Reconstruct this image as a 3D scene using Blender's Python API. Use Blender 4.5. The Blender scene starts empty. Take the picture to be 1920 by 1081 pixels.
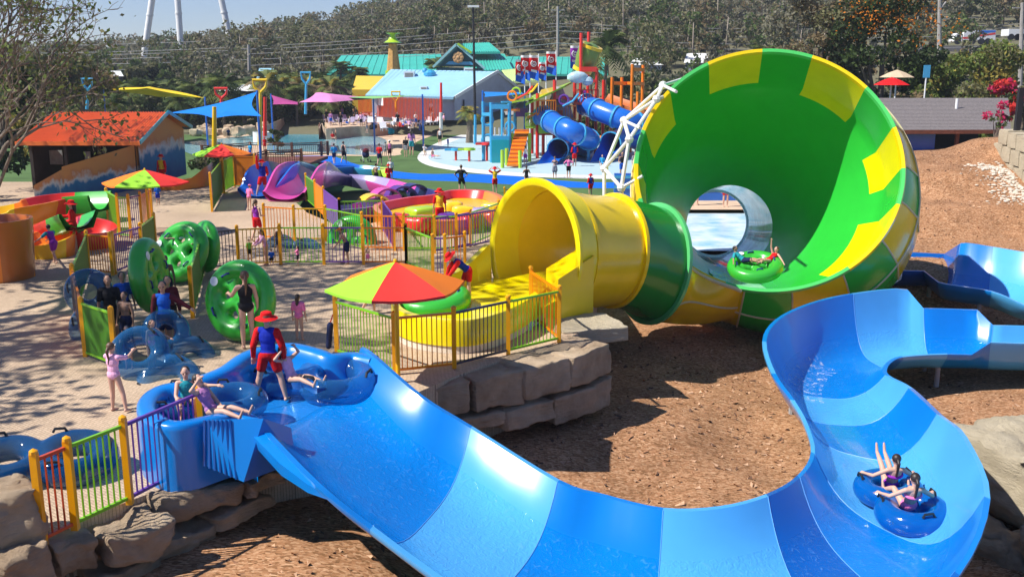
import bpy, math, random
import numpy as np
from mathutils import Vector, Matrix
RAD = math.radians
scene = bpy.context.scene
COL = scene.collection
rng = random.Random(7)
# ---------------------------------------------------------------- camera geometry: from a pixel of the 1920 x 1081 photo to a point in the place
CAMZ, PITCH, FPX = 6.0, RAD(12.5), 1850.0
_c, _s = math.cos(PITCH), math.sin(PITCH)
def ray(px, py):
    u = (px - 960) / FPX; v = (540.5 - py) / FPX
    return (u, _c + v * _s, -_s + v * _c)
def G(px, py, z=0.0):
    d = ray(px, py); t = (z - CAMZ) / d[2]
    return Vector((d[0] * t, d[1] * t, z))
def A(px, py, Y):
    d = ray(px, py); t = Y / d[1]
    return Vector((d[0] * t, Y, CAMZ + d[2] * t))
def lerp(a, b, t): return a + (b - a) * t
def sstep(a, b, x):
    t = min(1, max(0, (x - a) / (b - a))); return t * t * (3 - 2 * t)
# ---------------------------------------------------------------- materials
def lin(c):
    if max(c) > 1.0:
        c = [x / 255 for x in c]
        return tuple((x / 12.92 if x <= .04045 else ((x + .055) / 1.055) ** 2.4) for x in c[:3]) + (1,)
    return tuple(c[:3]) + (1,)
MATS = {}
def mat(name, col, rough=.5, var=.12, vs=3.0, bump=0.0, bs=30.0, coat=0.0, metal=0.0, spec=.5, alpha=1.0, col2=None, two=False, emit=0, detail=4, coords='Object'):
    if name in MATS: return MATS[name]
    m = bpy.data.materials.new(name); m.use_nodes = True
    nt = m.node_tree; N = nt.nodes; L = nt.links
    b = N['Principled BSDF']; c = lin(col)
    b.inputs['Roughness'].default_value = rough; b.inputs['Metallic'].default_value = metal
    b.inputs['Specular IOR Level'].default_value = spec
    if coat: b.inputs['Coat Weight'].default_value = coat; b.inputs['Coat Roughness'].default_value = .08
    tc = N.new('ShaderNodeTexCoord')
    if var or col2:
        nz = N.new('ShaderNodeTexNoise'); nz.inputs['Scale'].default_value = vs; nz.inputs['Detail'].default_value = detail; nz.inputs['Roughness'].default_value = .6
        L.new(tc.outputs[coords], nz.inputs['Vector'])
        rp = N.new('ShaderNodeValToRGB'); e = rp.color_ramp.elements
        e[0].position = .3; e[1].position = .7
        if col2: a0, a1 = c, lin(col2)
        else:
            a0 = tuple(x * (1 - var) for x in c[:3]) + (1,); a1 = tuple(min(1, x * (1 + var)) for x in c[:3]) + (1,)
        e[0].color = a0; e[1].color = a1
        L.new(nz.outputs['Fac'], rp.inputs['Fac']); L.new(rp.outputs['Color'], b.inputs['Base Color'])
    else: b.inputs['Base Color'].default_value = c
    if bump:
        n2 = N.new('ShaderNodeTexNoise'); n2.inputs['Scale'].default_value = bs; n2.inputs['Detail'].default_value = 5
        L.new(tc.outputs[coords], n2.inputs['Vector'])
        bp = N.new('ShaderNodeBump'); bp.inputs['Strength'].default_value = min(1, bump); bp.inputs['Distance'].default_value = .02 * max(1, bump)
        L.new(n2.outputs['Fac'], bp.inputs['Height']); L.new(bp.outputs['Normal'], b.inputs['Normal'])
    if alpha < 1:
        out = N['Material Output']; tr = N.new('ShaderNodeBsdfTransparent'); mx = N.new('ShaderNodeMixShader')
        tint = [min(1, .42 + .58 * x ** .5) for x in c[:3]]
        tr.inputs['Color'].default_value = (*tint, 1); mx.inputs['Fac'].default_value = alpha
        lw = N.new('ShaderNodeLayerWeight'); lw.inputs['Blend'].default_value = .35
        mr = N.new('ShaderNodeMapRange'); mr.inputs['To Min'].default_value = alpha; mr.inputs['To Max'].default_value = min(1, alpha + .45)
        L.new(lw.outputs['Facing'], mr.inputs['Value']); L.new(mr.outputs['Result'], mx.inputs['Fac'])
        L.new(tr.outputs[0], mx.inputs[1]); L.new(b.outputs[0], mx.inputs[2]); L.new(mx.outputs[0], out.inputs['Surface'])
    if emit: b.inputs['Emission Color'].default_value = c; b.inputs['Emission Strength'].default_value = emit
    MATS[name] = m; return m
def gloss(name, col, rough=.22, **k): return mat(name, col, rough, k.pop('var', .05), k.pop('vs', 1.5), coat=k.pop('coat', .35), **k)
def cloth(name, col, **k): return mat(name, col, .85, .12, 14, bump=.25, bs=60, spec=.2, **k)
# ---------------------------------------------------------------- objects
WM = {}            # thing name -> world matrix, for parts given in world coordinates
def tag(o, label=None, cat=None, group=None, kind=None):
    if label: o['label'] = label
    if cat: o['category'] = cat
    if group: o['group'] = group
    if kind: o['kind'] = kind
    return o
def thing(name, label, cat, loc=(0, 0, 0), rz=0.0, group=None, world=False, scale=1.0):
    o = bpy.data.objects.new(name, None); COL.objects.link(o); o.empty_display_size = .2
    o.location = loc; o.rotation_euler = (0, 0, rz); o.scale = (scale,) * 3
    tag(o, label, cat, group)
    if world: WM[o.name] = (Matrix.Translation(Vector(loc)) @ Matrix.Rotation(rz, 4, 'Z')).inverted()
    return o
class MB:
    def __init__(s): s.v = []; s.f = []; s.m = []; s.n = 0
    def add(s, vs, fs, mi=0):
        b = len(s.v); s.v.extend([tuple(p) for p in vs]); s.f.extend([tuple(i + b for i in f) for f in fs]); s.m.extend([mi] * len(fs)); return s
    def box(s, a, b, mi=0):
        x0, y0, z0 = a; x1, y1, z1 = b
        return s.add([(x0, y0, z0), (x1, y0, z0), (x1, y1, z0), (x0, y1, z0), (x0, y0, z1), (x1, y0, z1), (x1, y1, z1), (x0, y1, z1)],
                     [(0, 3, 2, 1), (4, 5, 6, 7), (0, 1, 5, 4), (1, 2, 6, 5), (2, 3, 7, 6), (3, 0, 4, 7)], mi)
    def bar(s, p, q, w, h=None, mi=0, up=(0, 0, 1)):
        p = Vector(p); q = Vector(q); h = h or w; d = (q - p).normalized(); u = Vector(up)
        if abs(d.dot(u)) > .98: u = Vector((1, 0, 0))
        x = d.cross(u).normalized() * (w / 2); y = x.cross(d).normalized() * (h / 2)
        vs = [p - x - y, p + x - y, p + x + y, p - x + y, q - x - y, q + x - y, q + x + y, q - x + y]
        return s.add(vs, [(0, 1, 2, 3), (7, 6, 5, 4), (0, 4, 5, 1), (1, 5, 6, 2), (2, 6, 7, 3), (3, 7, 4, 0)], mi)
    def tube(s, pts, r, n=8, mi=0, cap=True, closed=False):
        pts = [Vector(p) for p in pts]; k = len(pts)
        rs = r if isinstance(r, (list, tuple)) else [r] * k
        rings = []; x = None
        for i, p in enumerate(pts):
            a = pts[(i - 1) % k] if (closed or i > 0) else p; b = pts[(i + 1) % k] if (closed or i < k - 1) else p
            d = (b - a)
            d = d.normalized() if d.length > 1e-9 else Vector((0, 0, 1))
            if x is None:
                u = Vector((0, 0, 1)) if abs(d.z) < .9 else Vector((1, 0, 0)); x = d.cross(u).normalized()
            else:
                x = (x - d * x.dot(d)); x = x.normalized() if x.length > 1e-6 else d.orthogonal().normalized()
            y = d.cross(x)
            rings.append([p + (x * math.cos(2 * math.pi * j / n) + y * math.sin(2 * math.pi * j / n)) * rs[i] for j in range(n)])
        return s.loft(rings, mi, cap=cap and not closed, closed=closed)
    def loft(s, rings, mi=0, cap=False, closed=False, wrap=True):
        n = len(rings[0]); k = len(rings); vs = [p for r in rings for p in r]; fs = []; ms = []
        for i in range(k if closed else k - 1):
            i2 = (i + 1) % k
            for j in range(n if wrap else n - 1):
                j2 = (j + 1) % n; fs.append((i * n + j, i * n + j2, i2 * n + j2, i2 * n + j)); ms.append(mi(i, j) if callable(mi) else mi)
        m0 = mi if not callable(mi) else 0
        if cap: fs += [tuple(range(n))[::-1], tuple(range((k - 1) * n, k * n))]; ms += [m0, m0]
        b = len(s.v); s.v.extend([tuple(p) for p in vs]); s.f.extend([tuple(i + b for i in f) for f in fs]); s.m.extend(ms); return s
    def lathe(s, prof, c=(0, 0, 0), n=24, mi=0, axis=None, cap=True):
        c = Vector(c); ax = Vector(axis or (0, 0, 1)).normalized(); x = ax.orthogonal().normalized(); y = ax.cross(x)
        return s.loft([[c + ax * z + (x * math.cos(2 * math.pi * j / n) + y * math.sin(2 * math.pi * j / n)) * r for j in range(n)] for r, z in prof], mi, cap=cap)
    def ball(s, c, r, n=12, mi=0, rot=None):
        c = Vector(c); r = r if isinstance(r, (tuple, list)) else (r, r, r); m = max(5, n // 2 + 1); rings = []
        for i in range(m):
            t = math.pi * (i + .02) / (m - 1 + .04); rr = []
            for j in range(n):
                p = 2 * math.pi * j / n; q = Vector((r[0] * math.sin(t) * math.cos(p), r[1] * math.sin(t) * math.sin(p), -r[2] * math.cos(t)))
                if rot: q = rot @ q
                rr.append(c + q)
            rings.append(rr)
        return s.loft(rings, mi, cap=True)
    def prism(s, poly, z0, z1, mi=0, mtop=None):
        n = len(poly); vs = [(p[0], p[1], z0) for p in poly] + [(p[0], p[1], z1) for p in poly]
        s.add(vs, [(i, (i + 1) % n, n + (i + 1) % n, n + i) for i in range(n)] , mi)
        b = len(s.v) - 2 * n
        s.f.append(tuple(range(b + n, b + 2 * n))); s.m.append(mi if mtop is None else mtop)
        s.f.append(tuple(range(b, b + n))[::-1]); s.m.append(mi); return s
    def capsule(s, a, b, ra, rb, n=10, mi=0):
        a = Vector(a); b = Vector(b); d = b - a
        if d.length < 1e-6: return s.ball(a, max(ra, rb), n, mi)
        d.normalize(); pts = []; rs = []
        for t in (0.02, .3, .65, 1): pts.append(a - d * ra * math.cos(t * math.pi / 2)); rs.append(ra * math.sin(t * math.pi / 2))
        for t in (1, .65, .3, .02): pts.append(b + d * rb * math.cos(t * math.pi / 2)); rs.append(rb * math.sin(t * math.pi / 2))
        return s.tube(pts, rs, n, mi)
    def torus(s, c, R_, r, n=32, k=12, mi=0, axis=(0, 0, 1), flat=1.0):
        c = Vector(c); ax = Vector(axis).normalized(); x = ax.orthogonal().normalized(); y = ax.cross(x); rings = []
        for i in range(n):
            t = 2 * math.pi * i / n; d = x * math.cos(t) + y * math.sin(t)
            rings.append([c + d * (R_ + r * math.cos(2 * math.pi * j / k)) + ax * (r * flat * math.sin(2 * math.pi * j / k)) for j in range(k)])
        return s.loft(rings, mi, closed=True)
    def build(s, name, mats, parent=None, smooth=40, label=None, cat=None, group=None, kind=None, remesh=None, sm_it=3, local=False):
        me = bpy.data.meshes.new(name)
        vs = s.v
        root = parent
        while root is not None and root.parent is not None: root = root.parent
        off = None
        if root is not None and root.name in WM:
            M = WM[root.name]; vs = [tuple(M @ Vector(p)) for p in vs]
        elif root is None and kind not in ('structure',) and vs and not local:
            a = np.array(vs); off = ((a[:, 0].min() + a[:, 0].max()) / 2, (a[:, 1].min() + a[:, 1].max()) / 2, a[:, 2].min()); vs = (a - np.array(off)).tolist()
        me.from_pydata(vs, [], s.f)
        ml = mats if isinstance(mats, (list, tuple)) else [mats]
        for m in ml: me.materials.append(m)
        if len(ml) > 1: me.polygons.foreach_set('material_index', s.m)
        if smooth is not None and smooth > 0:
            me.polygons.foreach_set('use_smooth', [True] * len(me.polygons))
            if smooth < 180: me.set_sharp_from_angle(angle=RAD(smooth))
        me.update()
        o = bpy.data.objects.new(name, me); COL.objects.link(o)
        if parent is not None: o.parent = parent
        if off: o.location = off
        if remesh:
            md = o.modifiers.new('remesh', 'REMESH'); md.mode = 'VOXEL'; md.voxel_size = remesh; md.use_smooth_shade = True
            if sm_it:
                m2 = o.modifiers.new('smooth', 'SMOOTH'); m2.factor = .5; m2.iterations = sm_it
        tag(o, label, cat, group, kind); return o
def npmesh(name, verts, faces, mats, midx=None, parent=None, smooth=False, **tg):
    me = bpy.data.meshes.new(name); nv = len(verts); nf = len(faces); k = faces.shape[1]
    me.vertices.add(nv); me.vertices.foreach_set('co', np.asarray(verts, dtype=np.float32).ravel())
    me.loops.add(nf * k); me.loops.foreach_set('vertex_index', faces.astype(np.int32).ravel())
    me.polygons.add(nf); me.polygons.foreach_set('loop_start', np.arange(0, nf * k, k, dtype=np.int32)); me.polygons.foreach_set('loop_total', np.full(nf, k, dtype=np.int32))
    for m in mats: me.materials.append(m)
    if midx is not None: me.polygons.foreach_set('material_index', np.asarray(midx, dtype=np.int32))
    if smooth: me.polygons.foreach_set('use_smooth', np.ones(nf, dtype=bool))
    me.update(); me.validate()
    o = bpy.data.objects.new(name, me); COL.objects.link(o)
    if parent is not None: o.parent = parent
    tag(o, **tg); return o
def dup(root, loc, rz=None, label=None, group=None, scale=None):
    r = root.copy(); COL.objects.link(r); r.location = loc
    if rz is not None: r.rotation_euler = (0, 0, rz) if not isinstance(rz, (tuple, list)) else rz
    if scale: r.scale = (scale,) * 3
    if label: r['label'] = label
    if group: r['group'] = group
    for ch in list(root.children):
        c = ch.copy(); COL.objects.link(c); c.parent = r
        for g in list(ch.children):
            d = g.copy(); COL.objects.link(d); d.parent = c
    return r
def sheet(name, poly, z, m, kind='structure', **k):
    mb = MB(); mb.add([(p[0], p[1], z) for p in poly], [tuple(range(len(poly)))])
    o = mb.build(name, m, kind=kind, smooth=None, **k)
    if o.data.polygons[0].normal.z < 0: o.data.flip_normals()
    return o
def GP(pts, z): return [G(x, y, z) for x, y in pts]
def smoothpoly(pts, n=4, closed=True):
    P = [Vector(p) for p in pts]; k = len(P); out = []
    for i in range(k if closed else k - 1):
        p0, p1, p2, p3 = [P[j % k] if closed else P[min(k - 1, max(0, j))] for j in (i - 1, i, i + 1, i + 2)]
        for t in range(n):
            t = t / n
            out.append(.5 * ((2 * p1) + (p2 - p0) * t + (2 * p0 - 5 * p1 + 4 * p2 - p3) * t * t + (-p0 + 3 * p1 - 3 * p2 + p3) * t ** 3))
    if not closed: out.append(P[-1])
    return out
def textmesh(parent, name, body, size, m, loc, rot, extrude=.004):
    cu = bpy.data.curves.new(name, 'FONT'); cu.body = body; cu.size = size; cu.extrude = extrude; cu.align_x = 'CENTER'; cu.align_y = 'CENTER'
    cu.materials.append(m); o = bpy.data.objects.new(name, cu); COL.objects.link(o); o.location = loc; o.rotation_euler = rot
    if parent: o.parent = parent
    return o
# ---------------------------------------------------------------- camera, sky, sun
cam = bpy.data.cameras.new('camera'); co = bpy.data.objects.new('camera', cam); COL.objects.link(co); scene.camera = co
co.location = (0, 0, CAMZ); co.rotation_euler = (math.pi / 2 - PITCH, 0, 0)
cam.sensor_width = 36; cam.lens = FPX / 1920 * 36; cam.clip_end = 3000; cam.clip_start = .1
SUN_EL = RAD(49); SD = Vector((-1.0, -.30, 0)).normalized()   # towards the sun
w = bpy.data.worlds.new('World'); scene.world = w; w.use_nodes = True
nt = w.node_tree; sky = nt.nodes.new('ShaderNodeTexSky'); sky.sky_type = 'NISHITA'; sky.sun_disc = False
sky.sun_elevation = SUN_EL; sky.sun_rotation = math.atan2(SD.x, SD.y); sky.air_density = 1.0; sky.dust_density = .0; sky.ozone_density = 2.0
bg = nt.nodes['Background']; tn = nt.nodes.new('ShaderNodeMix'); tn.data_type = 'RGBA'; tn.blend_type = 'MULTIPLY'; tn.inputs['Factor'].default_value = 1; tn.inputs['B'].default_value = (.84, .93, 1.28, 1)
nt.links.new(sky.outputs[0], tn.inputs['A']); nt.links.new(tn.outputs['Result'], bg.inputs['Color']); bg.inputs['Strength'].default_value = .065
ld = bpy.data.lights.new('sun', 'SUN'); ld.energy = 4.8; ld.angle = RAD(.53); ld.color = (1, .955, .88)
lo = bpy.data.objects.new('sun', ld); COL.objects.link(lo)
sdir = Vector((SD.x * math.cos(SUN_EL), SD.y * math.cos(SUN_EL), math.sin(SUN_EL)))
lo.rotation_euler = sdir.to_track_quat('Z', 'Y').to_euler(); lo.location = (-20, 0, 30)
vs = scene.view_settings; vs.view_transform = 'Standard'; vs.look = 'None'; vs.exposure = .58; vs.gamma = 1
scene.cycles.use_denoising = True; scene.cycles.max_bounces = 6; scene.cycles.transparent_max_bounces = 12; scene.cycles.caustics_reflective = False; scene.cycles.caustics_refractive = False
try:
    scene.cycles.use_adaptive_sampling = True; scene.cycles.adaptive_threshold = .02
except Exception: pass
# ================================================================ ground
from mathutils import noise as MN
def paver_mat(name, c1, c2, mortar, sc=4.6, bump=.35):
    m = bpy.data.materials.new(name); m.use_nodes = True; nt = m.node_tree; N = nt.nodes; L = nt.links; b = N['Principled BSDF']
    b.inputs['Roughness'].default_value = .85; b.inputs['Specular IOR Level'].default_value = .25
    tc = N.new('ShaderNodeTexCoord'); br = N.new('ShaderNodeTexBrick'); mp = N.new('ShaderNodeMapping'); mp.inputs['Rotation'].default_value = (0, 0, RAD(38))
    L.new(tc.outputs['Object'], mp.inputs[0]); L.new(mp.outputs[0], br.inputs['Vector'])
    br.inputs['Scale'].default_value = sc; br.inputs['Color1'].default_value = lin(c1); br.inputs['Color2'].default_value = lin(c2); br.inputs['Mortar'].default_value = lin(mortar)
    br.inputs['Mortar Size'].default_value = .018; br.inputs['Bias'].default_value = -.2
    nz = N.new('ShaderNodeTexNoise'); nz.inputs['Scale'].default_value = .35; nz.inputs['Detail'].default_value = 7; L.new(tc.outputs['Object'], nz.inputs['Vector'])
    n3 = N.new('ShaderNodeTexNoise'); n3.inputs['Scale'].default_value = 28; n3.inputs['Detail'].default_value = 3; L.new(tc.outputs['Object'], n3.inputs['Vector'])
    ad = N.new('ShaderNodeMath'); ad.operation = 'ADD'; L.new(nz.outputs['Fac'], ad.inputs[0]); L.new(n3.outputs['Fac'], ad.inputs[1])
    mr = N.new('ShaderNodeMapRange'); mr.inputs['From Min'].default_value = .65; mr.inputs['From Max'].default_value = 1.35; mr.inputs['To Min'].default_value = .72; mr.inputs['To Max'].default_value = 1.12
    L.new(ad.outputs[0], mr.inputs['Value'])
    mx = N.new('ShaderNodeMix'); mx.data_type = 'RGBA'; mx.blend_type = 'MULTIPLY'; mx.inputs['Factor'].default_value = 1
    L.new(br.outputs['Color'], mx.inputs['A']); L.new(mr.outputs[0], mx.inputs['B']); L.new(mx.outputs['Result'], b.inputs['Base Color'])
    bp = N.new('ShaderNodeBump'); bp.inputs['Strength'].default_value = bump; bp.inputs['Distance'].default_value = .01
    L.new(br.outputs['Fac'], bp.inputs['Height']); bp.invert = True; L.new(bp.outputs[0], b.inputs['Normal'])
    return m
M_PAVE = paver_mat('beige pavers', (.59, .44, .30), (.49, .36, .245), (.26, .18, .12))
def bark_mat():
    m = bpy.data.materials.new('bark mulch'); m.use_nodes = True; nt = m.node_tree; N = nt.nodes; L = nt.links; b = N['Principled BSDF']
    b.inputs['Roughness'].default_value = .95; b.inputs['Specular IOR Level'].default_value = .1
    tc = N.new('ShaderNodeTexCoord')
    mp = N.new('ShaderNodeMapping'); mp.inputs['Scale'].default_value = (1, 1.8, 1); L.new(tc.outputs['Object'], mp.inputs[0])
    vo = N.new('ShaderNodeTexVoronoi'); vo.inputs['Scale'].default_value = 17; vo.inputs['Randomness'].default_value = 1; L.new(mp.outputs[0], vo.inputs['Vector'])
    rp = N.new('ShaderNodeValToRGB'); e = rp.color_ramp.elements
    e[0].position = 0; e[0].color = (.20, .10, .045, 1); e[1].position = 1; e[1].color = (.58, .345, .20, 1)
    k = e.new(.45); k.color = (.40, .197, .098, 1); k = e.new(.8); k.color = (.47, .26, .14, 1)
    sx = N.new('ShaderNodeSeparateColor'); L.new(vo.outputs['Color'], sx.inputs[0]); L.new(sx.outputs[0], rp.inputs['Fac'])
    nz = N.new('ShaderNodeTexNoise'); nz.inputs['Scale'].default_value = .8; nz.inputs['Detail'].default_value = 8; nz.inputs['Roughness'].default_value = .65; L.new(tc.outputs['Object'], nz.inputs['Vector'])
    mr = N.new('ShaderNodeMapRange'); mr.inputs['From Min'].default_value = .3; mr.inputs['From Max'].default_value = .7; mr.inputs['To Min'].default_value = .72; mr.inputs['To Max'].default_value = 1.2; L.new(nz.outputs['Fac'], mr.inputs['Value'])
    mx = N.new('ShaderNodeMix'); mx.data_type = 'RGBA'; mx.blend_type = 'MULTIPLY'; mx.inputs['Factor'].default_value = 1
    L.new(rp.outputs['Color'], mx.inputs['A']); L.new(mr.outputs[0], mx.inputs['B']); L.new(mx.outputs['Result'], b.inputs['Base Color'])
    bp = N.new('ShaderNodeBump'); bp.inputs['Strength'].default_value = .9; bp.inputs['Distance'].default_value = .04; L.new(sx.outputs[1], bp.inputs['Height']); L.new(bp.outputs[0], b.inputs['Normal'])
    return m
M_BARK = bark_mat()
GZ = -1.2          # the lower, green level of the park
CP = np.array([(-4.6, 12, -.75), (-3.8, 13.3, -.85), (-2.2, 10, -1.3), (-7, 8, -.6), (1, 15, -1.75), (3, 18, -1.95), (2.2, 21.5, -1.68), (0, 19.5, -1.6), (2, 24, -1.8), (4, 28, -1.95), (3, 33, -1.8),
    (6, 20, -2.25), (8, 26, -2.5), (10, 22, -2.35), (12, 25.4, -2.4), (14, 22, -2.2), (9, 16, -2.5), (8, 12, -2.5), (2, 11, -2.2), (5, 12, -2.5), (16, 30, -2.6), (12, 31, -2.6), (18, 32, -2.6), (22, 32, -2.5),
    (15, 36.5, -.75), (19, 36.5, -.5), (24, 36, -.5), (18, 42, .45), (20.5, 46, 1.6), (24.5, 50, 2.66), (20.7, 50, 1.95), (16, 50, 1.3), (15, 44, .3), (12.5, 42, -1.5), (9, 38, -2.0), (9, 44, -2.0), (11, 47, -1.9), (8, 50, -1.9), (12, 52, -1.4), (30, 50, 2.8), (25, 42, .8), (20, 54, 1.3), (25, 56, 1.4), (16, 56, .6), (5, 45, -1.6), (-3, 30, -1.9), (-8, 40, -1.9), (40, 50, 2.8), (40, 30, -1), (30, 20, -1.5), (0, 60, -1.9), (-8, 20, -1.4)])
def bark_z(x, y):
    d2 = (CP[:, 0] - x) ** 2 + (CP[:, 1] - y) ** 2 + .6; wgt = d2 ** -1.7
    return float((wgt * CP[:, 2]).sum() / wgt.sum()) + .07 * MN.noise((x * .5, y * .5, 0)) + .035 * MN.noise((x * 2.1, y * 2.1, 3))
def build_ground():
    nx, ny = 150, 160; xs = np.linspace(-10, 46, nx); ys = np.linspace(4, 60, ny); vs = []; 
    for y in ys:
        for x in xs: vs.append((x, y, bark_z(x, y)))
    f = np.array([(j * nx + i, j * nx + i + 1, (j + 1) * nx + i + 1, (j + 1) * nx + i) for j in range(ny - 1) for i in range(nx - 1)])
    npmesh('bark_ground', np.array(vs), f, [M_BARK], smooth=True, kind='structure')
build_ground()
# far terrain: one sheet to the horizon, flat park then the hill
CREST = [(-1500, 85), (0, 104), (240, 90), (400, 74), (500, 60), (640, 36), (700, 18), (830, -8), (1000, -30), (1400, -60), (1920, -95), (3500, -120)]
def hill_z(x, y):
    if y < 112: return -1.26
    px = 960 + FPX * x / max(y, 1) * (1 / _c)
    for (a, b), (c2, d) in zip(CREST, CREST[1:]):
        if px <= c2: break
    cy = lerp(b, d, min(1, max(0, (px - a) / (c2 - a)))); zc = 6 + 410 * (130 - cy) / FPX
    t = min(1, max(0, (y - 112) / 300)); return -1.26 + (zc + 1.2 - 8) * t ** .85 + (1.2 * MN.noise((x * .03, y * .03, 0)) if y > 130 else 0)
def build_far():
    ys = [-40, 0, 30, 58.0] + list(np.linspace(70, 112, 8)) + list(np.linspace(118, 420, 46)) + [600, 1000, 1800, 2600]
    ts = np.linspace(-1.15, 1.15, 70); vs = []
    for y in ys:
        for t in ts:
            x = t * max(60, y * .95 if y < 500 else y); vs.append((x, y, (hill_z(x, y) if y <= 420 else hill_z(x, 412) - (y - 420) * .02) if y > 58 else -2.9))
    n = len(ts); f = np.array([(j * n + i, j * n + i + 1, (j + 1) * n + i + 1, (j + 1) * n + i) for j in range(len(ys) - 1) for i in range(n - 1)])
    npmesh('terrain', np.array(vs), f, [mat('dry hill grass', (.16, .14, .08), .95, col2=(.11, .11, .055), vs=.08, detail=8)], smooth=True, kind='structure')
build_far()
# plaza: a raised paved slab
PL = [(-40, 4), (-9.2, 6.6)] + [tuple(p[:2]) for p in GP([(72, 1003), (205, 952), (395, 882), (470, 850), (640, 800), (742, 752), (862, 702), (960, 668), (1055, 637), (1098, 618), (1100, 592)], 0)] + \
     [(2.4, 27), (2.2, 33), (1, 39)] + [tuple(p[:2]) for p in GP([(960, 388), (760, 402), (650, 430), (575, 398), (556, 380), (470, 352)], 0)] + [(-14.6, 52), (-26, 54), (-40, 54)]
mb = MB(); mb.prism(PL, -2.8, 0.0); mb.build('plaza_pavement', M_PAVE, kind='structure', smooth=None)
M_GREEN = mat('green rubber', (.085, .15, .05), .95, .18, .5, bump=.3, bs=40, spec=.15)
green = [(-16, 44), (2.5, 41), (12, 44.5), (12, 60), (60, 60), (60, 118), (-60, 118), (-60, 54), (-26, 54.3), (-15, 52)]
sheet('green_ground', green, GZ, M_GREEN)
M_BLUEP = mat('blue rubber', (.005, .13, .62), .9, .08, .6, spec=.15)
sheet('blue_path', smoothpoly(GP([(560, 287), (606, 288), (640, 298), (668, 308), (720, 318), (790, 326), (870, 326), (960, 330), (1100, 342), (1250, 340), (1250, 352), (1080, 352), (960, 346), (880, 341), (800, 338), (730, 333), (680, 324), (640, 314), (600, 306), (556, 304)], GZ), 3), GZ + .006, M_BLUEP)
M_SPLASH = mat('pale splash pad', (.40, .56, .60), .55, .10, .4, col2=(.47, .60, .62), spec=.4)
M_CONC = mat('white concrete', (.66, .66, .62), .8, .08, 2, bump=.2)
padpts = [(783, 298), (792, 283), (820, 268), (860, 254), (905, 247), (1000, 240), (1250, 238), (1400, 262), (1400, 345), (1200, 337), (1050, 334), (930, 328), (860, 321), (805, 311)]
sheet('splash_pad_edge', smoothpoly(GP(padpts, GZ), 4), GZ + .012, M_CONC)
inner = [(803, 297), (812, 285), (836, 271), (868, 259), (908, 252), (1000, 244), (1250, 242), (1390, 266), (1390, 339), (1200, 330), (1050, 327), (935, 321), (868, 314), (820, 305)]
sheet('splash_pad', smoothpoly(GP(inner, GZ), 4), GZ + .018, M_SPLASH)
M_SAND = mat('sandy deck', (.58, .42, .28), .9, .12, 1, bump=.2)
sheet('sandy_deck', smoothpoly(GP([(590, 292), (740, 292), (752, 282), (790, 262), (830, 246), (815, 232), (700, 226), (480, 225), (420, 250), (380, 275), (420, 292)], GZ), 3), GZ + .010, M_SAND)
def water_mat(name, col, wave=.25, sc=6.0, rough=.12, foam=0):
    m = mat(name, col, rough, .10, .6, spec=.5, coat=.0); nt = m.node_tree; N = nt.nodes; L = nt.links
    tc = N.new('ShaderNodeTexCoord'); nz = N.new('ShaderNodeTexNoise'); nz.inputs['Scale'].default_value = sc; nz.inputs['Detail'].default_value = 3; nz.inputs['Distortion'].default_value = 1.0
    L.new(tc.outputs['Object'], nz.inputs['Vector']); bp = N.new('ShaderNodeBump'); bp.inputs['Strength'].default_value = wave; bp.inputs['Distance'].default_value = .05
    L.new(nz.outputs['Fac'], bp.inputs['Height']); L.new(bp.outputs[0], N['Principled BSDF'].inputs['Normal'])
    return m
M_POOL = water_mat('shallow pool water', (.27, .50, .56), .15, 3); M_POOL2 = water_mat('deeper pool water', (.10, .36, .45), .2, 3)
M_POOLF = mat('pale pool floor', (.44, .58, .60), .5, .06, .5)
sheet('shallow_pool_water', smoothpoly(GP([(525, 290), (560, 284), (700, 291), (722, 274), (722, 262), (690, 254), (600, 254), (520, 262), (500, 280)], GZ), 4), GZ + .022, M_POOL)
sheet('wave_pool_water', smoothpoly(GP([(515, 258), (530, 240), (590, 233), (608, 240), (612, 256), (600, 268), (560, 271), (520, 270)], GZ), 4), GZ + .034, M_POOL2)
sheet('river_pool_water', smoothpoly(GP([(340, 270), (400, 262), (500, 252), (520, 256), (505, 268), (430, 278), (360, 290)], GZ), 3), GZ + .028, M_POOL)

# loose bark chips lying on the mulch
def chips():
    rg = np.random.default_rng(4); V = []; F = []; M = []
    for k in range(5200):
        if k % 3: x, y = rg.uniform(-4, 13), rg.uniform(10, 30)
        else: x, y = rg.uniform(8, 27), rg.uniform(28, 50)
        z = bark_z(x, y) + .015; a = rg.uniform(0, 6.28); l = rg.uniform(.02, .075) * (1.5 if rg.random() < .08 else 1); w_ = l * rg.uniform(.2, .5); t = rg.uniform(-.5, .5); dx, dy = math.cos(a), math.sin(a)
        P = [(x + dx * l * i - dy * w_ * j, y + dy * l * i + dx * w_ * j, z + t * l * i + .02 * (i * j)) for i, j in ((-1, -1), (1, -1), (1, 1), (-1, 1))]; b = len(V); V += P; F.append((b, b + 1, b + 2, b + 3)); M.append(rg.choice(3, p=[.45, .35, .2]))
    npmesh('bark_chips', np.array(V), np.array(F), [mat('chip brown', (.33, .16, .08), .95, .3, 9), mat('chip tan', (.55, .33, .20), .95, .3, 9), mat('chip dark', (.12, .06, .035), .95, .3, 9)], M, kind='stuff')
chips()
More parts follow.
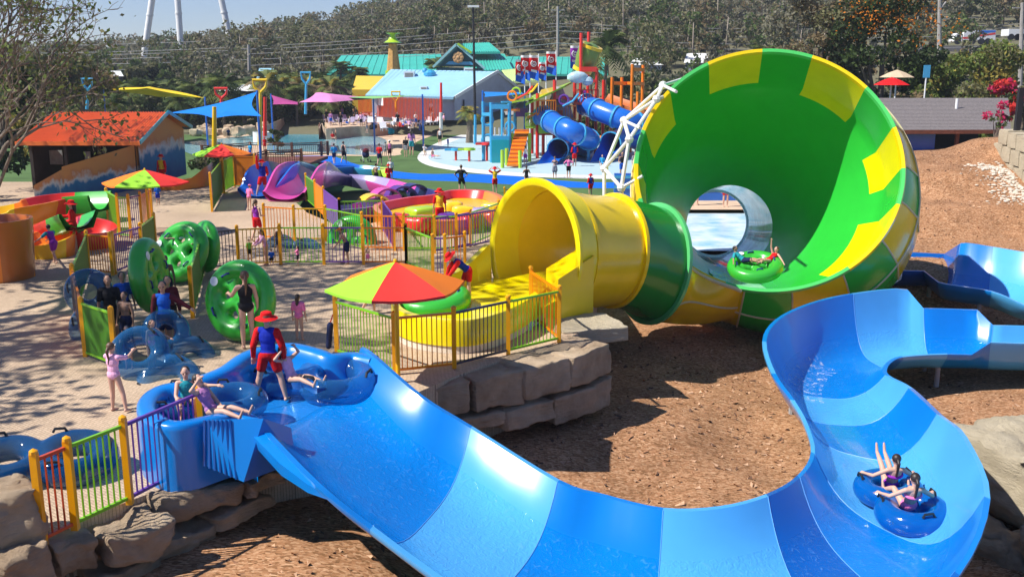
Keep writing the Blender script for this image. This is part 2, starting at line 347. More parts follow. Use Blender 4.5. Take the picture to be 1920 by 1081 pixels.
# ================================================================ the big slides
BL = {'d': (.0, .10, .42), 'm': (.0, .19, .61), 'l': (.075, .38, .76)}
def slide_mat(name, c, wet=False, rough=.3):
    m = gloss(name, c, rough, coat=.5, var=.06, vs=.8)
    if wet:
        nt = m.node_tree; N = nt.nodes; L = nt.links; b = N['Principled BSDF']; b.inputs['Roughness'].default_value = .1
        tc = N.new('ShaderNodeTexCoord'); nz = N.new('ShaderNodeTexNoise'); nz.inputs['Scale'].default_value = 11; nz.inputs['Detail'].default_value = 3; nz.inputs['Distortion'].default_value = 1.2
        L.new(tc.outputs['Object'], nz.inputs['Vector']); bp = N.new('ShaderNodeBump'); bp.inputs['Strength'].default_value = .45; bp.inputs['Distance'].default_value = .035
        L.new(nz.outputs['Fac'], bp.inputs['Height']); L.new(bp.outputs[0], b.inputs['Normal'])
        mr = N.new('ShaderNodeMapRange'); mr.inputs['From Min'].default_value = .58; mr.inputs['From Max'].default_value = .76; mr.inputs['To Max'].default_value = .22; L.new(nz.outputs['Fac'], mr.inputs['Value'])
        src = b.inputs['Base Color'].links[0].from_socket; mx = N.new('ShaderNodeMix'); mx.data_type = 'RGBA'; mx.inputs['B'].default_value = (.22, .5, .85, 1)
        L.new(mr.outputs[0], mx.inputs['Factor']); L.new(src, mx.inputs['A']); L.new(mx.outputs['Result'], b.inputs['Base Color'])
    return m
SM = [slide_mat('blue slide ' + n, BL[k]) for k, n in (('d', 'dark'), ('m', 'mid'), ('l', 'light'))] + [slide_mat('wet blue slide ' + n, BL[k], True) for k, n in (('d', 'dark'), ('m', 'mid'), ('l', 'light'))]
M_SEAM = mat('pale seam', (.12, .35, .70), .4, .05)
M_UNDER = mat('weathered slide underside', (.10, .11, .15), .8, .2, 2)
def trough(name, parent, S, segs, ns=18, sub=4, p=2.7, thick=.07, lip=.10, floor=True):
    """S: (Lpx, Lpy, Rpx, Rpy, hL, hR, zf); segs: colour letter for each span between stations"""
    def stat(t):
        i = min(int(t), len(S) - 2); f = t - i
        def cr(k):
            p0, p1, p2, p3 = [S[max(0, min(len(S) - 1, j))][k] for j in (i - 1, i, i + 1, i + 2)]
            return .5 * ((2 * p1) + (p2 - p0) * f + (2 * p0 - 5 * p1 + 4 * p2 - p3) * f * f + (-p0 + 3 * p1 - 3 * p2 + p3) * f ** 3)
        return [cr(k) if S[i][7:] != ('lin',) else lerp(S[i][k], S[i + 1][k], f) for k in range(7)]
    rings = []; cols = []
    T = [i + j / sub for i in range(len(S) - 1) for j in range(sub)] + [len(S) - 1.0]
    for t in T:
        lx, ly, rx, ry, hl, hr, z = stat(t); Lp = G(lx, ly, z + hl); Rp = G(rx, ry, z + hr); r = []
        for k in range(ns + 1):
            s = -1 + 2 * k / ns; sx = math.copysign(abs(s) ** .85, s); q = lerp(Lp, Rp, (sx + 1) / 2); h = hl if s < 0 else hr
            r.append(Vector((q.x, q.y, z + h * abs(s) ** p)))
        rings.append(r); cols.append('dml'.index(segs[min(int(t), len(segs) - 1)]))
    mb = MB(); n0 = ns + 1
    def mi(i, j):
        s = abs(-1 + 2 * (j + .5) / ns); return cols[i] + (3 if floor and s < .62 else 0)
    mb.loft(rings, mi, wrap=False)
    # rolled outer lips and the outside skin
    out = []
    for r in rings:
        d = (r[0] - r[-1]); d.z = 0; d.normalize(); o = []
        L0, R0 = r[0], r[-1]
        o = [L0, L0 + d * lip + Vector((0, 0, .0)), L0 + d * lip - Vector((0, 0, .06))]
        for k in range(1, ns): 
            s = -1 + 2 * k / ns; o.append(r[k] + d * (-s) * .05 - Vector((0, 0, thick)))
        o += [R0 - d * lip - Vector((0, 0, .06)), R0 - d * lip, R0]; out.append(o)
    mb.loft(out, lambda i, j: cols[i], wrap=False)
    body = mb.build(name, SM, parent, smooth=50)
    # joint flanges at every change of colour, seen as thin pale lines
    for i in range(1, len(T) - 1):
        if cols[i] != cols[i - 1]:
            r = rings[i]; sm = MB(); sm.tube([q + Vector((0, 0, .003)) for q in r[::1]], .006, 5); sm.build('joint_seam', M_SEAM, parent)
    return rings
bs = thing('blue_water_slide', 'long open blue water slide with striped light and dark sections curving across the foreground', 'water slide', G(610, 790, 0), world=True)
S1 = [(676, 652, 478, 785, .60, .42, .36), (700, 668, 497, 800, .60, .45, .42), (790, 745, 600, 905, .75, .72, -.1), (882, 802, 700, 985, .75, .75, -.5), (1045, 903, 860, 1100, .75, .75, -.95), (1130, 930, 1010, 1180, .75, .75, -1.15),
      (1243, 956, 1210, 1240, .75, .8, -1.25), (1350, 953, 1440, 1250, .75, .9, -1.32), (1440, 930, 1650, 1190, .75, 1.0, -1.38), (1500, 895, 1790, 1070, .75, 1.2, -1.43), (1528, 850, 1846, 930, .75, 1.3, -1.48),
      (1515, 795, 1803, 817, .75, 1.3, -1.53), (1490, 750, 1757, 776, .9, 1.2, -1.6), (1455, 700, 1703, 727, 1.1, .95, -1.65), (1437, 640, 1660, 703, 1.3, .7, -1.72), (1460, 600, 1656, 688, 1.4, .6, -1.75), (1520, 570, 1668, 675, 1.5, .6, -1.78),
      (1600, 551, 1690, 667, 1.6, .6, -1.8), (1702, 543, 1740, 663, 1.6, .6, -1.83, 'lin'), (1732, 578, 1775, 662, 1.15, .6, -1.86, 'lin'), (1832, 581, 1822, 663, 1.1, .6, -1.9, 'lin'), (1862, 610, 1858, 640, .8, .95, -1.93, 'lin'), (1945, 612, 1945, 643, .8, .95, -2.0, 'lin'), (2080, 618, 2080, 652, .8, .95, -2.1)]
R1 = trough('trough', bs, S1, 'mmmlmmlldmllmlmmmllmmll')
# launch pool
def launch_pool():
    rim = [(497, 800), (455, 772), (400, 778), (330, 790), (288, 775), (276, 752), (300, 726), (360, 712), (420, 690), (462, 662), (500, 650), (545, 645), (590, 655), (620, 664), (660, 662), (700, 668)]
    hz = [.55, .62, .7, .75, .75, .75, .75, .78, .8, .85, .85, .85, .82, .78, .72, 1.0 - .28]
    P = [G(x, y, .28 + h) for (x, y), h in zip(rim, hz)]
    Q = smoothpoly(P, 5, closed=False); n = len(Q)
    c = sum((Vector(p) for p in Q), Vector()) / n; c.z = .28
    mb = MB(); rings = []
    def inset(k, dz=None, zabs=None):
        out = []
        for i, p in enumerate(Q):
            a = Q[max(0, i - 1)]; b = Q[min(n - 1, i + 1)]; d = Vector((b.x - a.x, b.y - a.y, 0)).normalized(); nrm = Vector((d.y, -d.x, 0))   # inwards
            q = p + nrm * k; q.z = p.z + dz if zabs is None else zabs; out.append(q)
        return out
    sgn = 1 if (inset(.2, 0)[n // 2] - c).length < (Q[n // 2] - c).length else -1
    rings = [inset(-sgn * .16, 0, -.0), inset(-sgn * .16, -.10), inset(-sgn * .15, -.03), inset(-sgn * .10, 0), inset(sgn * .05, 0), inset(sgn * .12, -.04), inset(sgn * .16, -.16), inset(sgn * .30, 0, .40), inset(sgn * .5, 0, .29)]
    mb.loft(rings, lambda i, j: 1, wrap=False); mb.build('launch_pool', SM, bs, smooth=60)
    fl = MB(); F = inset(sgn * .2, 0, .40); cc = Vector((c.x, c.y, .40)); k = 8
    fl.add(F + [cc], [(i, (i + 1) % len(F), len(F)) for i in range(len(F))]); o = fl.build('pool_water', M_LPW, bs, smooth=None)
    if sum(pp.normal.z for pp in o.data.polygons) < 0: o.data.flip_normals()
    ped = MB(); B = inset(-sgn * .02, 0, .16); B2 = inset(-sgn * .02, 0, -.02); ped.loft([[p + Vector((0, 0, 0)) for p in B2], B], wrap=False)
    return Q
M_LPW = slide_mat('launch pool water', (.01, .20, .62), True)
launch_pool()
mb = MB()   # cream plinth under the pool
plp = smoothpoly(GP([(300, 800), (283, 830), (300, 862), (350, 872), (420, 862), (480, 842)], 0), 4, closed=False)
mb.loft([[p + Vector((.05, .1, .22)) for p in plp], [Vector((p.x, p.y, .004)) for p in plp]], wrap=False)
mb.build('plinth', mat('cream render', (.52, .43, .33), .85, .08, 3), bs)
# folded blue end panel and near wing of the pool
mb = MB()
b_, c_, d_, e_ = A(505, 800, 13.95), A(457, 903, 13.25), A(384, 872, 13.5), A(555, 866, 13.8)
t0, t1 = A(384, 786, 13.55), A(494, 784, 13.55)
mb.add([t0, t1, c_, d_], [(0, 1, 2, 3)], 1); mb.add([t1, b_ + Vector((.3, .1, -.05)), e_, c_], [(0, 1, 2, 3)], 0)
for k in range(7):
    f = k / 7; p = lerp(t0, t1, f * .5) ; q = lerp(d_, c_, f * .95)
    mb.bar(p + Vector((0, -.02, 0)), q + Vector((0, -.02, 0)), .022, .03, 0)
mb.build('end_panel', SM, bs, smooth=None)
mb = MB(); w0 = [G(497, 806, .86), G(545, 856, .76), G(590, 898, .64), G(628, 930, .50)]; w1 = [p + Vector((-.10, -.12, -.03)) * f for p, f in zip(w0, (1.3, 1.2, .8, .25))]; w2 = [p + Vector((-.11, -.13, -.22)) * f for p, f in zip(w0, (1, 1, .7, .25))]; w1 = [w + Vector((0, 0, 0)) for w in w1]
mb.loft([w0, w1, w2], 1, wrap=False); mb.build('side_wing', SM, bs)
# steel legs
for i in (14, 26, 38, 46, 56, 66, 76):
    r = R1[min(i, len(R1) - 1)]; q = r[9]; zb = bark_z(q.x, q.y)
    for k in (5, 13): mb = MB(); mb.tube([(r[k].x, r[k].y, zb - .2), (r[k].x, r[k].y, r[k].z - .05)], .07, 8); mb.build('support_leg', mat('painted steel', (.30, .31, .32), .5, .1), bs)
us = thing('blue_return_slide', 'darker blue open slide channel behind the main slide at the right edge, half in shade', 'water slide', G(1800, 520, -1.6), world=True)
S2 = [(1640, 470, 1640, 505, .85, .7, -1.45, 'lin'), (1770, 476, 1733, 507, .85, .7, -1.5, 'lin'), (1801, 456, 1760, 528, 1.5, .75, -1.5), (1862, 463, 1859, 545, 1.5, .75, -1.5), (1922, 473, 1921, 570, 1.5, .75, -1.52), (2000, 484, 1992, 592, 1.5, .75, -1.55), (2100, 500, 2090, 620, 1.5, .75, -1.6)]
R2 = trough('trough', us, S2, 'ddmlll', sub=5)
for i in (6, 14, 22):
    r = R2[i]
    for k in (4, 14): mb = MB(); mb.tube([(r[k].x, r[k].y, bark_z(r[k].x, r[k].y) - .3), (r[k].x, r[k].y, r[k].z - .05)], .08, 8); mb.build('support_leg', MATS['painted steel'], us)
# ---------------------------------------------------------------- the funnel
YEL = gloss('yellow fibreglass', (.86, .60, .0), .25); YEL2 = gloss('lemon fibreglass', (.80, .70, .0), .25)
GRN = gloss('green fibreglass', (.024, .45, .04), .25); GRD = gloss('bright green fibreglass', (.08, .56, .12), .25)
M_JOINT = mat('pale joint', (.62, .55, .32), .6, .1)
M_STEEL = mat('white steel tube', (.72, .72, .68), .4, .08, 2)
FN = Vector((math.sin(RAD(-10)) * math.cos(RAD(29)), -math.cos(RAD(-10)) * math.cos(RAD(29)), math.sin(RAD(29))))
FC = Vector((7.745, 30.08, 3.1)); FR = 3.86
FX = Vector((0, 0, 1)).cross(FN).normalized(); FY = FN.cross(FX)
fun = thing('funnel_slide', 'giant green and yellow checked funnel slide with its wide mouth facing the camera', 'water slide', (FC.x, FC.y, -2.0), world=True)
SE = A(1367, 424, 36.2); SR = 78 / FPX * 37.0       # the small end
NA = 128
def fring(depth, rad, shift=0.0):
    """ring at a depth behind the mouth (m) with a radius"""
    c = FC - FN * depth; return [c + (FX * math.cos(2 * math.pi * j / NA) + FY * math.sin(2 * math.pi * j / NA)) * rad for j in range(NA)]
SEN = (FN * .6 + (Vector((0, 0, CAMZ)) - SE).normalized() * .4).normalized(); SX = Vector((0, 0, 1)).cross(SEN).normalized(); SY = SEN.cross(SX)
small = [SE + (SX * math.cos(2 * math.pi * j / NA) + SY * math.sin(2 * math.pi * j / NA)) * SR for j in range(NA)]
YIN = [(92, 117), (42, 69), (1, 21), (-54, -17), (141, 163), (-133, -106), (179, 198)]
YOUT = [(92, 117), (42, 69), (2, 22), (-35, -14), (-80, -56), (-122, -98), (137, 163), (176, 200)]
def inang(j, lst):
    a = 360 * (j + .5) / NA; a = a - 360 if a > 200 else a
    return any(x <= a <= y for x, y in lst)
rings = []; dep = []
full = fring(0, FR)
band = 1.55
steps = [0, .15, .35, .6, .9, 1.2, 1.55]
for d in steps: rings.append(fring(d, FR * (1 - .045 * d / band)))
back = rings[-1]
for k in range(1, 19):
    t = k / 18; rings.append([lerp(p, q, t) + (p - q).cross(Vector((0, 0, 1))).normalized() * 0 for p, q in zip(back, small)])
nb = len(steps) - 1
def fmi(i, j):
    lim = nb + (1 if inang(j, [(42, 69), (141, 163)]) else 2 if inang(j, [(1, 21)]) else 3 if inang(j, [(-54, -17)]) else 0)
    return 0 if (i < lim and inang(j, YIN)) else 1
mb = MB(); mb.loft(rings, fmi); mb.build('funnel_bowl', [YEL2, GRN], fun, smooth=60)
# outer skin + lip
lipc = FR + .02
orr = [fring(.02, FR - .005), fring(-.10, FR + .02), fring(-.12, FR + .12), fring(-.02, FR + .16), fring(.04, FR + .06), fring(.3, FR + .12), fring(1.0, FR + .24), fring(2.0, FR + .30), fring(2.7, FR + .12)]
orr.append([lerp(p, q, .45) + (p - FC + FN * 2).normalized() * .35 for p, q in zip(back, small)]); orr.append([p + (p - SE).normalized() * .08 for p in small])
for ri, am in ((5, .12), (6, .34), (7, .46), (8, .40)):
    cq = FC - FN * {5: .3, 6: 1.0, 7: 2.0, 8: 2.7}[ri]
    orr[ri] = [p + (p - cq).normalized() * (am * 1.5 * max(0, math.cos(2 * math.pi * j / NA + RAD(12))) + am * .75 * max(0, -math.sin(2 * math.pi * j / NA))) for j, p in enumerate(orr[ri])]
mb = MB(); mb.loft(orr, lambda i, j: (0 if inang(j, YOUT if i > 3 else YIN) else 2 if i < 3 else 1) if i < 8 else 1); mb.build('funnel_rim', [YEL, GRN, GRD], fun, smooth=50)
mb = MB()
for a in [x for pr in YOUT for x in pr]:
    j = round(a / 360 * NA) % NA; mb.tube([r[j] + (r[j] - FC).normalized() * .015 for r in orr[4:9]], .028, 6)
mb.tube([p + (p - FC).normalized() * .02 for p in orr[6]], .03, 6, closed=True)
mb.build('flange', M_JOINT, fun)
# short clear-skinned exit tube behind the small end
EE = A(1340, 419, 39.0); ER = 60 / FPX * 40.0
exr = [[p + (p - SE).normalized() * .01 for p in small]]
for k in range(1, 7):
    t = k / 6; cc = lerp(SE, EE, t); rr = lerp(SR, ER, t); n_ = SEN.lerp((Vector((0, -1, .1))).normalized(), t).normalized(); x = Vector((0, 0, 1)).cross(n_).normalized(); y = n_.cross(x)
    exr.append([cc + (x * math.cos(2 * math.pi * j / NA) + y * math.sin(2 * math.pi * j / NA)) * rr for j in range(NA)])
mb = MB(); mb.loft(exr); mb.build('exit_tube', gloss('wet exit tube with painted sheen', (.42, .60, .68), .08, var=.45, vs=1.6), fun, smooth=60)  # strong pale and dark mottling in the colour imitates reflections on the wet wall
mb = MB(); mb.tube([p + (Vector((0, 0, CAMZ)) - p).normalized() * .03 for p in exr[-1]], .05, 6, closed=True); mb.build('exit_lip', mat('white wet rim', (.75, .8, .82), .2, .05), fun)
# water running along the bottom of the bowl
mb = MB(); wr = []
for i in range(1, 20):
    r = rings[min(len(rings) - 1, i)]; row = []
    for k in range(-7, 8):
        j = int((270 + k * 2.2 - (i * .5)) / 360 * NA) % NA; q = r[j]; cdir = (lerp(FC, SE, i / 24) - q).normalized(); row.append(q + cdir * .03)
    wr.append(row)
mb.loft(wr, wrap=False); mb.build('running_water', mat('white streaky water', (.05, .42, .12), .12, col2=(.35, .75, .42), vs=1.6, detail=8), fun)
# white space-frame round the mouth
mb = MB()
def strut(p, q, r=.06): mb.tube([p, q], r, 8)
def node(p): mb.ball(p, .14, 8)
oA, oB, oC, oD, oE = A(1345, 128, 36.0), A(1243, 160, 32.5), A(1170, 226, 32), A(1133, 316, 31.8), A(1140, 380, 31.8)
iB, iC, iD = A(1231, 186, 31.2), A(1180, 261, 30.9), A(1165, 352, 30.7)
for p, q in ((oA, oB), (oB, oC), (oC, oD), (oD, A(1133, 372, 31.6)), (iB, iC), (iC, iD), (oB, iB), (oC, iC), (oD, iD), (oC, iB), (oD, iC), (A(1310, 158, 35.0), iB), (iD, A(1166, 372, 30.7))): strut(p, q)
for p in (oB, oC, oD, iB, iC, iD): node(p)
strut(oB, A(1268, 172, 30.5), .05); strut(oC, A(1200, 240, 30.6), .05); strut(iD, A(1205, 330, 30.4), .05)
mb.build('space_frame', M_STEEL, fun); mb = MB()
# right and lower frame
q0, q1, q2, q3 = A(1702, 440, 32), A(1687, 522, 31.5), A(1650, 545, 31), A(1625, 520, 32)
for p, q in ((q0, q1), (q1, q2), (q2, q3), (q3, q1), (q0, q3), (A(1690, 470, 30.6), q1)): strut(p, q, .05)
mb.build('side_brace', M_STEEL, fun); mb = MB()
for xs in ((1380, 1440), (1440, 1500), (1500, 1560)):
    t0_, t1_ = A(xs[0], 600, 31), A(xs[1], 600, 31); b0 = A((xs[0] + xs[1]) / 2, 652, 31); b0.z = bark_z(b0.x, b0.y)
    strut(t0_, b0, .06); strut(t1_, b0, .06); strut(b0, b0 + Vector((1.0, 0, 0)), .05)
mb.build('bottom_brace', M_STEEL, fun); mb = MB()
for xs in (1310, 1400, 1520):
    mb = MB(); p = A(xs, 590, 31.3); strut(p, Vector((p.x, p.y, bark_z(p.x, p.y) - .3)), .12); mb.build('support_leg', M_STEEL, fun)
mb = MB(); mb.box((FC.x - 3.2, 32.0, -2.9), (FC.x - 2.0, 33.0, -1.95)); mb.box((FC.x - .8, 32.4, -2.9), (FC.x + .8, 33.2, -1.95)); mb.build('footing', M_CONC, fun, smooth=None)
# ---------------------------------------------------------------- yellow entry: hood, tubes, basin
ent = thing('yellow_entry_slide', 'yellow slide entry with open hood and round start basin, its tube leading into the funnel', 'water slide', G(880, 600, 0), world=True)
AX = Vector((.78, .62, -.06)).normalized()
RG = [(A(1000, 472, 25.3), 1.68, AX), (A(1042, 470, 25.9), 1.62, AX), (A(1100, 472, 26.6), 1.56, Vector((.82, .57, -.1)).normalized()), (A(1148, 470, 27.2), 1.52, Vector((.86, .5, -.12)).normalized()), (A(1190, 482, 27.8), 1.58, Vector((.87, .48, -.16)).normalized()), (A(1222, 494, 28.2), 1.66, Vector((.88, .46, -.18)).normalized())]
NR = 48
def tring(c, r, ax, a0=0, a1=360, n=NR, sz=1.0):
    x = Vector((0, 0, 1)).cross(ax).normalized(); y = ax.cross(x); y = y if y.z > 0 else -y
    return [c + x * math.cos(RAD(lerp(a0, a1, k / (n if a1 - a0 >= 360 else n - 1)))) * r + y * math.sin(RAD(lerp(a0, a1, k / (n if a1 - a0 >= 360 else n - 1)))) * r * sz for k in range(n)]
M_YH = gloss('yellow hood fibreglass', (.90, .72, .0), .28)
def between(i0, i1, n=6):
    out = []
    for i in range(i0, i1):
        for k in range(n + (1 if i == i1 - 1 else 0)):
            t = k / n; out.append((lerp(RG[i][0], RG[i + 1][0], t), lerp(RG[i][1], RG[i + 1][1], t), RG[i][2].lerp(RG[i + 1][2], t).normalized()))
    return out
mb = MB()    # hood: arch of 230 degrees, inside and outside
hood = [(RG[0][0] - AX * .9, 1.75, AX)] + between(0, 1)
arcs_i = [tring(c, r - .03, ax, -38, 222, sz=1.04) for c, r, ax in between(0, 1)]; arcs_o = [tring(c, r + .05, ax, -38, 222, sz=1.04) for c, r, ax in between(0, 1)]
mb.loft(arcs_i, wrap=False); mb.loft(arcs_o, wrap=False)
mb.loft([arcs_i[0], tring(RG[0][0] - AX * .03, RG[0][1] + .0, AX, -38, 222, sz=1.04), tring(RG[0][0] - AX * .03, RG[0][1] + .16, AX, -38, 222, sz=1.04), tring(RG[0][0] + AX * .05, RG[0][1] + .17, AX, -38, 222, sz=1.04), arcs_o[0]], wrap=False)
mb.build('hood', M_YH, ent, smooth=50)
mb = MB(); mb.loft([tring(c, r, ax) for c, r, ax in between(1, 3)]); 
for i, fh in ((1, .09), (3, .10)):
    c, r, ax = RG[i]; mb.loft([tring(c - ax * .05, r, ax), tring(c - ax * .05, r + fh, ax), tring(c + ax * .05, r + fh, ax), tring(c + ax * .05, r, ax)])
mb.build('entry_tube', gloss('golden fibreglass', (.90, .62, .0), .25), ent, smooth=50)
mb = MB(); mb.loft([tring(c, r, ax) for c, r, ax in between(3, 5)], 0); c, r, ax = RG[5]
mb.loft([tring(c - ax * .05, r, ax), tring(c - ax * .05, r + .13, ax), tring(c + ax * .05, r + .13, ax), tring(c + ax * .05, r, ax)], 1); mb.build('green_tube', [gloss('shade toned green fibreglass', (.012, .25, .03), .25), gloss('sun toned green fibreglass', (.10, .50, .16), .25)], ent, smooth=50)  # one green: tube darkened for shade, end flange lightened for sunlight
# half-pipe of yellow that runs from the green tube into the lip of the funnel
c, r, ax = RG[5]; P0 = tring(c + ax * .06, r + .02, ax, -192, 8, 25)
def fpt(a, d, rad): return FC - FN * d + (FX * math.cos(RAD(a)) + FY * math.sin(RAD(a))) * rad
near_first = P0[0].y < P0[-1].y
P0 = P0 if near_first else P0[::-1]
Q0 = [fpt(-100, -.06 + 2.8 * (k / 24), FR + .17 + .40 * math.sin(math.pi * min(1, k / 24 * .8))) for k in range(25)]
rr = []
for i in range(13):
    t = i / 12; row = []
    for k in range(25):
        p = lerp(P0[k], Q0[k], t); e = fpt(lerp(-140, -100, t), -.06, FR + .17)
        wk = (1 - k / 24) ** 2 * (math.sin(math.pi * t)) * .8; p = lerp(p, e, wk if k < 12 else wk * .3); p = p + Vector((0, -.15, -.25)) * math.sin(math.pi * t) * math.sin(math.pi * k / 24); row.append(p)
    rr.append(row)
mb = MB(); mb.loft(rr, wrap=False); mb.build('feeder_channel', gloss('amber fibreglass', (.86, .54, .0), .25), ent, smooth=60)
mb = MB(); mb.tube([r_[7] + (r_[7] - Vector((FC.x, 33, 4))).normalized() * .02 for r_ in rr], .03, 6); mb.tube([r_[0] for r_ in rr], .06, 6); mb.build('channel_flange', M_JOINT, ent)
# basin
def basin():
    rim = [(1018, 540), (965, 570), (920, 588), (867, 598), (800, 593), (760, 582), (744, 566), (752, 545), (800, 525), (850, 512), (880, 492), (915, 458)]
    hz = [.75] * 8 + [.8, .85, 1.0, 1.35]
    Q = smoothpoly([G(x, y, h) for (x, y), h in zip(rim, hz)], 5, closed=False); n = len(Q)
    ctr = G(880, 555, .75)
    def off(k, dz=0, zabs=None):
        out = []
        for i, p in enumerate(Q):
            a = Q[max(0, i - 1)]; b = Q[min(n - 1, i + 1)]; d = Vector((b.x - a.x, b.y - a.y, 0)).normalized(); nr = Vector((d.y, -d.x, 0))
            if nr.dot(Vector((p.x - ctr.x, p.y - ctr.y, 0))) < 0: nr = -nr
            q = p + nr * k; q.z = p.z + dz if zabs is None else zabs; out.append(q)
        return out
    mb = MB(); mb.loft([off(.13, 0, .17), off(.13, -.06), off(.11, 0), off(-.04, 0), off(-.07, -.05), off(-.12, 0, .45), off(-.25, 0, .36)], wrap=False); mb.build('start_basin', gloss('lemon basin fibreglass', (.84, .68, .0), .28), ent, smooth=50)
    F = off(-.15, 0, .44); F += [Vector((.2, 26.2, .44)), Vector((1.2, 25.0, .44))]
    fl = MB(); fl.add(F + [Vector((ctr.x, ctr.y, .44))], [(i, (i + 1) % len(F), len(F)) for i in range(len(F))]); o = fl.build('basin_water', water_mat('yellow basin water', (.80, .66, .01), .2, 5), ent, smooth=None)
    if o.data.polygons[0].normal.z < 0: o.data.flip_normals()
    pl = MB(); pl.loft([off(.10, 0, .20), off(.10, 0, .004)], wrap=False); pl.build('basin_plinth', mat('white render', (.70, .62, .50), .8, .06), ent)
basin()
# sloping floor inside the hood
mb = MB(); rows = []
for i in range(9):
    t = i / 8; c = lerp(Vector((-.1, 23.9, .46)), RG[2][0] + Vector((0, 0, -1.2)), t); sd = Vector((.62, -.78, 0)); wd = lerp(1.35, 1.0, t)
    rows.append([c + sd * wd * s + Vector((0, 0, .55 * abs(s) ** 2.5 * t + .25 * math.sin(math.pi * t) * .4)) for s in [-1 + k / 6 for k in range(13)]])
mb.loft(rows, wrap=False); mb.build('hood_floor', water_mat('wet lemon floor', (.86, .72, .0), .25, 4, .15), ent, smooth=60)
# square side box beside the hood, and the long wall at its back
mb = MB(); bx = [G(1046, 602, 0.0), G(1112, 585, 0)]; tp = [G(1047, 521, 1.05), G(1113, 490, 1.45)]; dv = Vector((-.25, 1.3, 0))
tp = [Vector((b.x, b.y, t.z)) for b, t in zip(bx, tp)]
vs = [bx[0], bx[1], bx[1] + dv, bx[0] + dv, tp[0], tp[1], tp[1] + dv, tp[0] + dv]
mb.add(vs, [(0, 1, 5, 4), (1, 2, 6, 5), (2, 3, 7, 6), (3, 0, 4, 7), (4, 5, 6, 7)])
l0, l1 = G(1016, 545, .72), G(1047, 522, 1.0)
mb.add([G(1018, 575, .1), bx[0], tp[0], l0], [(0, 1, 2, 3)])
mb.build('side_box', gloss('mustard fibreglass', (.84, .60, .0), .3), ent, smooth=None)

def foam_mat():
    m = mat('white foam', (.75, .85, .92), .5, .05, 3); nt = m.node_tree; N = nt.nodes; L = nt.links; tc = N.new('ShaderNodeTexCoord'); nz = N.new('ShaderNodeTexNoise'); nz.inputs['Scale'].default_value = 5.5; nz.inputs['Detail'].default_value = 9; nz.inputs['Roughness'].default_value = .75; nz.inputs['Distortion'].default_value = .8
    L.new(tc.outputs['Object'], nz.inputs['Vector']); mr = N.new('ShaderNodeMapRange'); mr.inputs['From Min'].default_value = .52; mr.inputs['From Max'].default_value = .72; mr.inputs['To Max'].default_value = .85; L.new(nz.outputs['Fac'], mr.inputs['Value'])
    tr = N.new('ShaderNodeBsdfTransparent'); mx = N.new('ShaderNodeMixShader'); L.new(mr.outputs[0], mx.inputs['Fac']); L.new(tr.outputs[0], mx.inputs[1]); L.new(N['Principled BSDF'].outputs[0], mx.inputs[2]); L.new(mx.outputs[0], N['Material Output'].inputs['Surface']); return m
M_FM = foam_mat()
for nm, i0, i1, k0, k1 in (('foam_patch', 55, 64, 4, 10), ('foam_wake', 41, 45, 7, 12)):
    mb = MB(); mb.loft([[p + Vector((0, 0, .012)) for p in r[k0:k1]] for r in R1[i0:i1]], wrap=False); mb.build(nm, M_FM, bs)
# ================================================================ rocks, fences, umbrellas, rafts
def sandstone(name, c1, c2):
    m = mat(name, c1, .92, col2=c2, vs=1.3, detail=9, spec=.15); nt = m.node_tree; N = nt.nodes; L = nt.links
    tc = N.new('ShaderNodeTexCoord'); mp = N.new('ShaderNodeMapping'); mp.inputs['Scale'].default_value = (1, 1, 5); L.new(tc.outputs['Object'], mp.inputs[0])
    nz = N.new('ShaderNodeTexNoise'); nz.inputs['Scale'].default_value = 3.2; nz.inputs['Detail'].default_value = 12; nz.inputs['Roughness'].default_value = .78; L.new(mp.outputs[0], nz.inputs['Vector'])
    bp = N.new('ShaderNodeBump'); bp.inputs['Strength'].default_value = .9; bp.inputs['Distance'].default_value = .16; L.new(nz.outputs['Fac'], bp.inputs['Height']); L.new(bp.outputs[0], N['Principled BSDF'].inputs['Normal'])
    return m
M_ROCK = sandstone('tan sandstone', (.34, .24, .155), (.70, .54, .37)); M_ROCKP = sandstone('pale sandstone', (.50, .42, .29), (.62, .53, .38))
def rock(mb, c, sx, sy, sz, rz, seed, n=18, rough=.07, e=.22, mi=0):
    """a weathered block: rounded box with noise"""
    c = Vector(c); M = Matrix.Rotation(rz, 3, 'Z')
    for ax in range(3):
        for sg in (-1, 1):
            vs = []; fs = []
            for i in range(n + 1):
                for j in range(n + 1):
                    u = -1 + 2 * i / n; v = -1 + 2 * j / n; p = [0, 0, 0]; p[ax] = sg; p[(ax + 1) % 3] = u * sg; p[(ax + 2) % 3] = v; p = Vector(p)
                    q = Vector([max(-1 + e, min(1 - e, t)) for t in p]); d = p - q
                    p = q + (d.normalized() * e if d.length > 1e-6 else d)
                    p = Vector((p.x * sx / 2, p.y * sy / 2, p.z * sz / 2))
                    nn = MN.noise_vector(p * 1.6 + Vector((seed * 3.1, seed * 7.7, 0))) * rough * 1.6 + MN.noise_vector(p * 5 + Vector((seed, 0, seed))) * rough * .6 + MN.noise_vector(p * 13 + Vector((0, seed, seed))) * rough * .3 - p.normalized() * max(0, abs(MN.noise(p * 2.3 + Vector((seed, seed, 0)))) - .22) * rough * 2.2
                    nn += Vector((0, 0, 0)); lay = MN.noise((p.x * .6 + seed, p.y * .6, p.z * 7)) * rough * .35
                    p = p + nn + Vector((p.x / sx, p.y / sy, 0)) * lay * 2
                    vs.append(c + M @ p)
            for i in range(n):
                for j in range(n): a = i * (n + 1) + j; fs.append((a, a + n + 1, a + n + 2, a + 1))
            mb.add(vs, fs, mi)
    return mb
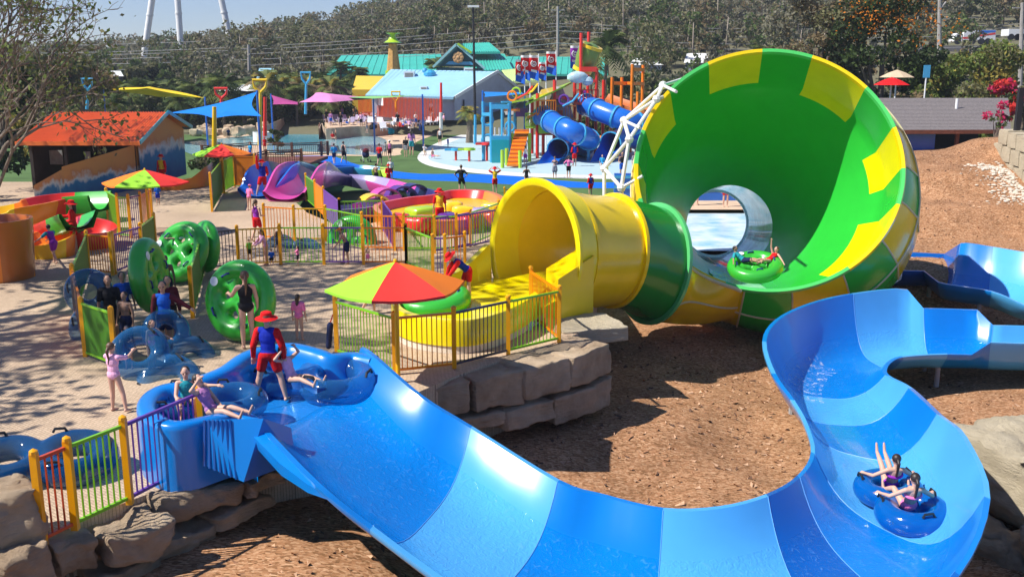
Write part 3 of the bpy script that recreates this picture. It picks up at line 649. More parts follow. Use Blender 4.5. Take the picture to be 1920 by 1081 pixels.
def wallrock(parent, xl, yl, xr, yr, ybl, ybr, z0, depth=.9, seed=0, m=None, rough=.045, gap=.02, e=.11):
    a = G(xl, yl, z0); b = G(xr, yr, z0); d = b - a; d.z = 0; ln = d.length; d.normalize(); nr = Vector((d.y, -d.x, 0))   # outward, towards the camera side
    zb = (A(xl, ybl, a.y).z + A(xr, ybr, b.y).z) / 2; h = z0 - zb
    c = (a + b) / 2 - nr * (depth / 2 - .06); c.z = z0 - h / 2
    mb = MB(); rock(mb, c + nr * (.05 * math.sin(seed * 2.3)), ln - .035, depth, h - .02, math.atan2(d.y, d.x) + .03 * math.sin(seed * 5.1), seed, rough=rough, e=e); return mb.build('stone_block', m or M_ROCK, parent, smooth=55)
wl = thing('rock_wall', 'retaining wall of squared brown sandstone blocks under the deck of the yellow slide basin', 'rock wall', G(950, 760, -1.6), world=True)
for i, a in enumerate([(745, 732, 782, 724, 785, 783, -.04), (782, 729, 884, 714, 783, 778, -.04), (884, 710, 983, 691, 776, 752, -.02), (981, 692, 1071, 669, 750, 729, 0), (1072, 669, 1149, 641, 726, 702, .02)]): wallrock(wl, *a, depth=1.2, seed=i + 1)
for i, a in enumerate([(848, 789, 951, 769, 808, 802), (951, 771, 1039, 744, 802, 785), (1039, 744, 1115, 720, 790, 776), (1114, 720, 1149, 706, 776, 762)]): wallrock(wl, *a, z0=-.80, depth=1.1, seed=i + 21)
wallrock(wl, 700, 745, 748, 736, 800, 790, -.2, seed=41)
mb = MB(); rock(mb, G(1095, 616, -.12), 1.7, 1.5, .35, .3, 5, rough=.03, e=.1); mb.build('top_slab', M_ROCKP, wl, smooth=55)
wl2 = thing('rock_wall', 'rough sandstone boulder wall below the multicoloured fence in the bottom left corner', 'rock wall', G(330, 1000, -.8), world=True)
for i, a in enumerate([(296, 946, 458, 896, 1000, 930, -.03, 1.1), (200, 1010, 324, 966, 1082, 1010, -.10, 1.0), (456, 899, 530, 872, 936, 896, -.05, .8), (514, 884, 566, 860, 918, 890, -.25, .8), (96, 1034, 184, 1000, 1090, 1060, -.05, .8), (0, 1050, 104, 1010, 1150, 1120, .22, 1.2)]):
    wallrock(wl2, *a[:7], depth=a[7], seed=i + 51, rough=.08, e=.2)
for i, a in enumerate([(402, 972, 512, 922, 1002, 938, -.5, .9), (298, 1020, 410, 972, 1076, 1004, -.52, .9), (180, 1080, 300, 1028, 1140, 1090, -.6, .9)]): wallrock(wl2, *a[:7], depth=a[7], seed=i + 61, rough=.07, e=.18)
lr = thing('boulder', 'sunlit sandstone boulder standing on the pavers at the left edge of the photo', 'boulder', G(10, 985, 0), world=True); mb = MB(); rock(mb, G(-12, 968, .4), 1.0, .9, .85, .5, 77, rough=.1, e=.3); mb.build('boulder_body', M_ROCK, lr, smooth=55)
wl3 = thing('rock_wall', 'pale sandstone boulders stacked beside the slide bend at the right edge', 'rock wall', Vector((9.6, 16, -2.4)), world=True)
for i, (c, s, r, e_, m) in enumerate([((10.2, 17.6, -1.6), (2.4, 3.2, 1.5), .35, .3, M_ROCKP), ((9.75, 14.9, -1.75), (1.6, 2.2, 1.5), .15, .3, M_ROCKP), ((9.5, 12.9, -1.9), (1.5, 1.9, 1.4), .1, .3, M_ROCK), ((8.9, 16.2, -2.6), (.9, 1.8, .9), .5, .3, M_ROCK), ((8.95, 14.3, -2.75), (.9, 1.9, .9), .2, .3, M_ROCK), ((9.0, 12.2, -2.8), (.9, 1.9, .9), .1, .3, M_ROCK)]):
    mb = MB(); rock(mb, c, *s, r, i + 81, rough=.12, e=e_); mb.build('boulder_block', m, wl3, smooth=55)
# cut-block wall up the bank at the right edge
wl4 = thing('block_wall', 'cream cut sandstone block retaining wall on the bark bank at the right edge', 'block wall', Vector((22.8, 45, 0)), world=True)
w0, w1 = Vector((23.35, 48.0, 0)), Vector((21.6, 36.5, 0)); dd = (w1 - w0); ln = dd.length; dd.normalize()
for r in range(5):
    zt = 3.25 - .72 * r; off = (.6 if r % 2 else 0); x = -off; k = 0
    while x < ln:
        L_ = 1.25; c = w0 + dd * (x + L_ / 2) + Vector((.5 + .0 * r, 0, zt - .36 - .055 * (x + .6))); x += L_; k += 1
        if r > 2 and x < 2.5 * (r - 2): continue
        mb = MB(); rock(mb, c, L_ - .03, .8, .70, math.atan2(dd.y, dd.x), r * 20 + k, n=5, rough=.02, e=.08); mb.build('stone_block', M_ROCKP, wl4, smooth=50)
pb = MB()
for i in range(620):
    t = rng.random(); x = 23.0 - abs(rng.gauss(0, .75)) - t * .9; y = 46.5 - t * 5 + rng.gauss(0, .4); s_ = rng.choice((.03, .04, .05, .06, .08, .12)); rz = rng.random() * 3
    pb.ball((x, y, bark_z(x, y) + s_ * .2), (s_, s_ * rng.uniform(.6, 1), s_ * .5), 6, rot=Matrix.Rotation(rz, 3, 'Z'))
pb.build('spilled_gravel', mat('white gravel', (.60, .52, .42), .9, .25, 9), kind='stuff', smooth=30)
# ---------------------------------------------------------------- fences
FC_ = {'g': (.20, .50, .01), 'o': (.80, .22, .0), 'p': (.13, .04, .30), 'r': (.55, .07, .02), 'y': (.85, .45, .0), 'b': (.03, .025, .05)}
FM = {k: gloss('fence paint ' + n, FC_[k], .35, coat=.15) for k, n in (('g', 'green'), ('o', 'orange'), ('p', 'purple'), ('r', 'red'), ('y', 'yellow'), ('b', 'dark'))}
FMT = {k: mat('fence mesh ' + n, (.07, .24, .012) if k == 'g' else FC_[k], .6, .06, 4, alpha=al) for k, n, al in (('g', 'green', .40), ('o', 'orange', .8), ('p', 'purple', .7), ('r', 'red', .8), ('y', 'yellow', .7))}
M_POST = gloss('post yellow', (.83, .36, .0), .35, coat=.15)
def fence(label, pts, cols, h=1.2, z=0.0, group=None, step=.11, pw=.09, pixel=True):
    """cols: one letter per panel; capital = solid sheet; '.' = gap"""
    P = [G(x, y, z) for x, y in pts] if pixel else [Vector(p) for p in pts]
    f = thing('panel_fence', label, 'fence', P[0], world=True, group=group)
    for p in P:
        mb = MB(); mb.bar(p, p + Vector((0, 0, h + .06)), pw, pw); mb.lathe([(.06, h + .06), (.055, h + .1), (.01, h + .13)], p, 8); mb.build('post', M_POST, f, smooth=40)
    for a, b, cl in zip(P, P[1:], cols):
        if cl == '.': continue
        d = (b - a); ln = d.length; d.normalize(); a2 = a + d * pw * .55; b2 = b - d * pw * .55; up = Vector((0, 0, 1)); mb = MB()
        mb.bar(a2 + up * (h - .03), b2 + up * (h - .03), .045, .045); mb.bar(a2 + up * .1, b2 + up * .1, .045, .045)
        n = max(2, int(ln / step))
        if cl.isupper():
            nr = Vector((d.y, -d.x, 0)) * .008; q = [a2 + up * .12, b2 + up * .12, b2 + up * (h - .05), a2 + up * (h - .05)]
            mb.add([p - nr for p in q] + [p + nr for p in q], [(3, 2, 1, 0), (4, 5, 6, 7), (0, 1, 5, 4), (1, 2, 6, 5), (2, 3, 7, 6), (3, 0, 4, 7)], 1)
        else:
            for k in range(1, n): q = lerp(a2, b2, k / n); mb.bar(q + up * .1, q + up * (h - .03), .02, .02)
        mb.build('fence_panel', [FM[cl.lower()], FMT.get(cl.lower(), FM['b'])], f, smooth=None)
    return f
FG = 'multicoloured panel fences'
fence('near fence of red, green and purple bar panels beside the blue launch pool', [(82, 1022), (142, 992), (244, 944), (383, 871)], 'rgp', group=FG)
fence('fence of green, orange and purple bar panels round the yellow basin deck', [(632, 664), (741, 702), (852, 690), (953, 664), (1048, 641), (995, 596)], 'gobgo', group=FG)
fence('fence pen with orange and green mesh panels holding blue tubes beside the queue', [(217, 690), (161, 668), (143, 590), (168, 512), (212, 516)], 'GOGo', group=FG)
fence('dark bar fence with a green end panel behind the leftmost green raft', [(216, 514), (268, 494), (293, 470)], 'pG', group=FG)
fence('fence with orange end and green mesh panel between the green rafts', [(362, 596), (384, 508)], 'G', group=FG)
fence('long bar fence crossing the middle of the plaza behind the queue', [(384, 508), (448, 500), (527, 496), (608, 496), (682, 496), (762, 496)], 'bygpo', group=FG, step=.12)
fence('fence with green and purple panels near the back of the parasol', [(762, 496), (812, 520), (835, 520), (872, 514)], 'gpo', group=FG, step=.12)
fence('pale bar fence on the upper plaza in front of the purple slides', [(497, 448), (553, 452), (612, 452), (680, 468), (758, 470), (856, 470), (930, 455)], 'oygogp', group=FG, step=.13)
fence('solid green, orange and purple panels beside the pink slide mouth', [(575, 377), (592, 392), (608, 408), (638, 436)], 'GOP', group=FG)
fence('green railed bar fence above the purple slide channels', [(638, 436), (718, 434), (740, 470)], 'gp', group=FG, step=.14)
fence('purple and green bar fence in front of the red slide basin', [(815, 475), (882, 462), (935, 440), (952, 420)], 'pgG', group=FG, step=.13)
fence('orange end post with tall green mesh panel under the far parasol', [(398, 397), (418, 362), (440, 350), (480, 350)], 'GgO', group=FG, h=1.6)
fence('lime and purple bar fence under the orange and green parasol', [(205, 430), (225, 444), (246, 446), (268, 440), (287, 428)], 'ggpo', group=FG, h=1.5, step=.13)
fence('yellow bar fence beside the brown slide tub at the left edge', [(18, 508), (40, 480), (62, 518)], 'yo', group=FG)
fence('low orange fence on the green beyond the yellow hood', [(946, 398), (1010, 394)], 'o', z=GZ, group=FG)
# ---------------------------------------------------------------- parasols
UC = [gloss('parasol ' + n, c, .7, coat=0, bump=.15, bs=40, spec=.2) for n, c in (('orange', (.80, .20, .02)), ('green', (.30, .62, .04)), ('red', (.80, .045, .035)))]
def parasol(label, foot, R_=1.3, h=2.42, rot=0.0, order=(0, 1, 2)):
    u = thing('parasol', label, 'parasol', foot, group='striped parasols')
    mb = MB(); mb.tube([(0, 0, 0), (0, 0, h - .05)], .045, 10); mb.lathe([(.16, 0), (.16, .03), (.05, .04)], n=16); mb.build('pole', FM['y'], u)
    NS = 6; rows = []; K = 5
    for i in range(K + 1):
        t = i / K; ring = []
        for s_ in range(NS):
            for k in range(4):
                a = rot + 2 * math.pi * (s_ + k / 4) / NS; f = math.cos(math.pi / NS) / math.cos((k / 4 - .5) * 2 * math.pi / NS); sag = .05 * math.sin(math.pi * k / 4) * t
                ring.append(Vector((math.cos(a) * R_ * t * f if t else 0, math.sin(a) * R_ * t * f if t else 0, h - .46 * t ** 1.12 - sag)))
        rows.append(ring)
    for s_ in range(NS):
        mb = MB(); sub = [[r[(s_ * 4 + k) % (NS * 4)] for k in range(5)] for r in rows]; mb.loft(sub, wrap=False)
        mb.loft([sub[-1], [p - Vector((0, 0, .05)) for p in sub[-1]]], wrap=False); mb.build('canopy_panel', UC[order[s_ % 3]], u, smooth=60)
    mb = MB()
    for s_ in range(NS):
        a = rot + 2 * math.pi * s_ / NS; mb.tube([(0, 0, h - .06), (math.cos(a) * R_ * .98, math.sin(a) * R_ * .98, h - .5)], .013, 5)
        mb.tube([(0, 0, h - .55), (math.cos(a) * R_ * .5, math.sin(a) * R_ * .5, h - .27)], .012, 5)
    mb.build('ribs', M_STEEL, u); mb = MB(); mb.ball((0, 0, h + .02), .04, 8); mb.build('finial', FM['y'], u)
parasol('near parasol of lime, red and orange segments standing beside the yellow basin', G(747, 717, 0), 1.36, rot=RAD(-102), order=(2, 0, 1))
parasol('middle parasol of orange, lime and red segments left of the green rafts', G(281, 440, 0), 1.55, rot=RAD(-112), order=(1, 2, 0))
parasol('far small parasol of lime, red and orange segments by the timber bridge', G(421, 362, 0), 1.4, rot=RAD(-110), order=(2, 0, 1))
# ---------------------------------------------------------------- inflatable rafts
M_RG = gloss('green vinyl', (.035, .40, .035), .3, coat=.3); M_BLK = mat('black rubber', (.012, .012, .014), .5, .1); M_NAVY = mat('navy strap', (.01, .03, .22), .6, .1); M_PRINT = mat('white print', (.75, .78, .8), .5, .05)
M_CLR = gloss('clear blue vinyl', (.025, .17, .42), .05, alpha=.24, var=.02); M_CLR.node_tree.nodes['Principled BSDF'].inputs['Coat Weight'].default_value = 1
M_CLD = gloss('blue vinyl', (.0, .11, .42), .12, alpha=.72, var=.04)
def green_raft(label, loc, rot):
    t = thing('green_raft', label, 'inflatable raft', loc, group='round green rafts'); t.rotation_euler = rot
    mb = MB(); mb.torus((0, 0, 0), .70, .225, 40, 14)
    for k in range(4):
        a = math.pi / 4 + k * math.pi / 2; mb.torus((math.cos(a) * .33, math.sin(a) * .33, 0), .255, .15, 24, 10)
    mb.ball((0, 0, 0), (.24, .24, .12), 12)
    mb.build('raft_body', M_RG, t, remesh=.028, sm_it=4)
    for k in range(4):
        a = k * math.pi / 2; p = Vector((math.cos(a) * .62, math.sin(a) * .62, .215)); d = Vector((-math.sin(a), math.cos(a), 0))
        mb = MB(); mb.tube([p - d * .11 - Vector((0, 0, .03)), p - d * .08 + Vector((0, 0, .035)), p + d * .08 + Vector((0, 0, .035)), p + d * .11 - Vector((0, 0, .03))], .022, 6); mb.build('grab_handle', M_NAVY, t)
    a = RAD(118); mb = MB(); mb.lathe([(.001, .0), (.105, .0), (.105, .012), (.001, .014)], (math.cos(a) * .70, math.sin(a) * .70, .222), 20); mb.build('round_emblem', M_PRINT, t)
    return t
def face(nx, ny, nz, roll=0):
    n = Vector((nx, ny, nz)).normalized(); q = n.to_track_quat('Z', 'Y'); return (q @ Matrix.Rotation(roll, 3, 'Z').to_quaternion()).to_euler()
gr = green_raft('large green raft stood upright beside the woman in a black swimsuit', A(451, 563, 21.6), face(-.42, -1, .22, .5))
def gcopy(label, loc, rot, sc=None): c = dup(gr, loc, None, label, scale=sc); c.rotation_euler = rot; return c
gcopy('green raft carried edge-on above the waiting crowd', A(280, 516, 22.6), face(1, .02, .12, .2), .97)
gcopy('green raft tilted back with round holes showing, behind the queue', A(340, 472, 28.0), face(-.35, -.75, .42, .9))
gcopy('darker green raft half behind a bar fence next to the tilted raft', A(386, 462, 29.0), face(-.75, -.6, .1, .3), .85)
gcopy('green raft stood against the middle fence behind the man in a cap', A(660, 452, 34.5), face(-.2, -1, .25, .1))
gcopy('green raft floating flat in the yellow start basin', G(812, 562, .60), face(-.05, -.12, 1, .4))
gcopy('green raft with two riders at the bottom of the funnel', Vector((0, 0, 0)), (0, 0, 0)).name = 'green_raft.900'
RAFT_F = bpy.data.objects['green_raft.900']
RAFT_F.location = A(1416, 500, 29.6); RAFT_F.rotation_euler = face(-.12, -.3, 1, .4); RAFT_F.scale = (.92,) * 3
def blue_tube(label, loc, rot, m, group='clear blue double tubes'):
    t = thing('blue_tube', label, 'inflatable tube', loc, group=group); t.rotation_euler = rot
    mb = MB(); mb.torus((0, -.47, 0), .42, .215, 36, 14); mb.torus((0, .46, 0), .40, .20, 36, 14); mb.build('tube_body', m, t, remesh=.03, sm_it=4)
    for (x, y) in ((-.46, -.22), (.46, -.22), (-.44, .62), (.44, .62), (0, -.98)):
        mb = MB(); w_ = .1; d = Vector((0, 1, 0)) if x else Vector((1, 0, 0)); p = Vector((x, y, .19)); mb.tube([p - d * w_, p - d * w_ * .7 + Vector((0, 0, .06)), p + d * w_ * .7 + Vector((0, 0, .06)), p + d * w_], .022, 6); mb.build('grab_handle', M_BLK, t)
    return t
bt = blue_tube('deep blue double tube with two girls riding round the slide bend', Vector((0, 0, 0)), (0, 0, 0), M_CLD)
RIDE = G(1688, 938, -1.25); bt.location = RIDE; bt.rotation_euler = (RAD(2), RAD(-4), RAD(5))
bc = blue_tube('clear blue double tube held upright by the girl in the pink rash shirt', A(290, 690, 18.9), face(.15, -.75, .65, .7), M_CLR)
def bcopy(label, loc, rot, sc=None): c = dup(bc, loc, None, label, scale=sc); c.rotation_euler = rot; return c
bcopy('clear blue tube leaning behind the boy in the blue rash shirt queue', A(335, 648, 20.2), face(.5, -.7, .5, .5), .85)
bcopy('blue tube standing upright inside the mesh fence pen', A(172, 580, 22.0), face(.3, -1, .2, .1), .9)
c = blue_tube('dark blue double tube lying on the pavers behind the red fence panel', G(78, 862, .28), (0, 0, 0), gloss('dark clear vinyl', (.0, .06, .20), .06, alpha=.5, var=.02)); c.rotation_euler = face(.1, -.2, 1, 1.4)
bcopy('clear tube with riders floating in the launch pool beside the lifeguard', G(585, 708, .66), face(0, -.12, 1, 1.25), 1.15)
bcopy('clear tube at the left end of the launch pool with two girls aboard', G(385, 756, .80), face(0, -.12, 1, 1.6), .9)
bcopy('pale clear tube carried by the group behind the middle fence', A(548, 474, 33.5), face(-.1, -.9, .5, 1.4), 1.0)
0 and bcopy('clear tube lying flat on the pavers between the queue and the launch pool', G(400, 684, .12), face(0, 0, 1, .8), .8)
# ================================================================ people
SK = {'f': mat('fair skin', (.60, .35, .25), .55, .08, 9), 't': mat('tanned skin', (.43, .235, .15), .55, .08, 9), 'd': mat('brown skin', (.24, .125, .08), .55, .08, 9)}
HC = {'b': mat('dark brown hair', (.028, .016, .011), .5, .3, 25), 'n': mat('brown hair', (.11, .055, .03), .5, .3, 25), 'y': mat('fair hair', (.36, .23, .10), .5, .3, 25), 'k': mat('black hair', (.01, .009, .009), .45, .3, 25)}
CL = {n: cloth('cloth ' + n, c) for n, c in {'red': (.62, .01, .012), 'blue': (.008, .025, .34), 'yellow': (.85, .55, .02), 'pink': (.85, .20, .42), 'rose': (.80, .42, .60), 'black': (.012, .012, .015), 'navy': (.012, .02, .07), 'white': (.75, .75, .75), 'grey': (.28, .28, .30),
      'purple': (.28, .03, .38), 'green': (.15, .50, .06), 'teal': (.02, .30, .36), 'cyan': (.03, .33, .62), 'maroon': (.10, .012, .02), 'orange': (.85, .26, .02), 'sand': (.55, .42, .28), 'royal': (.01, .10, .50), 'mauve': (.42, .18, .40)}.items()}
M_EYE = mat('eye', (.02, .015, .012), .2, 0); M_LIP = mat('lip', (.45, .14, .12), .5, 0)
ARM = {'down': ((.035, .0, -.165), (.045, .035, -.32)), 'hips': ((.12, -.04, -.12), (.03, .03, -.235)), 'up': ((.03, .03, .165), (.02, .05, .33)), 'fwd': ((.02, .11, -.11), (0, .26, -.10)), 'low': ((.02, .10, -.13), (-.02, .22, -.2)),
       'head': ((.13, .03, .07), (.03, .06, .17)), 'out': ((.15, .03, -.05), (.27, .12, -.03)), 'bent': ((.035, .0, -.165), (.0, .13, -.19)), 'phone': ((.05, .06, -.14), (-.02, .13, -.02)), 'side': ((.13, .02, -.09), (.25, .06, -.16)), 'grip': ((.15, .06, -.08), (.27, .16, .02)), 'back': ((.06, -.06, -.15), (.07, -.10, -.3))}
LEG = {'s': ((.008, .01, -.245), (.012, -.01, -.49)), 'w': ((.07, .02, -.24), (.13, -.005, -.475)), 'f': ((.0, .09, -.23), (.0, .10, -.475)), 'b': ((.0, -.02, -.245), (.0, -.14, -.455)), 'sit': ((.03, .235, .01), (.035, .255, -.23)), 'long': ((.03, .23, .04), (.05, .46, .0)), 'up': ((.03, .19, .13), (.05, .36, .27)), 'bendk': ((.02, .17, -.17), (.02, .02, -.37)), 'curl': ((.05, .2, .1), (.04, .16, -.12)), 'x': ((.16, .17, .0), (-.03, .23, -.05))}
def person(label, foot, yaw, h, arms='down', legs='ss', top=None, bottom=None, hat=None, hair='b', hs='short', skin='f', lean=0, side=0, hz=.53, det=0, group=None, turn=0, nod=0, seat=False, sleeve=None, name='person', tilt=None):
    arms = [arms, arms] if isinstance(arms, (str,)) else list(arms); arms = [ARM[a] if isinstance(a, str) else a for a in arms]
    lg = [LEG[legs[0]], LEG[legs[1]]] if isinstance(legs, str) and legs not in LEG else ([LEG[legs]] * 2 if isinstance(legs, str) else [LEG[l] if isinstance(l, str) else l for l in legs])
    t = thing(name, label, 'person', foot, RAD(yaw), group)
    if tilt: t.rotation_euler = tilt
    V = lambda x, f, z: Vector((x, -f, z))
    if seat: hz = 0.0
    pel = V(0, 0, hz); tl, sd = RAD(lean), RAD(side)
    up = V(math.sin(sd), math.sin(tl) * math.cos(sd), math.cos(tl) * math.cos(sd)).normalized(); X = Vector((1, 0, 0)); X = (X - up * X.dot(up)).normalized(); F = X.cross(up) * 1.0   # F points backwards or forwards
    F = V(0, 1, 0) - up * V(0, 1, 0).dot(up); F.normalize()
    chest = pel + up * .185; nb = pel + up * .285; hd = (up * .55 + Vector((0, 0, .45))).normalized(); hd = (hd + V(0, math.sin(RAD(nod)), 0)).normalized(); head = nb + hd * .115
    q = Matrix.Rotation(RAD(turn), 3, 'Z'); hf = q @ V(0, 1, 0); hf = (hf - hd * hf.dot(hd)).normalized(); hx = hd.cross(hf) * -1
    S = h; vox = {0: .021, 1: .015, 2: .0085}[det] * max(h, 1.0) / 1.5
    n = {0: 7, 1: 9, 2: 12}[det]
    B = MB()
    def cap(mb, a, b, ra, rb, inf=1.0, add=0.0): mb.capsule(a * S, b * S, ra * S * inf + add, rb * S * inf + add, n)
    def torso(mb, inf=1.0, add=0.0, hips=True, shoulders=True):
        Mx = Matrix((X, F, up)).transposed()
        mb.ball((pel + up * .2) * S, tuple((v * S * inf + add) for v in (.088, .062, .105)), n + 2, rot=Mx); mb.ball((pel + up * .10) * S, tuple((v * S * inf + add) for v in (.075, .054, .09)), n + 2, rot=Mx)
        if hips: mb.ball((pel + up * .015) * S, tuple((v * S * inf + add) for v in (.088, .066, .07)), n + 2, rot=Mx)
        if shoulders:
            for s_ in (-1, 1): cap(mb, nb - up * .012 + X * s_ * .02, pel + up * .268 + X * s_ * .098, .034, .032, inf, add)
    torso(B); cap(B, nb - up * .02, head - hd * .03, .03, .028)
    Mh = Matrix((hx, hf, hd)).transposed(); B.ball((head + hd * .012) * S, (.050 * S, .061 * S, .066 * S), n + 4, rot=Mh); B.ball((head - hd * .03 + hf * .016) * S, (.036 * S, .042 * S, .04 * S), n, rot=Mh)
    if det >= 1:
        B.ball((head - hd * .008 + hf * .062) * S, (.009 * S, .014 * S, .014 * S), 6, rot=Mh)
        for s_ in (-1, 1): B.ball((head - hd * .003 + hx * s_ * .052) * S, (.007 * S, .012 * S, .017 * S), 6, rot=Mh)
    J = []
    for k, s_ in enumerate((-1, 1)):
        sh = pel + up * .265 + X * s_ * .103
        e_, w_ = arms[k]; el = sh + Vector((e_[0] * s_, -e_[1], e_[2])); wr = sh + Vector((w_[0] * s_, -w_[1], w_[2]))
        cap(B, sh, el, .030, .024); cap(B, el, wr, .024, .016)
        d = (wr - el).normalized(); sx = d.cross(Vector((0, 0, 1)));  sx = sx.normalized() if sx.length > .1 else X; nr = sx.cross(d)
        if det < 2: B.ball((wr + d * .045) * S, (.018 * S, .018 * S, .045 * S), n, rot=d.to_track_quat('Z', 'Y').to_matrix()); cap(B, wr + d * .02 + sx * .012 * s_, wr + d * .05 + sx * .032 * s_, .009, .008)
        else:
            cap(B, wr, wr + d * .04, .017, .022); cap(B, wr + d * .03 - sx * .014, wr + d * .035 + sx * .014, .014, .014)
            for j, ln in enumerate((.040, .047, .044, .034)):
                p0 = wr + d * .048 + sx * (-.021 + .014 * j); p1 = p0 + d * ln * .55 - nr * .006; p2 = p1 + d * ln * .38 - nr * .018; cap(B, p0, p1, .0066, .0062); cap(B, p1, p2, .0062, .0055)
            cap(B, wr + d * .012 + sx * .014 * s_, wr + d * .035 + sx * .036 * s_, .0085, .0075); cap(B, wr + d * .035 + sx * .036 * s_, wr + d * .058 + sx * .038 * s_ - nr * .008, .0075, .006)
        hp = pel + X * s_ * .048 - up * .005
        k_, a_ = lg[k]; kn = hp + Vector((k_[0] * s_, -k_[1], k_[2])); an = hp + Vector((a_[0] * s_, -a_[1], a_[2]))
        cap(B, hp, kn, .050, .034); mid = kn.lerp(an, .3); cap(B, kn, mid, .033, .034); cap(B, mid, an, .034, .021)
        ld_ = (an - kn).normalized(); ff = Vector((0, -1, 0)) - ld_ * Vector((0, -1, 0)).dot(ld_) * .85
        if abs(ld_.y) > .75: ff = Vector((0, -.3, .8))
        ff.normalize(); cap(B, an - ff * .015 + ld_ * .012, an + ff * .075 + ld_ * .020, .021, .016); cap(B, an + ff * .075 + ld_ * .020, an + ff * .10 + ld_ * .022, .016, .013)
        J.append((sh, el, wr, hp, kn, an))
    B.build('body', SK[skin], t, remesh=vox, sm_it=2)
    ad = .004 * S + .006 * (1 if det < 2 else .6)
    if top:
        kind, c = top; T = MB()
        if kind in ('swim', 'tank'): torso(T, 1.03, ad * .8, hips=True, shoulders=False)
        elif kind == 'bikini': T.tube([(chest + up * .015 + X * math.cos(a) * .090 + F * math.sin(a) * .066) * S for a in [k * math.pi / 8 for k in range(16)]], .022 * S, 6, closed=True)
        else:
            torso(T, 1.05, ad, hips=kind != 'crop')
        if kind == 'tank' or kind == 'swim':
            for s_ in (-1, 1): cap(T, pel + up * .24 + X * s_ * .06 + F * .03, pel + up * .29 + X * s_ * .05, .016, .016, 1, ad)
        if kind in ('tee', 'long') and not sleeve:
            for sh, el, wr, *_r in J:
                cap(T, sh, sh.lerp(el, .75 if kind == 'tee' else 1), .032, .028, 1.06, ad)
                if kind == 'long': cap(T, el, el.lerp(wr, .92), .026, .019, 1.06, ad)
        T.build('shirt' if kind in ('tee', 'long', 'tank') else 'swimsuit', CL[c], t, remesh=vox * 1.1, sm_it=2)
        if sleeve:
            for sh, el, wr, *_r in J:
                T = MB(); cap(T, sh + Vector((0, 0, .0)), sh.lerp(el, 1 if kind == 'long' else .75), .036, .029, 1.08, ad)
                if kind == 'long': cap(T, el, el.lerp(wr, .92), .027, .020, 1.06, ad)
                T.build('sleeve', CL[sleeve], t, remesh=vox * 1.1, sm_it=2)
    if bottom:
        kind, c = bottom; T = MB(); Mx = Matrix((X, F, up)).transposed(); T.ball((pel + up * .012) * S, tuple((v * S * 1.06 + ad) for v in (.088, .067, .068)), n + 2, rot=Mx)
        if kind != 'brief':
            for sh, el, wr, hp, kn, an in J:
                cap(T, hp, hp.lerp(kn, .62 if kind == 'shorts' else 1.0), .052, .044 if kind == 'shorts' else .038, 1.08, ad)
                if kind == 'pants': cap(T, kn, kn.lerp(an, .92), .037, .027, 1.08, ad)
                if kind == 'skirt': cap(T, hp, hp.lerp(kn, .7), .06, .075, 1.0, ad)
        T.build('shorts' if kind == 'shorts' else 'trousers' if kind == 'pants' else 'skirt' if kind == 'skirt' else 'swim_brief', CL[c], t, remesh=vox * 1.1, sm_it=2)
    if hs != 'none':
        T = MB(); T.ball((head + hd * .022 - hf * .012) * S, (.056 * S, .060 * S, .060 * S), n + 4, rot=Mh)
        if hs == 'long': cap(T, head - hf * .045, nb - hf * .055 - hd * .02, .045, .034); cap(T, nb - hf * .055 - hd * .02, nb - F * .06 - up * .05, .034, .018)
        if hs == 'pony': cap(T, head - hf * .06 + hd * .01, head - hf * .085 - hd * .03, .018, .022); cap(T, head - hf * .085 - hd * .03, nb - F * .065 - up * .05, .022, .012); cap(T, nb - F * .065 - up * .05, nb - F * .072 - up * .11 + X * .01, .013, .007)
        T.build('hair', HC[hair], t, remesh=vox, sm_it=1)
    if hat:
        kind, c = hat; T = MB(); o = (head + hd * .025) * S; ax = (hd - hf * .08).normalized()
        if kind == 'brim': T.lathe([(.060 * S, .0), (.118 * S, -.018 * S), (.124 * S, -.016 * S), (.064 * S, .010 * S), (.062 * S, .03 * S), (.056 * S, .052 * S), (.035 * S, .062 * S), (.002, .064 * S)], o, 20, axis=ax, cap=False)
        else:
            T.lathe([(.063 * S, -.004 * S), (.063 * S, .015 * S), (.055 * S, .042 * S), (.03 * S, .056 * S), (.002, .059 * S)], o, 16, axis=ax, cap=False); pk = o + hf * .085 * S
            T.ball(pk + ax * .0, (.045 * S, .05 * S, .006 * S), 10, rot=Mh)
        T.build('hat', CL[c], t)
    if det == 2:
        for s_ in (-1, 1): T = MB(); T.ball((head + hd * .006 + hx * s_ * .021 + hf * .054) * S, .0085 * S, 8); T.build('eye', M_EYE, t)
        T = MB(); T.ball((head - hd * .036 + hf * .053) * S, (.017 * S, .006 * S, .006 * S), 8, rot=Mh); T.build('mouth', M_LIP, t)
    return t
def at(label, px, py, hpx, yaw, z=0.0, **k):
    p = G(px, py, z); h = A(px, py - hpx, p.y).z - z; return person(label, p, yaw, h, **k)
LG = 'lifeguards in red hats'
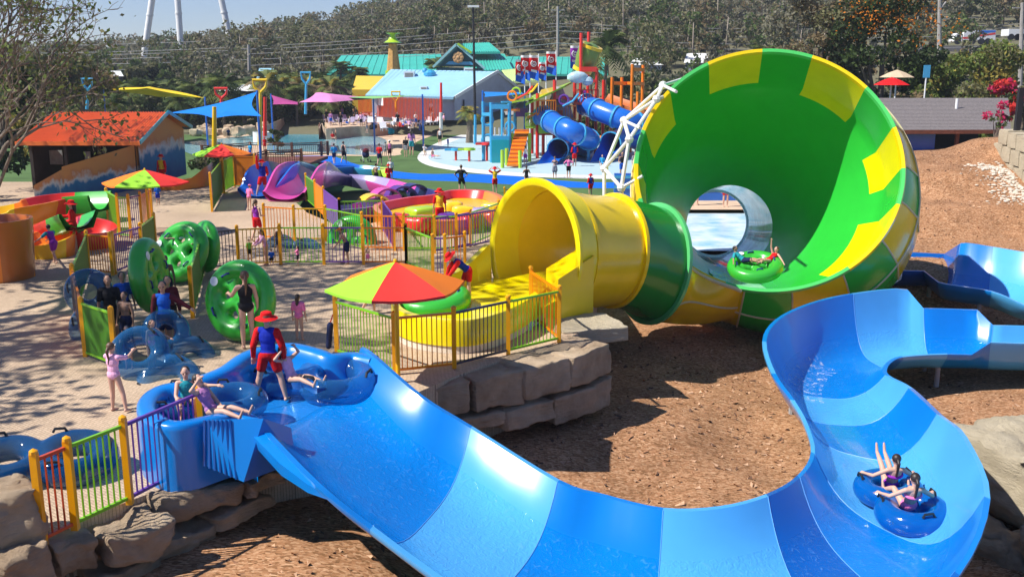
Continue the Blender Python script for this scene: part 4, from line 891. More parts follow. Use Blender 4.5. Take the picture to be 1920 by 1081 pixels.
# near people
at('lifeguard in blue vest with red sleeves standing astride in the launch pool', 508, 752, 166, 172, .40, arms=((( .06, .0, -.16), (.05, .06, -.31)), ((.05, -.03, -.16), (.09, .05, -.31))), legs='ww', top=('long', 'blue'), sleeve='red', bottom=('shorts', 'red'), hat=('brim', 'red'), det=2, group=LG, turn=20, hs='short', hair='n')
at('lifeguard bending over the green raft in the yellow basin', 878, 563, 108, -70, .45, arms=(((.03, .09, -.14), (.0, .15, -.30)), ((.03, .10, -.13), (.0, .2, -.27))), legs='fs', lean=52, top=('long', 'blue'), sleeve='red', bottom=('shorts', 'red'), hat=('brim', 'red'), det=2, group=LG, nod=35)
at('small girl in a pink rash suit standing alone on the sunlit pavers', 562, 637, 86, 170, arms='down', top=('tee', 'pink'), bottom=('brief', 'pink'), hair='b', hs='long', det=1)
at('girl in pale pink rash shirt reaching up to a clear tube, seen from behind', 219, 770, 128, 158, arms=(((.06, .13, -.02), (.02, .27, .03)), 'fwd'), legs='ws', top=('tee', 'rose'), bottom=('brief', 'rose'), hair='n', hs='pony', det=2)
at('woman in black swimsuit with long brown hair holding the upright green raft', 466, 652, 144, 205, arms=('down', ((.05, .10, -.12), (.06, .24, -.12))), top=('swim', 'black'), bottom=('brief', 'black'), hair='n', hs='pony', skin='f', det=2)
at('man in a black shirt facing the camera beside the edge-on green raft', 213, 650, 134, 15, arms='down', top=('tee', 'black'), bottom=('shorts', 'black'), hair='k', skin='t', det=1, legs='ws')
at('shirtless boy waiting under the edge-on green raft', 241, 655, 108, -10, bottom=('shorts', 'navy'), skin='t', hair='k', det=1)
at('boy in blue rash shirt with maroon sleeves and a white chest print', 314, 662, 134, 10, top=('long', 'royal'), sleeve='maroon', bottom=('shorts', 'navy'), skin='t', hair='k', det=2, arms=('down', 'side'))
at('dark haired person in maroon standing behind the boy in the blue rash shirt', 322, 640, 122, 30, top=('long', 'maroon'), bottom=('shorts', 'black'), skin='t', hair='k', det=1)
at('girl with bare shoulders leaning across the clear tubes', 286, 692, 94, 60, arms=('down', ((.06, .12, -.10), (.10, .25, -.16))), top=('bikini', 'pink'), bottom=('brief', 'pink'), skin='f', hair='n', hs='pony', det=1, lean=15)
at('young child crouched behind the clear tube by the pen', 243, 690, 80, 10, arms='fwd', top=('tee', 'navy'), bottom=('shorts', 'navy'), hair='k', det=1)
at('boy with dark hair between the green rafts', 316, 575, 96, 20, bottom=('shorts', 'navy'), skin='d', hair='k', det=1)
at('boy in white shirt holding the tilted green raft from behind', 366, 524, 104, 0, top=('tee', 'white'), bottom=('shorts', 'black'), hair='n', det=1, arms=('out', 'fwd'))
at('man in dark shirt standing behind the black shirted man', 238, 630, 120, 40, top=('tee', 'royal'), bottom=('shorts', 'black'), hair='k', skin='t', det=0)
at('person in black shorts half hidden behind the near parasol', 692, 588, 92, 80, arms='fwd', legs='bf', lean=30, top=('tank', 'black'), bottom=('shorts', 'black'), hair='b', det=1)
# riders in the pool and on the slides
p = G(548, 708, .80); person('girl with hands on her head sitting in the clear tube in the launch pool', p, 60, 1.25, arms='head', legs='long', seat=True, lean=-25, top=('swim', 'rose'), hair='b', hs='long', det=2)
p = G(352, 752, .95); person('girl in patterned swimsuit leaning on the wall of the launch pool', p, 15, 1.25, arms=('low', 'out'), legs='curl', seat=True, lean=10, top=('swim', 'teal'), hair='b', hs='pony', det=2)
p = G(397, 768, .95); person('girl in a mauve swimsuit lying back with one arm behind her head', p, 70, 1.25, arms=('head', 'low'), legs='long', seat=True, lean=-30, top=('swim', 'mauve'), hair='b', hs='short', det=2)
p = RIDE + Vector((-.02, -.38, .10)); person('back rider of the deep blue double tube, brown hair in a long braid', p, 180, 1.46, arms=(((.14, .07, -.10), (.20, .20, -.12)),) * 2, legs=(((.05, .2, .12), (.1, .36, .04)),) * 2, seat=True, lean=-28, top=('bikini', 'pink'), bottom=('brief', 'pink'), hair='b', hs='pony', det=2, nod=25)
p = RIDE + Vector((.0, .48, .10)); person('front rider of the deep blue double tube with both feet raised', p, 180, 1.42, arms=(((.14, .07, -.10), (.20, .20, -.12)),) * 2, legs=(((.0, .18, .16), (.0, .37, .27)),) * 2, seat=True, lean=-28, top=('bikini', 'purple'), bottom=('brief', 'purple'), hair='b', hs='pony', det=2, nod=25)
RP = RAFT_F.location
person('rider in teal shirt lying in the green raft inside the funnel', RP + Vector((-.34, .05, .2)), 60, 1.2, arms=('side', 'side'), legs='long', seat=True, lean=-58, top=('tee', 'teal'), bottom=('shorts', 'navy'), hair='k', skin='t', det=1, nod=30)
person('rider in red swimsuit with one arm raised in the green raft inside the funnel', RP + Vector((.40, .0, .2)), -60, 1.2, arms=('up', 'side'), legs='long', seat=True, lean=-60, top=('swim', 'red'), bottom=('brief', 'red'), hair='n', skin='f', det=1, nod=30)
# middle of the plaza
at('woman in purple top and red shorts walking behind the bar fence', 483, 452, 78, 150, legs='fb', top=('tank', 'purple'), bottom=('shorts', 'red'), hair='n', hs='pony', det=1, arms=('bent', 'down'))
at('girl in a pink rash shirt bending by the middle fence', 500, 496, 68, -60, lean=20, arms=('low', 'low'), top=('long', 'rose'), bottom=('brief', 'rose'), hair='b', hs='long', det=1)
at('small boy in a lime shirt behind the bar fence', 469, 490, 42, 40, top=('tee', 'green'), bottom=('shorts', 'black'), hair='b', det=0)
at('toddler in a blue and black swimsuit squatting by the fence', 510, 498, 36, 200, legs='bendk', hz=.41, top=('tee', 'royal'), bottom=('shorts', 'black'), hair='n', det=0)
at('small girl in pink holding the pale clear tube', 559, 498, 37, -80, arms='fwd', top=('tee', 'pink'), bottom=('shorts', 'black'), hair='b', hs='long', det=0)
at('woman in a dark top seen through the fence behind the pale clear tube', 524, 476, 52, 20, top=('tank', 'black'), bottom=('shorts', 'navy'), hair='n', hs='pony', skin='t', det=0)
at('shirtless man in an orange cap and navy shorts leaning beside a green raft', 652, 495, 72, -75, lean=28, arms=(((.02, .06, -.16), (.02, .16, -.29)), ((.03, .08, -.15), (.02, .2, -.26))), bottom=('shorts', 'navy'), hat=('cap', 'orange'), skin='t', hair='b', det=1, legs='fs')
at('child with brown hair peering from behind the middle green raft', 690, 496, 34, -20, bottom=('shorts', 'pink'), hair='b', det=0)
at('lifeguard raising one arm high beside the pink slide mouth', 494, 370, 70, 20, arms=('up', 'bent'), legs='ws', top=('long', 'blue'), sleeve='red', bottom=('shorts', 'red'), hat=('brim', 'red'), det=1, group=LG)
at('child in pink leaning forward next to the pointing lifeguard', 468, 394, 48, 160, lean=15, arms='bent', top=('tee', 'pink'), bottom=('brief', 'pink'), hat=('cap', 'pink'), det=0)
at('boy in a blue shirt standing alone by the orange and green parasol', 297, 384, 38, 10, top=('tee', 'royal'), bottom=('shorts', 'blue'), hair='b', det=0)
at('lifeguard all in red with a yellow bib beside the brown slide tubs', 142, 474, 98, -80, arms=('fwd', 'bent'), top=('long', 'red'), bottom=('shorts', 'red'), hat=('brim', 'red'), det=1, hs='long', hair='b', group=LG)
at('child in purple and teal rash shirt stooping at the yellow slide mouth', 104, 494, 74, -120, lean=25, legs='fb', arms=('low', 'side'), top=('tee', 'purple'), sleeve='teal', bottom=('shorts', 'purple'), hair='k', det=1)
at('lifeguard in a yellow bib standing by the painted hut', 306, 352, 62, -20, top=('long', 'yellow'), sleeve='red', bottom=('shorts', 'red'), hat=('brim', 'red'), det=1, group=LG)
at('lifeguard in a yellow shirt with back turned at the red slide basin', 825, 432, 78, 185, top=('tee', 'yellow'), sleeve='red', bottom=('shorts', 'red'), hat=('brim', 'red'), det=1, group=LG)
# green level
GG = [('man in black standing with hands on hips on the green ground', 865, 363, 54, 180, dict(arms='hips', top=('tee', 'black'), bottom=('shorts', 'black'), legs='ws', hair='n')),
 ('lifeguard in a yellow bib with both hands at her hat beside the splash pad', 928, 362, 49, 190, dict(arms='head', top=('tee', 'yellow'), sleeve='red', bottom=('shorts', 'red'), hat=('brim', 'red'), group=LG)),
 ('woman in a black swimsuit taking a photo by the white kerb', 987, 354, 44, 175, dict(arms='phone', top=('swim', 'black'), bottom=('brief', 'black'), hs='pony')),
 ('lifeguard in blue and red behind the yellow entry tube', 1107, 368, 42, -150, dict(top=('long', 'blue'), sleeve='red', bottom=('shorts', 'red'), hat=('brim', 'red'), group=LG, arms=('down', 'bent'))),
 ('shirtless man in black shorts with arm outstretched on the blue path', 706, 348, 42, 170, dict(arms=('out', 'bent'), bottom=('shorts', 'black'), skin='t')),
 ('lifeguard in a red and yellow uniform on the green ground by the purple slides', 729, 349, 41, 20, dict(top=('long', 'red'), bottom=('shorts', 'red'), hat=('brim', 'red'), group=LG, arms='bent')),
 ('man in a white tee standing behind the red and yellow lifeguard', 733, 337, 40, 10, dict(top=('tee', 'white'), bottom=('shorts', 'navy'), hair='k')),
 ('man in a red shirt and navy shorts walking across the green ground', 712, 311, 42, 160, dict(top=('tee', 'red'), bottom=('shorts', 'navy'), legs='fb', hair='n')),
 ('woman in a pink tank top and white cap near the stroller', 731, 300, 37, 200, dict(top=('tank', 'pink'), bottom=('shorts', 'maroon'), hat=('cap', 'white'))),
 ('boy in grey partly behind the woman in pink', 723, 294, 28, 180, dict(top=('tee', 'grey'), bottom=('shorts', 'grey'))),
 ('woman all in black walking along the blue path', 645, 306, 41, 150, dict(top=('tank', 'black'), bottom=('shorts', 'black'), legs='fb', hair='n')),
 ('boy in a cyan shirt walking on the blue path by the pool', 627, 308, 39, -160, dict(top=('tee', 'cyan'), bottom=('shorts', 'navy'), legs='fb')),
 ('person in dark top and grey shorts beside the splash pad kerb', 761, 294, 38, -20, dict(top=('tee', 'black'), bottom=('shorts', 'grey'))),
 ('woman in purple and pink with a teal bag beyond the stroller', 772, 291, 48, 170, dict(top=('tee', 'mauve'), bottom=('shorts', 'teal'), hs='long')),
 ('man in a white shirt kneeling at the splash pad kerb', 796, 293, 26, 30, dict(top=('tee', 'white'), bottom=('shorts', 'sand'), legs='bendk', hz=.41, arms='fwd')),
 ('child sitting on the white kerb of the splash pad', 811, 298, 20, 60, dict(bottom=('shorts', 'pink'), skin='f', legs='long', seat=True, hs='short')),
 ('girl in a white top and black shorts at the far splash pad edge', 825, 272, 32, 0, dict(top=('tank', 'white'), bottom=('shorts', 'black'))),
 ('toddler in blue walking on the splash pad', 840, 276, 18, 60, dict(top=('tee', 'royal'), bottom=('shorts', 'royal'))),
 ('woman in a blue dress near the palm', 852, 241, 26, 180, dict(top=('tee', 'royal'), bottom=('skirt', 'royal'))),
 ('child in red beside the woman in the blue dress', 845, 226, 20, 90, dict(top=('tee', 'red'), bottom=('shorts', 'maroon'))),
 ('woman in a patterned skirt seen from behind on the splash pad edge', 1040, 334, 41, 180, dict(top=('bikini', 'black'), bottom=('skirt', 'grey'), hs='pony', hair='n', arms='fwd')),
 ('person in pink shirt and black shorts with hands on hips on the splash pad edge', 1066, 334, 41, 180, dict(top=('tee', 'pink'), bottom=('shorts', 'black'), arms='hips')),
 ('lifeguard in blue vest standing in front of the blue tube slide', 1077, 312, 44, 200, dict(top=('long', 'blue'), sleeve='red', bottom=('shorts', 'red'), hat=('brim', 'red'), group=LG, arms='bent')),
 ('man in dark blue shorts behind the white space frame', 1166, 334, 49, 0, dict(top=('tank', 'black'), bottom=('shorts', 'royal'), arms='bent', skin='t')),
 ('woman with a towel beside the man behind the white space frame', 1190, 330, 46, 20, dict(top=('tee', 'grey'), bottom=('shorts', 'blue'), hs='long')),
 ('girl in a pink swimsuit climbing the orange steps', 985, 288, 32, 180, dict(top=('swim', 'pink'), bottom=('brief', 'pink'), z=GZ + .6)),
 ('child in white and purple at the foot of the orange steps', 985, 308, 34, 170, dict(top=('tank', 'white'), bottom=('shorts', 'purple'))),
 ('boy in black shorts standing at the wall of the wave pool', 630, 262, 22, -60, dict(bottom=('shorts', 'black'), skin='t', hair='k')),
 ('child in a red vest sitting beside the wave pool wall', 624, 263, 10, 20, dict(top=('tee', 'red'), legs='long', seat=True)),
 ('swimmer in red trunks standing in the wave pool', 600, 250, 20, 0, dict(top=('tank', 'maroon'), bottom=('shorts', 'black'), skin='t')),
 ('dark clothed man standing beside the rocky river bank', 429, 262, 22, 30, dict(top=('tee', 'navy'), bottom=('shorts', 'black'), skin='t')),
 ('child in cyan at the edge of the river pool', 482, 261, 14, 0, dict(top=('tee', 'cyan'), bottom=('shorts', 'cyan'))),
 ('man in a white tee in front of the orange wall', 808, 217, 27, 0, dict(top=('tee', 'white'), bottom=('shorts', 'navy'), z=.75)),
 ('boy in yellow shorts standing before the orange wall', 731, 208, 16, 0, dict(top=('tee', 'navy'), bottom=('shorts', 'yellow'), z=.75)),
 ('bather in a black top standing among the sun loungers', 687, 220, 22, 180, dict(top=('tee', 'black'), bottom=('shorts', 'black'), z=.0)),
 ('man in grey shorts stepping down the curved sand wall', 688, 250, 26, 60, dict(bottom=('shorts', 'grey'), skin='f', legs='fb', z=-.7)),
 ('woman in mauve walking up beside the loungers', 795, 247, 25, 180, dict(top=('tank', 'mauve'), bottom=('shorts', 'purple'), legs='fb')),
 ('man in navy by the far blue mat', 657, 212, 17, 180, dict(top=('tee', 'navy'), bottom=('shorts', 'grey'), z=.3)),
 ('lifeguard on the timber bridge seen above the railing', 497, 283, 26, 0, dict(top=('tee', 'red'), bottom=('shorts', 'red'), hat=('brim', 'red'), group=LG, z=-.2)),
 ('mother in a white and blue towel sitting on the bridge ramp', 453, 304, 24, -20, dict(top=('tee', 'white'), bottom=('shorts', 'royal'), legs='sit', seat=True, z=.2)),
 ('girl with wet hair beside the mother on the bridge ramp', 470, 298, 30, -30, dict(top=('tee', 'cyan'), bottom=('shorts', 'royal'), z=-.2, hs='long')),
 ('distant child in red near the yellow shade sail', 206, 213, 14, 0, dict(top=('tee', 'red'), bottom=('shorts', 'red'), z=.6)),
 ('distant bather in orange under the yellow shade sail', 251, 211, 16, 30, dict(top=('tee', 'orange'), bottom=('shorts', 'maroon'), z=.6)),
 ('distant bather in rose standing right of the bather in orange', 275, 210, 17, 30, dict(top=('tee', 'rose'), bottom=('shorts', 'white'), z=.6)),
 ('child in a pink swimsuit on the upper deck of the play tower', 1095, 192, 24, 150, dict(top=('tee', 'purple'), bottom=('shorts', 'red'), z=4.05)),
 ('child in cyan sliding out of the right blue tube slide', 1129, 312, 20, 0, dict(top=('tee', 'cyan'), bottom=('shorts', 'cyan'), legs='sit', seat=True))]
for lab, px, py, hp, yaw, k in GG:
    z = k.pop('z', GZ)
    if k.get('seat'): p = G(px, py, z); k2 = dict(k); person(lab, p + Vector((0, 0, .25)), yaw, 1.35, **k2)
    elif 4.0 < z: p = A(px, py, 84); person(lab, p, yaw, 1.2, **k)
    else: at(lab, px, py, hp, yaw, z, **k)
person('lifeguard in red standing on the deck of the splashdown pool, seen through the funnel', Vector((11.0, 50.6, -.88)), 0, 1.7, top=('tee', 'red'), bottom=('shorts', 'red'), hat=('brim', 'red'), group=LG)
person('second lifeguard in red shorts by the blue wall, seen through the funnel', Vector((9.6, 51.2, -.88)), 30, 1.7, top=('tee', 'white'), bottom=('shorts', 'red'), hat=('brim', 'red'), group=LG, legs='ws')
# ================================================================ middle ground: children's slides, hut, pools, sails
def gl(n, c, **k): return gloss(n, c, .3, **k)
GM = {'red': gl('slide red', (.74, .03, .02)), 'orange': gl('slide orange', (.82, .22, .01)), 'yellow': gl('slide yellow', (.86, .56, .01)), 'green': gl('slide green', (.04, .42, .04)), 'pink': gl('slide pink', (.70, .08, .36)), 'purple': gl('slide purple', (.12, .03, .26)), 'blue': gl('slide blue', (.01, .14, .58)), 'brown': gl('slide brown', (.50, .13, .02)), 'navy': gl('slide navy', (.03, .03, .14)), 'sky': gl('slide sky', (.05, .36, .62)), 'lime': gl('slide lime', (.40, .62, .03)), 'lilac': gl('slide lilac', (.36, .30, .52)), 'teal': gl('slide teal', (.0, .30, .36))}
def tub(label, c, rx, ry, h, cols, rz=0, floor='yellow', slope=0.0):
    t = thing('slide_tub', label, 'slide tub', c, rz); n = 40; prof = [(.93, 0), (1, h * .75), (1.02, h), (.93, h), (.80, h * .45), (.6, h * .3), (.02, h * .28)]
    mb = MB(); rings = [[Vector((rx * r * math.cos(2 * math.pi * j / n), ry * r * math.sin(2 * math.pi * j / n), z * (1 + slope * math.sin(2 * math.pi * j / n)))) for j in range(n)] for r, z in prof]
    mb.loft(rings, lambda i, j: (j * len(cols) // n)); mb.build('tub_body', [GM[k] for k in cols], t, smooth=50); return t
def channel(label, pts, w, h, cols, sub=6, mouth=False):
    t = thing('childrens_slide', label, 'slide', pts[0], world=True); P = smoothpoly(pts, sub, closed=False); mb = MB(); rings = []; outr = []
    for i, p in enumerate(P):
        d = (P[min(len(P) - 1, i + 1)] - P[max(0, i - 1)]); d.z = 0; d.normalize(); nr = Vector((d.y, -d.x, 0)); u = i / (len(P) - 1); ww = w if not callable(w) else w(u); hh = h if not callable(h) else h(u)
        r = [p + nr * ww * s + Vector((0, 0, hh * abs(s) ** 2.6)) for s in [-1 + k / 6 for k in range(13)]]; rings.append(r)
        outr.append([r[0], r[0] - nr * .09, r[0] - nr * .09 - Vector((0, 0, .12)), p - nr * ww * .8 + Vector((0, 0, -.08)), p + nr * ww * .8 + Vector((0, 0, -.08)), r[-1] + nr * .09 - Vector((0, 0, .12)), r[-1] + nr * .09, r[-1]])
    N_ = len(P) - 1; f = lambda i, j: min(len(cols) - 1, i * len(cols) // N_)
    mb.loft(rings, f, wrap=False); mb.loft(outr, f, wrap=False); mb.build('slide_channel', [GM[k] for k in cols], t, smooth=50)
    return t
tub('brown and orange slide tub standing at the left edge of the photo', G(2, 520, 0), 1.0, 1.0, 1.75, ['brown', 'orange', 'brown'], 1)
tub('yellow slide mouth with an orange front on the left of the plaza', G(92, 478, 0), .95, .8, .62, ['yellow', 'yellow', 'orange', 'orange'], RAD(90 + 60), slope=-.3)
tub('red slide mouth with a green stripe behind the lifeguard in the yellow bib', G(166, 462, 0), 1.0, .9, .75, ['red', 'green', 'red', 'red', 'red'], RAD(60), slope=.25)
tub('green tub with red inside behind the red slide mouth', G(146, 415, 0), 1.35, 1.0, .95, ['green', 'red', 'green', 'green', 'red', 'green'], .2)
tub('orange and yellow tub at the back left of the slides', G(56, 428, 0), 1.3, .9, .8, ['yellow', 'orange', 'yellow', 'orange'], .5)
channel('green and red open channel curving behind the slide tubs', [G(190, 392, .9), G(120, 396, .8), G(60, 410, .7), G(0, 425, .5), G(-60, 440, .4)], .7, .6, ['green', 'red', 'orange', 'yellow', 'orange'])
channel('small green and red children slide between the tubs', [G(70, 452, .2), G(110, 440, .5), G(150, 425, .9)], .6, .5, ['green', 'red', 'green'])
channel('pink slide mouth leading into a purple channel on the green', [G(532, 374, .12), G(556, 366, .12), G(588, 350, .1), G(628, 345, -.6), G(690, 350, -.85), G(750, 366, -.95), G(795, 378, -1.0)], lambda u: .95 if u < .3 else .75, lambda u: .35 + 1.0 * sstep(0, .22, u) - .8 * sstep(.3, .5, u), ['pink', 'pink', 'purple', 'navy', 'lilac', 'pink', 'navy'])
channel('blue slide mouth beside the pink one, running on as a blue channel', [G(480, 368, .12), G(505, 362, .12), G(540, 345, .1), G(590, 333, -.6), G(650, 326, -.85), G(700, 330, -.95), G(722, 332, -1.0)], lambda u: .95 if u < .3 else .75, lambda u: .35 + .9 * sstep(0, .22, u) - .7 * sstep(.3, .5, u), ['blue', 'blue', 'navy', 'blue', 'blue', 'sky', 'lime'])
channel('pink and lilac channel looping below the purple slides', [G(640, 408, -1.0), G(680, 404, -.95), G(720, 392, -.9), G(770, 384, -.95)], .7, .5, ['lilac', 'pink', 'lilac', 'pink'])
channel('green slide channel under the timber bridge', [G(520, 338, -.6), G(545, 326, -.7), G(580, 320, -.9)], .6, .5, ['green', 'green'])
for i, (px, py, c) in enumerate([(722, 385, 'pink'), (752, 380, 'purple'), (775, 376, 'navy'), (700, 398, 'yellow')]):
    t = thing('tunnel_hoop', {'pink': 'pink hoop arching over the lilac channel', 'purple': 'purple hoop arching over the end of the channel', 'navy': 'navy hoop last in line over the channel', 'yellow': 'yellow hoop nearest the red basin'}[c], 'hoop', G(px, py, GZ + .1), .6); mb = MB()
    arcs = [[Vector((math.cos(a) * r, y, math.sin(a) * r)) for a in [math.pi * k / 16 for k in range(17)]] for r, y in ((.85, -.4), (.95, -.4), (.95, .4), (.85, .4), (.85, -.4))]; mb.loft(arcs, wrap=False); mb.build('hoop_shell', GM[c], t, smooth=50)
# red basin with soft obstacles
rb = thing('red_slide_basin', 'large red oval slide basin with a yellow floor beyond the parasol', 'slide basin', G(830, 415, 0), world=True)
ro = smoothpoly(GP([(706, 408), (722, 428), (800, 440), (880, 437), (934, 420), (947, 398), (912, 380), (850, 378), (810, 388), (760, 394)], 0), 5); cc = sum(ro, Vector()) / len(ro)
def rs(k, z, p): return [Vector((lerp(cc.x, q.x, k), lerp(cc.y, q.y, k), z)) for q in p]
mb = MB(); mb.loft([rs(1.0, -.4, ro), rs(1.02, .42, ro), rs(1.03, .55, ro), rs(.95, .55, ro), rs(.90, .22, ro)], lambda i, j: 0 if j < 30 else 1); mb.build('basin_wall', [GM['orange'], GM['red']], rb, smooth=50)
mb = MB(); q = rs(.92, .21, ro); mb.add(q, [tuple(range(len(q)))]); o = mb.build('basin_floor', GM['yellow'], rb, smooth=None)
if o.data.polygons[0].normal.z < 0: o.data.flip_normals()
for i, (px, py, c, r) in enumerate([(745, 412, 'red', .5), (790, 418, 'red', .6), (840, 412, 'purple', .45), (870, 398, 'yellow', .5), (880, 414, 'red', .5), (900, 400, 'lilac', .45), (915, 410, 'red', .5), (790, 400, 'lime', .6), (850, 390, 'yellow', .5), (925, 392, 'yellow', .5)]):
    mb = MB(); rock(mb, G(px, py, .42), r * 2, r * 1.6, .55, i, i + 200, n=6, rough=.04, e=.5); mb.build('soft_obstacle', GM[c], rb, smooth=60)
# low orange wavy wall
mb = MB(); pa = [G(300, 356, 0), G(330, 357, 0), G(360, 354, 0), G(385, 350, 0), G(398, 346, 0)]; hh = [.45, .5, .55, 1.0, 1.15]
P = smoothpoly(pa, 4, closed=False); H = [hh[min(4, i // 4)] * (1 - (i % 4) / 4) + hh[min(4, i // 4 + 1)] * ((i % 4) / 4) for i in range(len(P))]
mb.loft([[Vector((p.x, p.y, 0)) for p in P], [Vector((p.x, p.y, h)) for p, h in zip(P, H)], [Vector((p.x, p.y + .25, h)) for p, h in zip(P, H)], [Vector((p.x, p.y + .25, 0)) for p in P]], wrap=False); mb.build('garden_wall', GM['orange'], label='low wavy orange wall in front of the painted hut', cat='low wall')
# ---------------------------------------------------------------- painted hut
def mural_mat():
    m = bpy.data.materials.new('beach mural'); m.use_nodes = True; nt = m.node_tree; N = nt.nodes; L = nt.links; b = N['Principled BSDF']; b.inputs['Roughness'].default_value = .7
    tc = N.new('ShaderNodeTexCoord'); sp = N.new('ShaderNodeSeparateXYZ'); L.new(tc.outputs['Object'], sp.inputs[0])
    n1 = N.new('ShaderNodeTexNoise'); n1.inputs['Scale'].default_value = 1.6; n1.inputs['Detail'].default_value = 6; L.new(tc.outputs['Object'], n1.inputs['Vector'])
    ma = N.new('ShaderNodeMath'); ma.operation = 'MULTIPLY_ADD'; ma.inputs[1].default_value = 1.3; L.new(n1.outputs['Fac'], ma.inputs[0]); L.new(sp.outputs['Z'], ma.inputs[2])
    rp = N.new('ShaderNodeValToRGB'); rp.color_ramp.elements[0].color = (.01, .06, .20, 1); rp.color_ramp.elements[0].position = .2; rp.color_ramp.elements[1].color = (.62, .26, .06, 1); rp.color_ramp.elements[1].position = .74
    e = rp.color_ramp.elements.new(.50); e.color = (.02, .17, .33, 1); e = rp.color_ramp.elements.new(.58); e.color = (.60, .58, .52, 1); e = rp.color_ramp.elements.new(.66); e.color = (.55, .21, .06, 1)
    mr = N.new('ShaderNodeMapRange'); mr.inputs['From Max'].default_value = 4.3; L.new(ma.outputs[0], mr.inputs['Value']); L.new(mr.outputs[0], rp.inputs['Fac']); L.new(rp.outputs[0], b.inputs['Base Color']); return m
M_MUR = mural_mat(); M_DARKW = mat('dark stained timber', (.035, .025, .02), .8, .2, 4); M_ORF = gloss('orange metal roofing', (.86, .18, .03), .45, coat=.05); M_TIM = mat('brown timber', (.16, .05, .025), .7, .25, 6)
hut = thing('beach_hut', 'open fronted hut with an orange metal roof and a blue and orange beach mural', 'hut', Vector((-22, 51, 0)), world=True)
X0, X1 = A(35, 272, 50.5).x, -19.1; ZE, ZR, ZB = 2.42, 3.72, 2.7
mb = MB(); n = 44
for k in range(n):
    x0 = lerp(X0, X1 + .35, k / n); x1 = lerp(X0, X1 + .35, (k + 1) / n); xm = (x0 + x1) / 2
    for (ya, za, yb, zb) in ((50.2, ZE, 54.6, ZR), (54.6, ZR, 58.4, ZB)):
        mb.add([(x0, ya, za), (xm - .06, ya, za), (xm, ya, za + .06), (xm + .06, ya, za), (x1, ya, za), (x0, yb, zb), (xm - .06, yb, zb), (xm, yb, zb + .06), (xm + .06, yb, zb), (x1, yb, zb)], [(i, i + 1, i + 6, i + 5) for i in range(4)])
mb.box((X0, 50.12, ZE - .16), (X1 + .35, 50.2, ZE + .04)); mb.build('roof', M_ORF, hut, smooth=None)
mb = MB(); mb.add([(X1, 50.8, 0), (X1, 58, 0), (X1, 58, ZB - .05), (X1, 54.6, ZR - .06), (X1, 50.8, ZE - .02)], [(0, 1, 2, 3, 4)]); mb.build('gable_wall', M_MUR, hut, smooth=None)
mb = MB(); mb.bar((X1 + .37, 50.1, ZE - .02), (X1 + .37, 54.6, ZR + .02), .05, .2); mb.bar((X1 + .37, 54.6, ZR + .02), (X1 + .37, 58.5, ZB), .05, .2); mb.build('barge_board', GM['teal'], hut, smooth=None)
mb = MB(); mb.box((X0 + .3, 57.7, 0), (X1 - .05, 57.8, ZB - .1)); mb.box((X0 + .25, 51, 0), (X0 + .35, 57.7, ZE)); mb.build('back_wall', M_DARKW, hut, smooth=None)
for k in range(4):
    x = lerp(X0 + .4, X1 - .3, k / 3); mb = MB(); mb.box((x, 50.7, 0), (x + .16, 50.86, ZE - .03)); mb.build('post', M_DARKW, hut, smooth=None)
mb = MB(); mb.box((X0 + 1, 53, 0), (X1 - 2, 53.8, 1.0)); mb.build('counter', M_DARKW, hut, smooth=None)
for (px, py, w_, h_) in ((106, 295, .7, .75), (165, 293, .3, .5), (78, 318, .4, .5)): p = A(px, py, 52.9); mb = MB(); mb.box((p.x - w_ / 2, 52.85, p.z - h_ / 2), (p.x + w_ / 2, 52.9, p.z + h_ / 2)); mb.build('notice_board', mat('faded notice', (.30, .32, .32), .8, .2, 5), hut, smooth=None)
M_MUR2 = M_MUR.copy(); M_MUR2.node_tree.nodes['Map Range'].inputs['From Max'].default_value = 2.75
def murwall(label, b0, b1, h0, h1):
    mb = MB(); d = Vector((.0, .22, 0)); a, b = G(*b0, 0), G(*b1, 0); vs = [a, b, b + Vector((0, 0, h1)), a + Vector((0, 0, h0))]; mb.add(vs + [v + d for v in vs], [(0, 1, 2, 3), (7, 6, 5, 4), (3, 2, 6, 7), (0, 3, 7, 4), (1, 5, 6, 2)]); return mb.build('mural_wall', M_MUR2, label=label, cat='painted wall', smooth=None)
murwall('slanting painted wall running from the hut gable towards the slide tubs', (122, 380), (270, 352), 1.65, 2.3); murwall('short painted wall with a counter slot left of the slanting mural', (68, 398), (121, 382), 1.15, 1.55)
# ---------------------------------------------------------------- timber railings
def railing(label, pts, z, h=1.1, step=.16):
    P = [G(x, y, z) for x, y in pts]; t = thing('timber_railing', label, 'railing', P[0], world=True, group='brown timber railings')
    for p in P: mb = MB(); mb.box((p.x - .09, p.y - .09, z), (p.x + .09, p.y + .09, z + h + .1)); mb.build('post', M_TIM, t, smooth=None)
    for a, b in zip(P, P[1:]):
        mb = MB(); u = Vector((0, 0, 1)); mb.bar(a + u * h, b + u * h, .14, .07); mb.bar(a + u * .15, b + u * .15, .06, .08); mb.bar(a + u * (h - .15), b + u * (h - .15), .05, .08); n = max(2, int((b - a).length / step))
        for k in range(1, n): q = lerp(a, b, k / n); mb.bar(q + u * .15, q + u * (h - .15), .03, .03)
        mb.build('rail', M_TIM, t, smooth=None)
railing('front railing of the timber bridge behind the pointing lifeguard', [(440, 330), (500, 312), (566, 310)], -.7); railing('rear railing of the timber bridge beside the pool', [(380, 300), (470, 293), (548, 294), (603, 292), (615, 291)], GZ + .1)
mb = MB(); br = GP([(440, 332), (566, 312), (615, 293), (470, 295), (380, 310)], -.75); mb.prism([(p.x, p.y) for p in br], -.95, -.72); mb.build('timber_bridge', M_TIM, label='brown timber bridge deck between the plaza and the pools', cat='bridge', smooth=None)
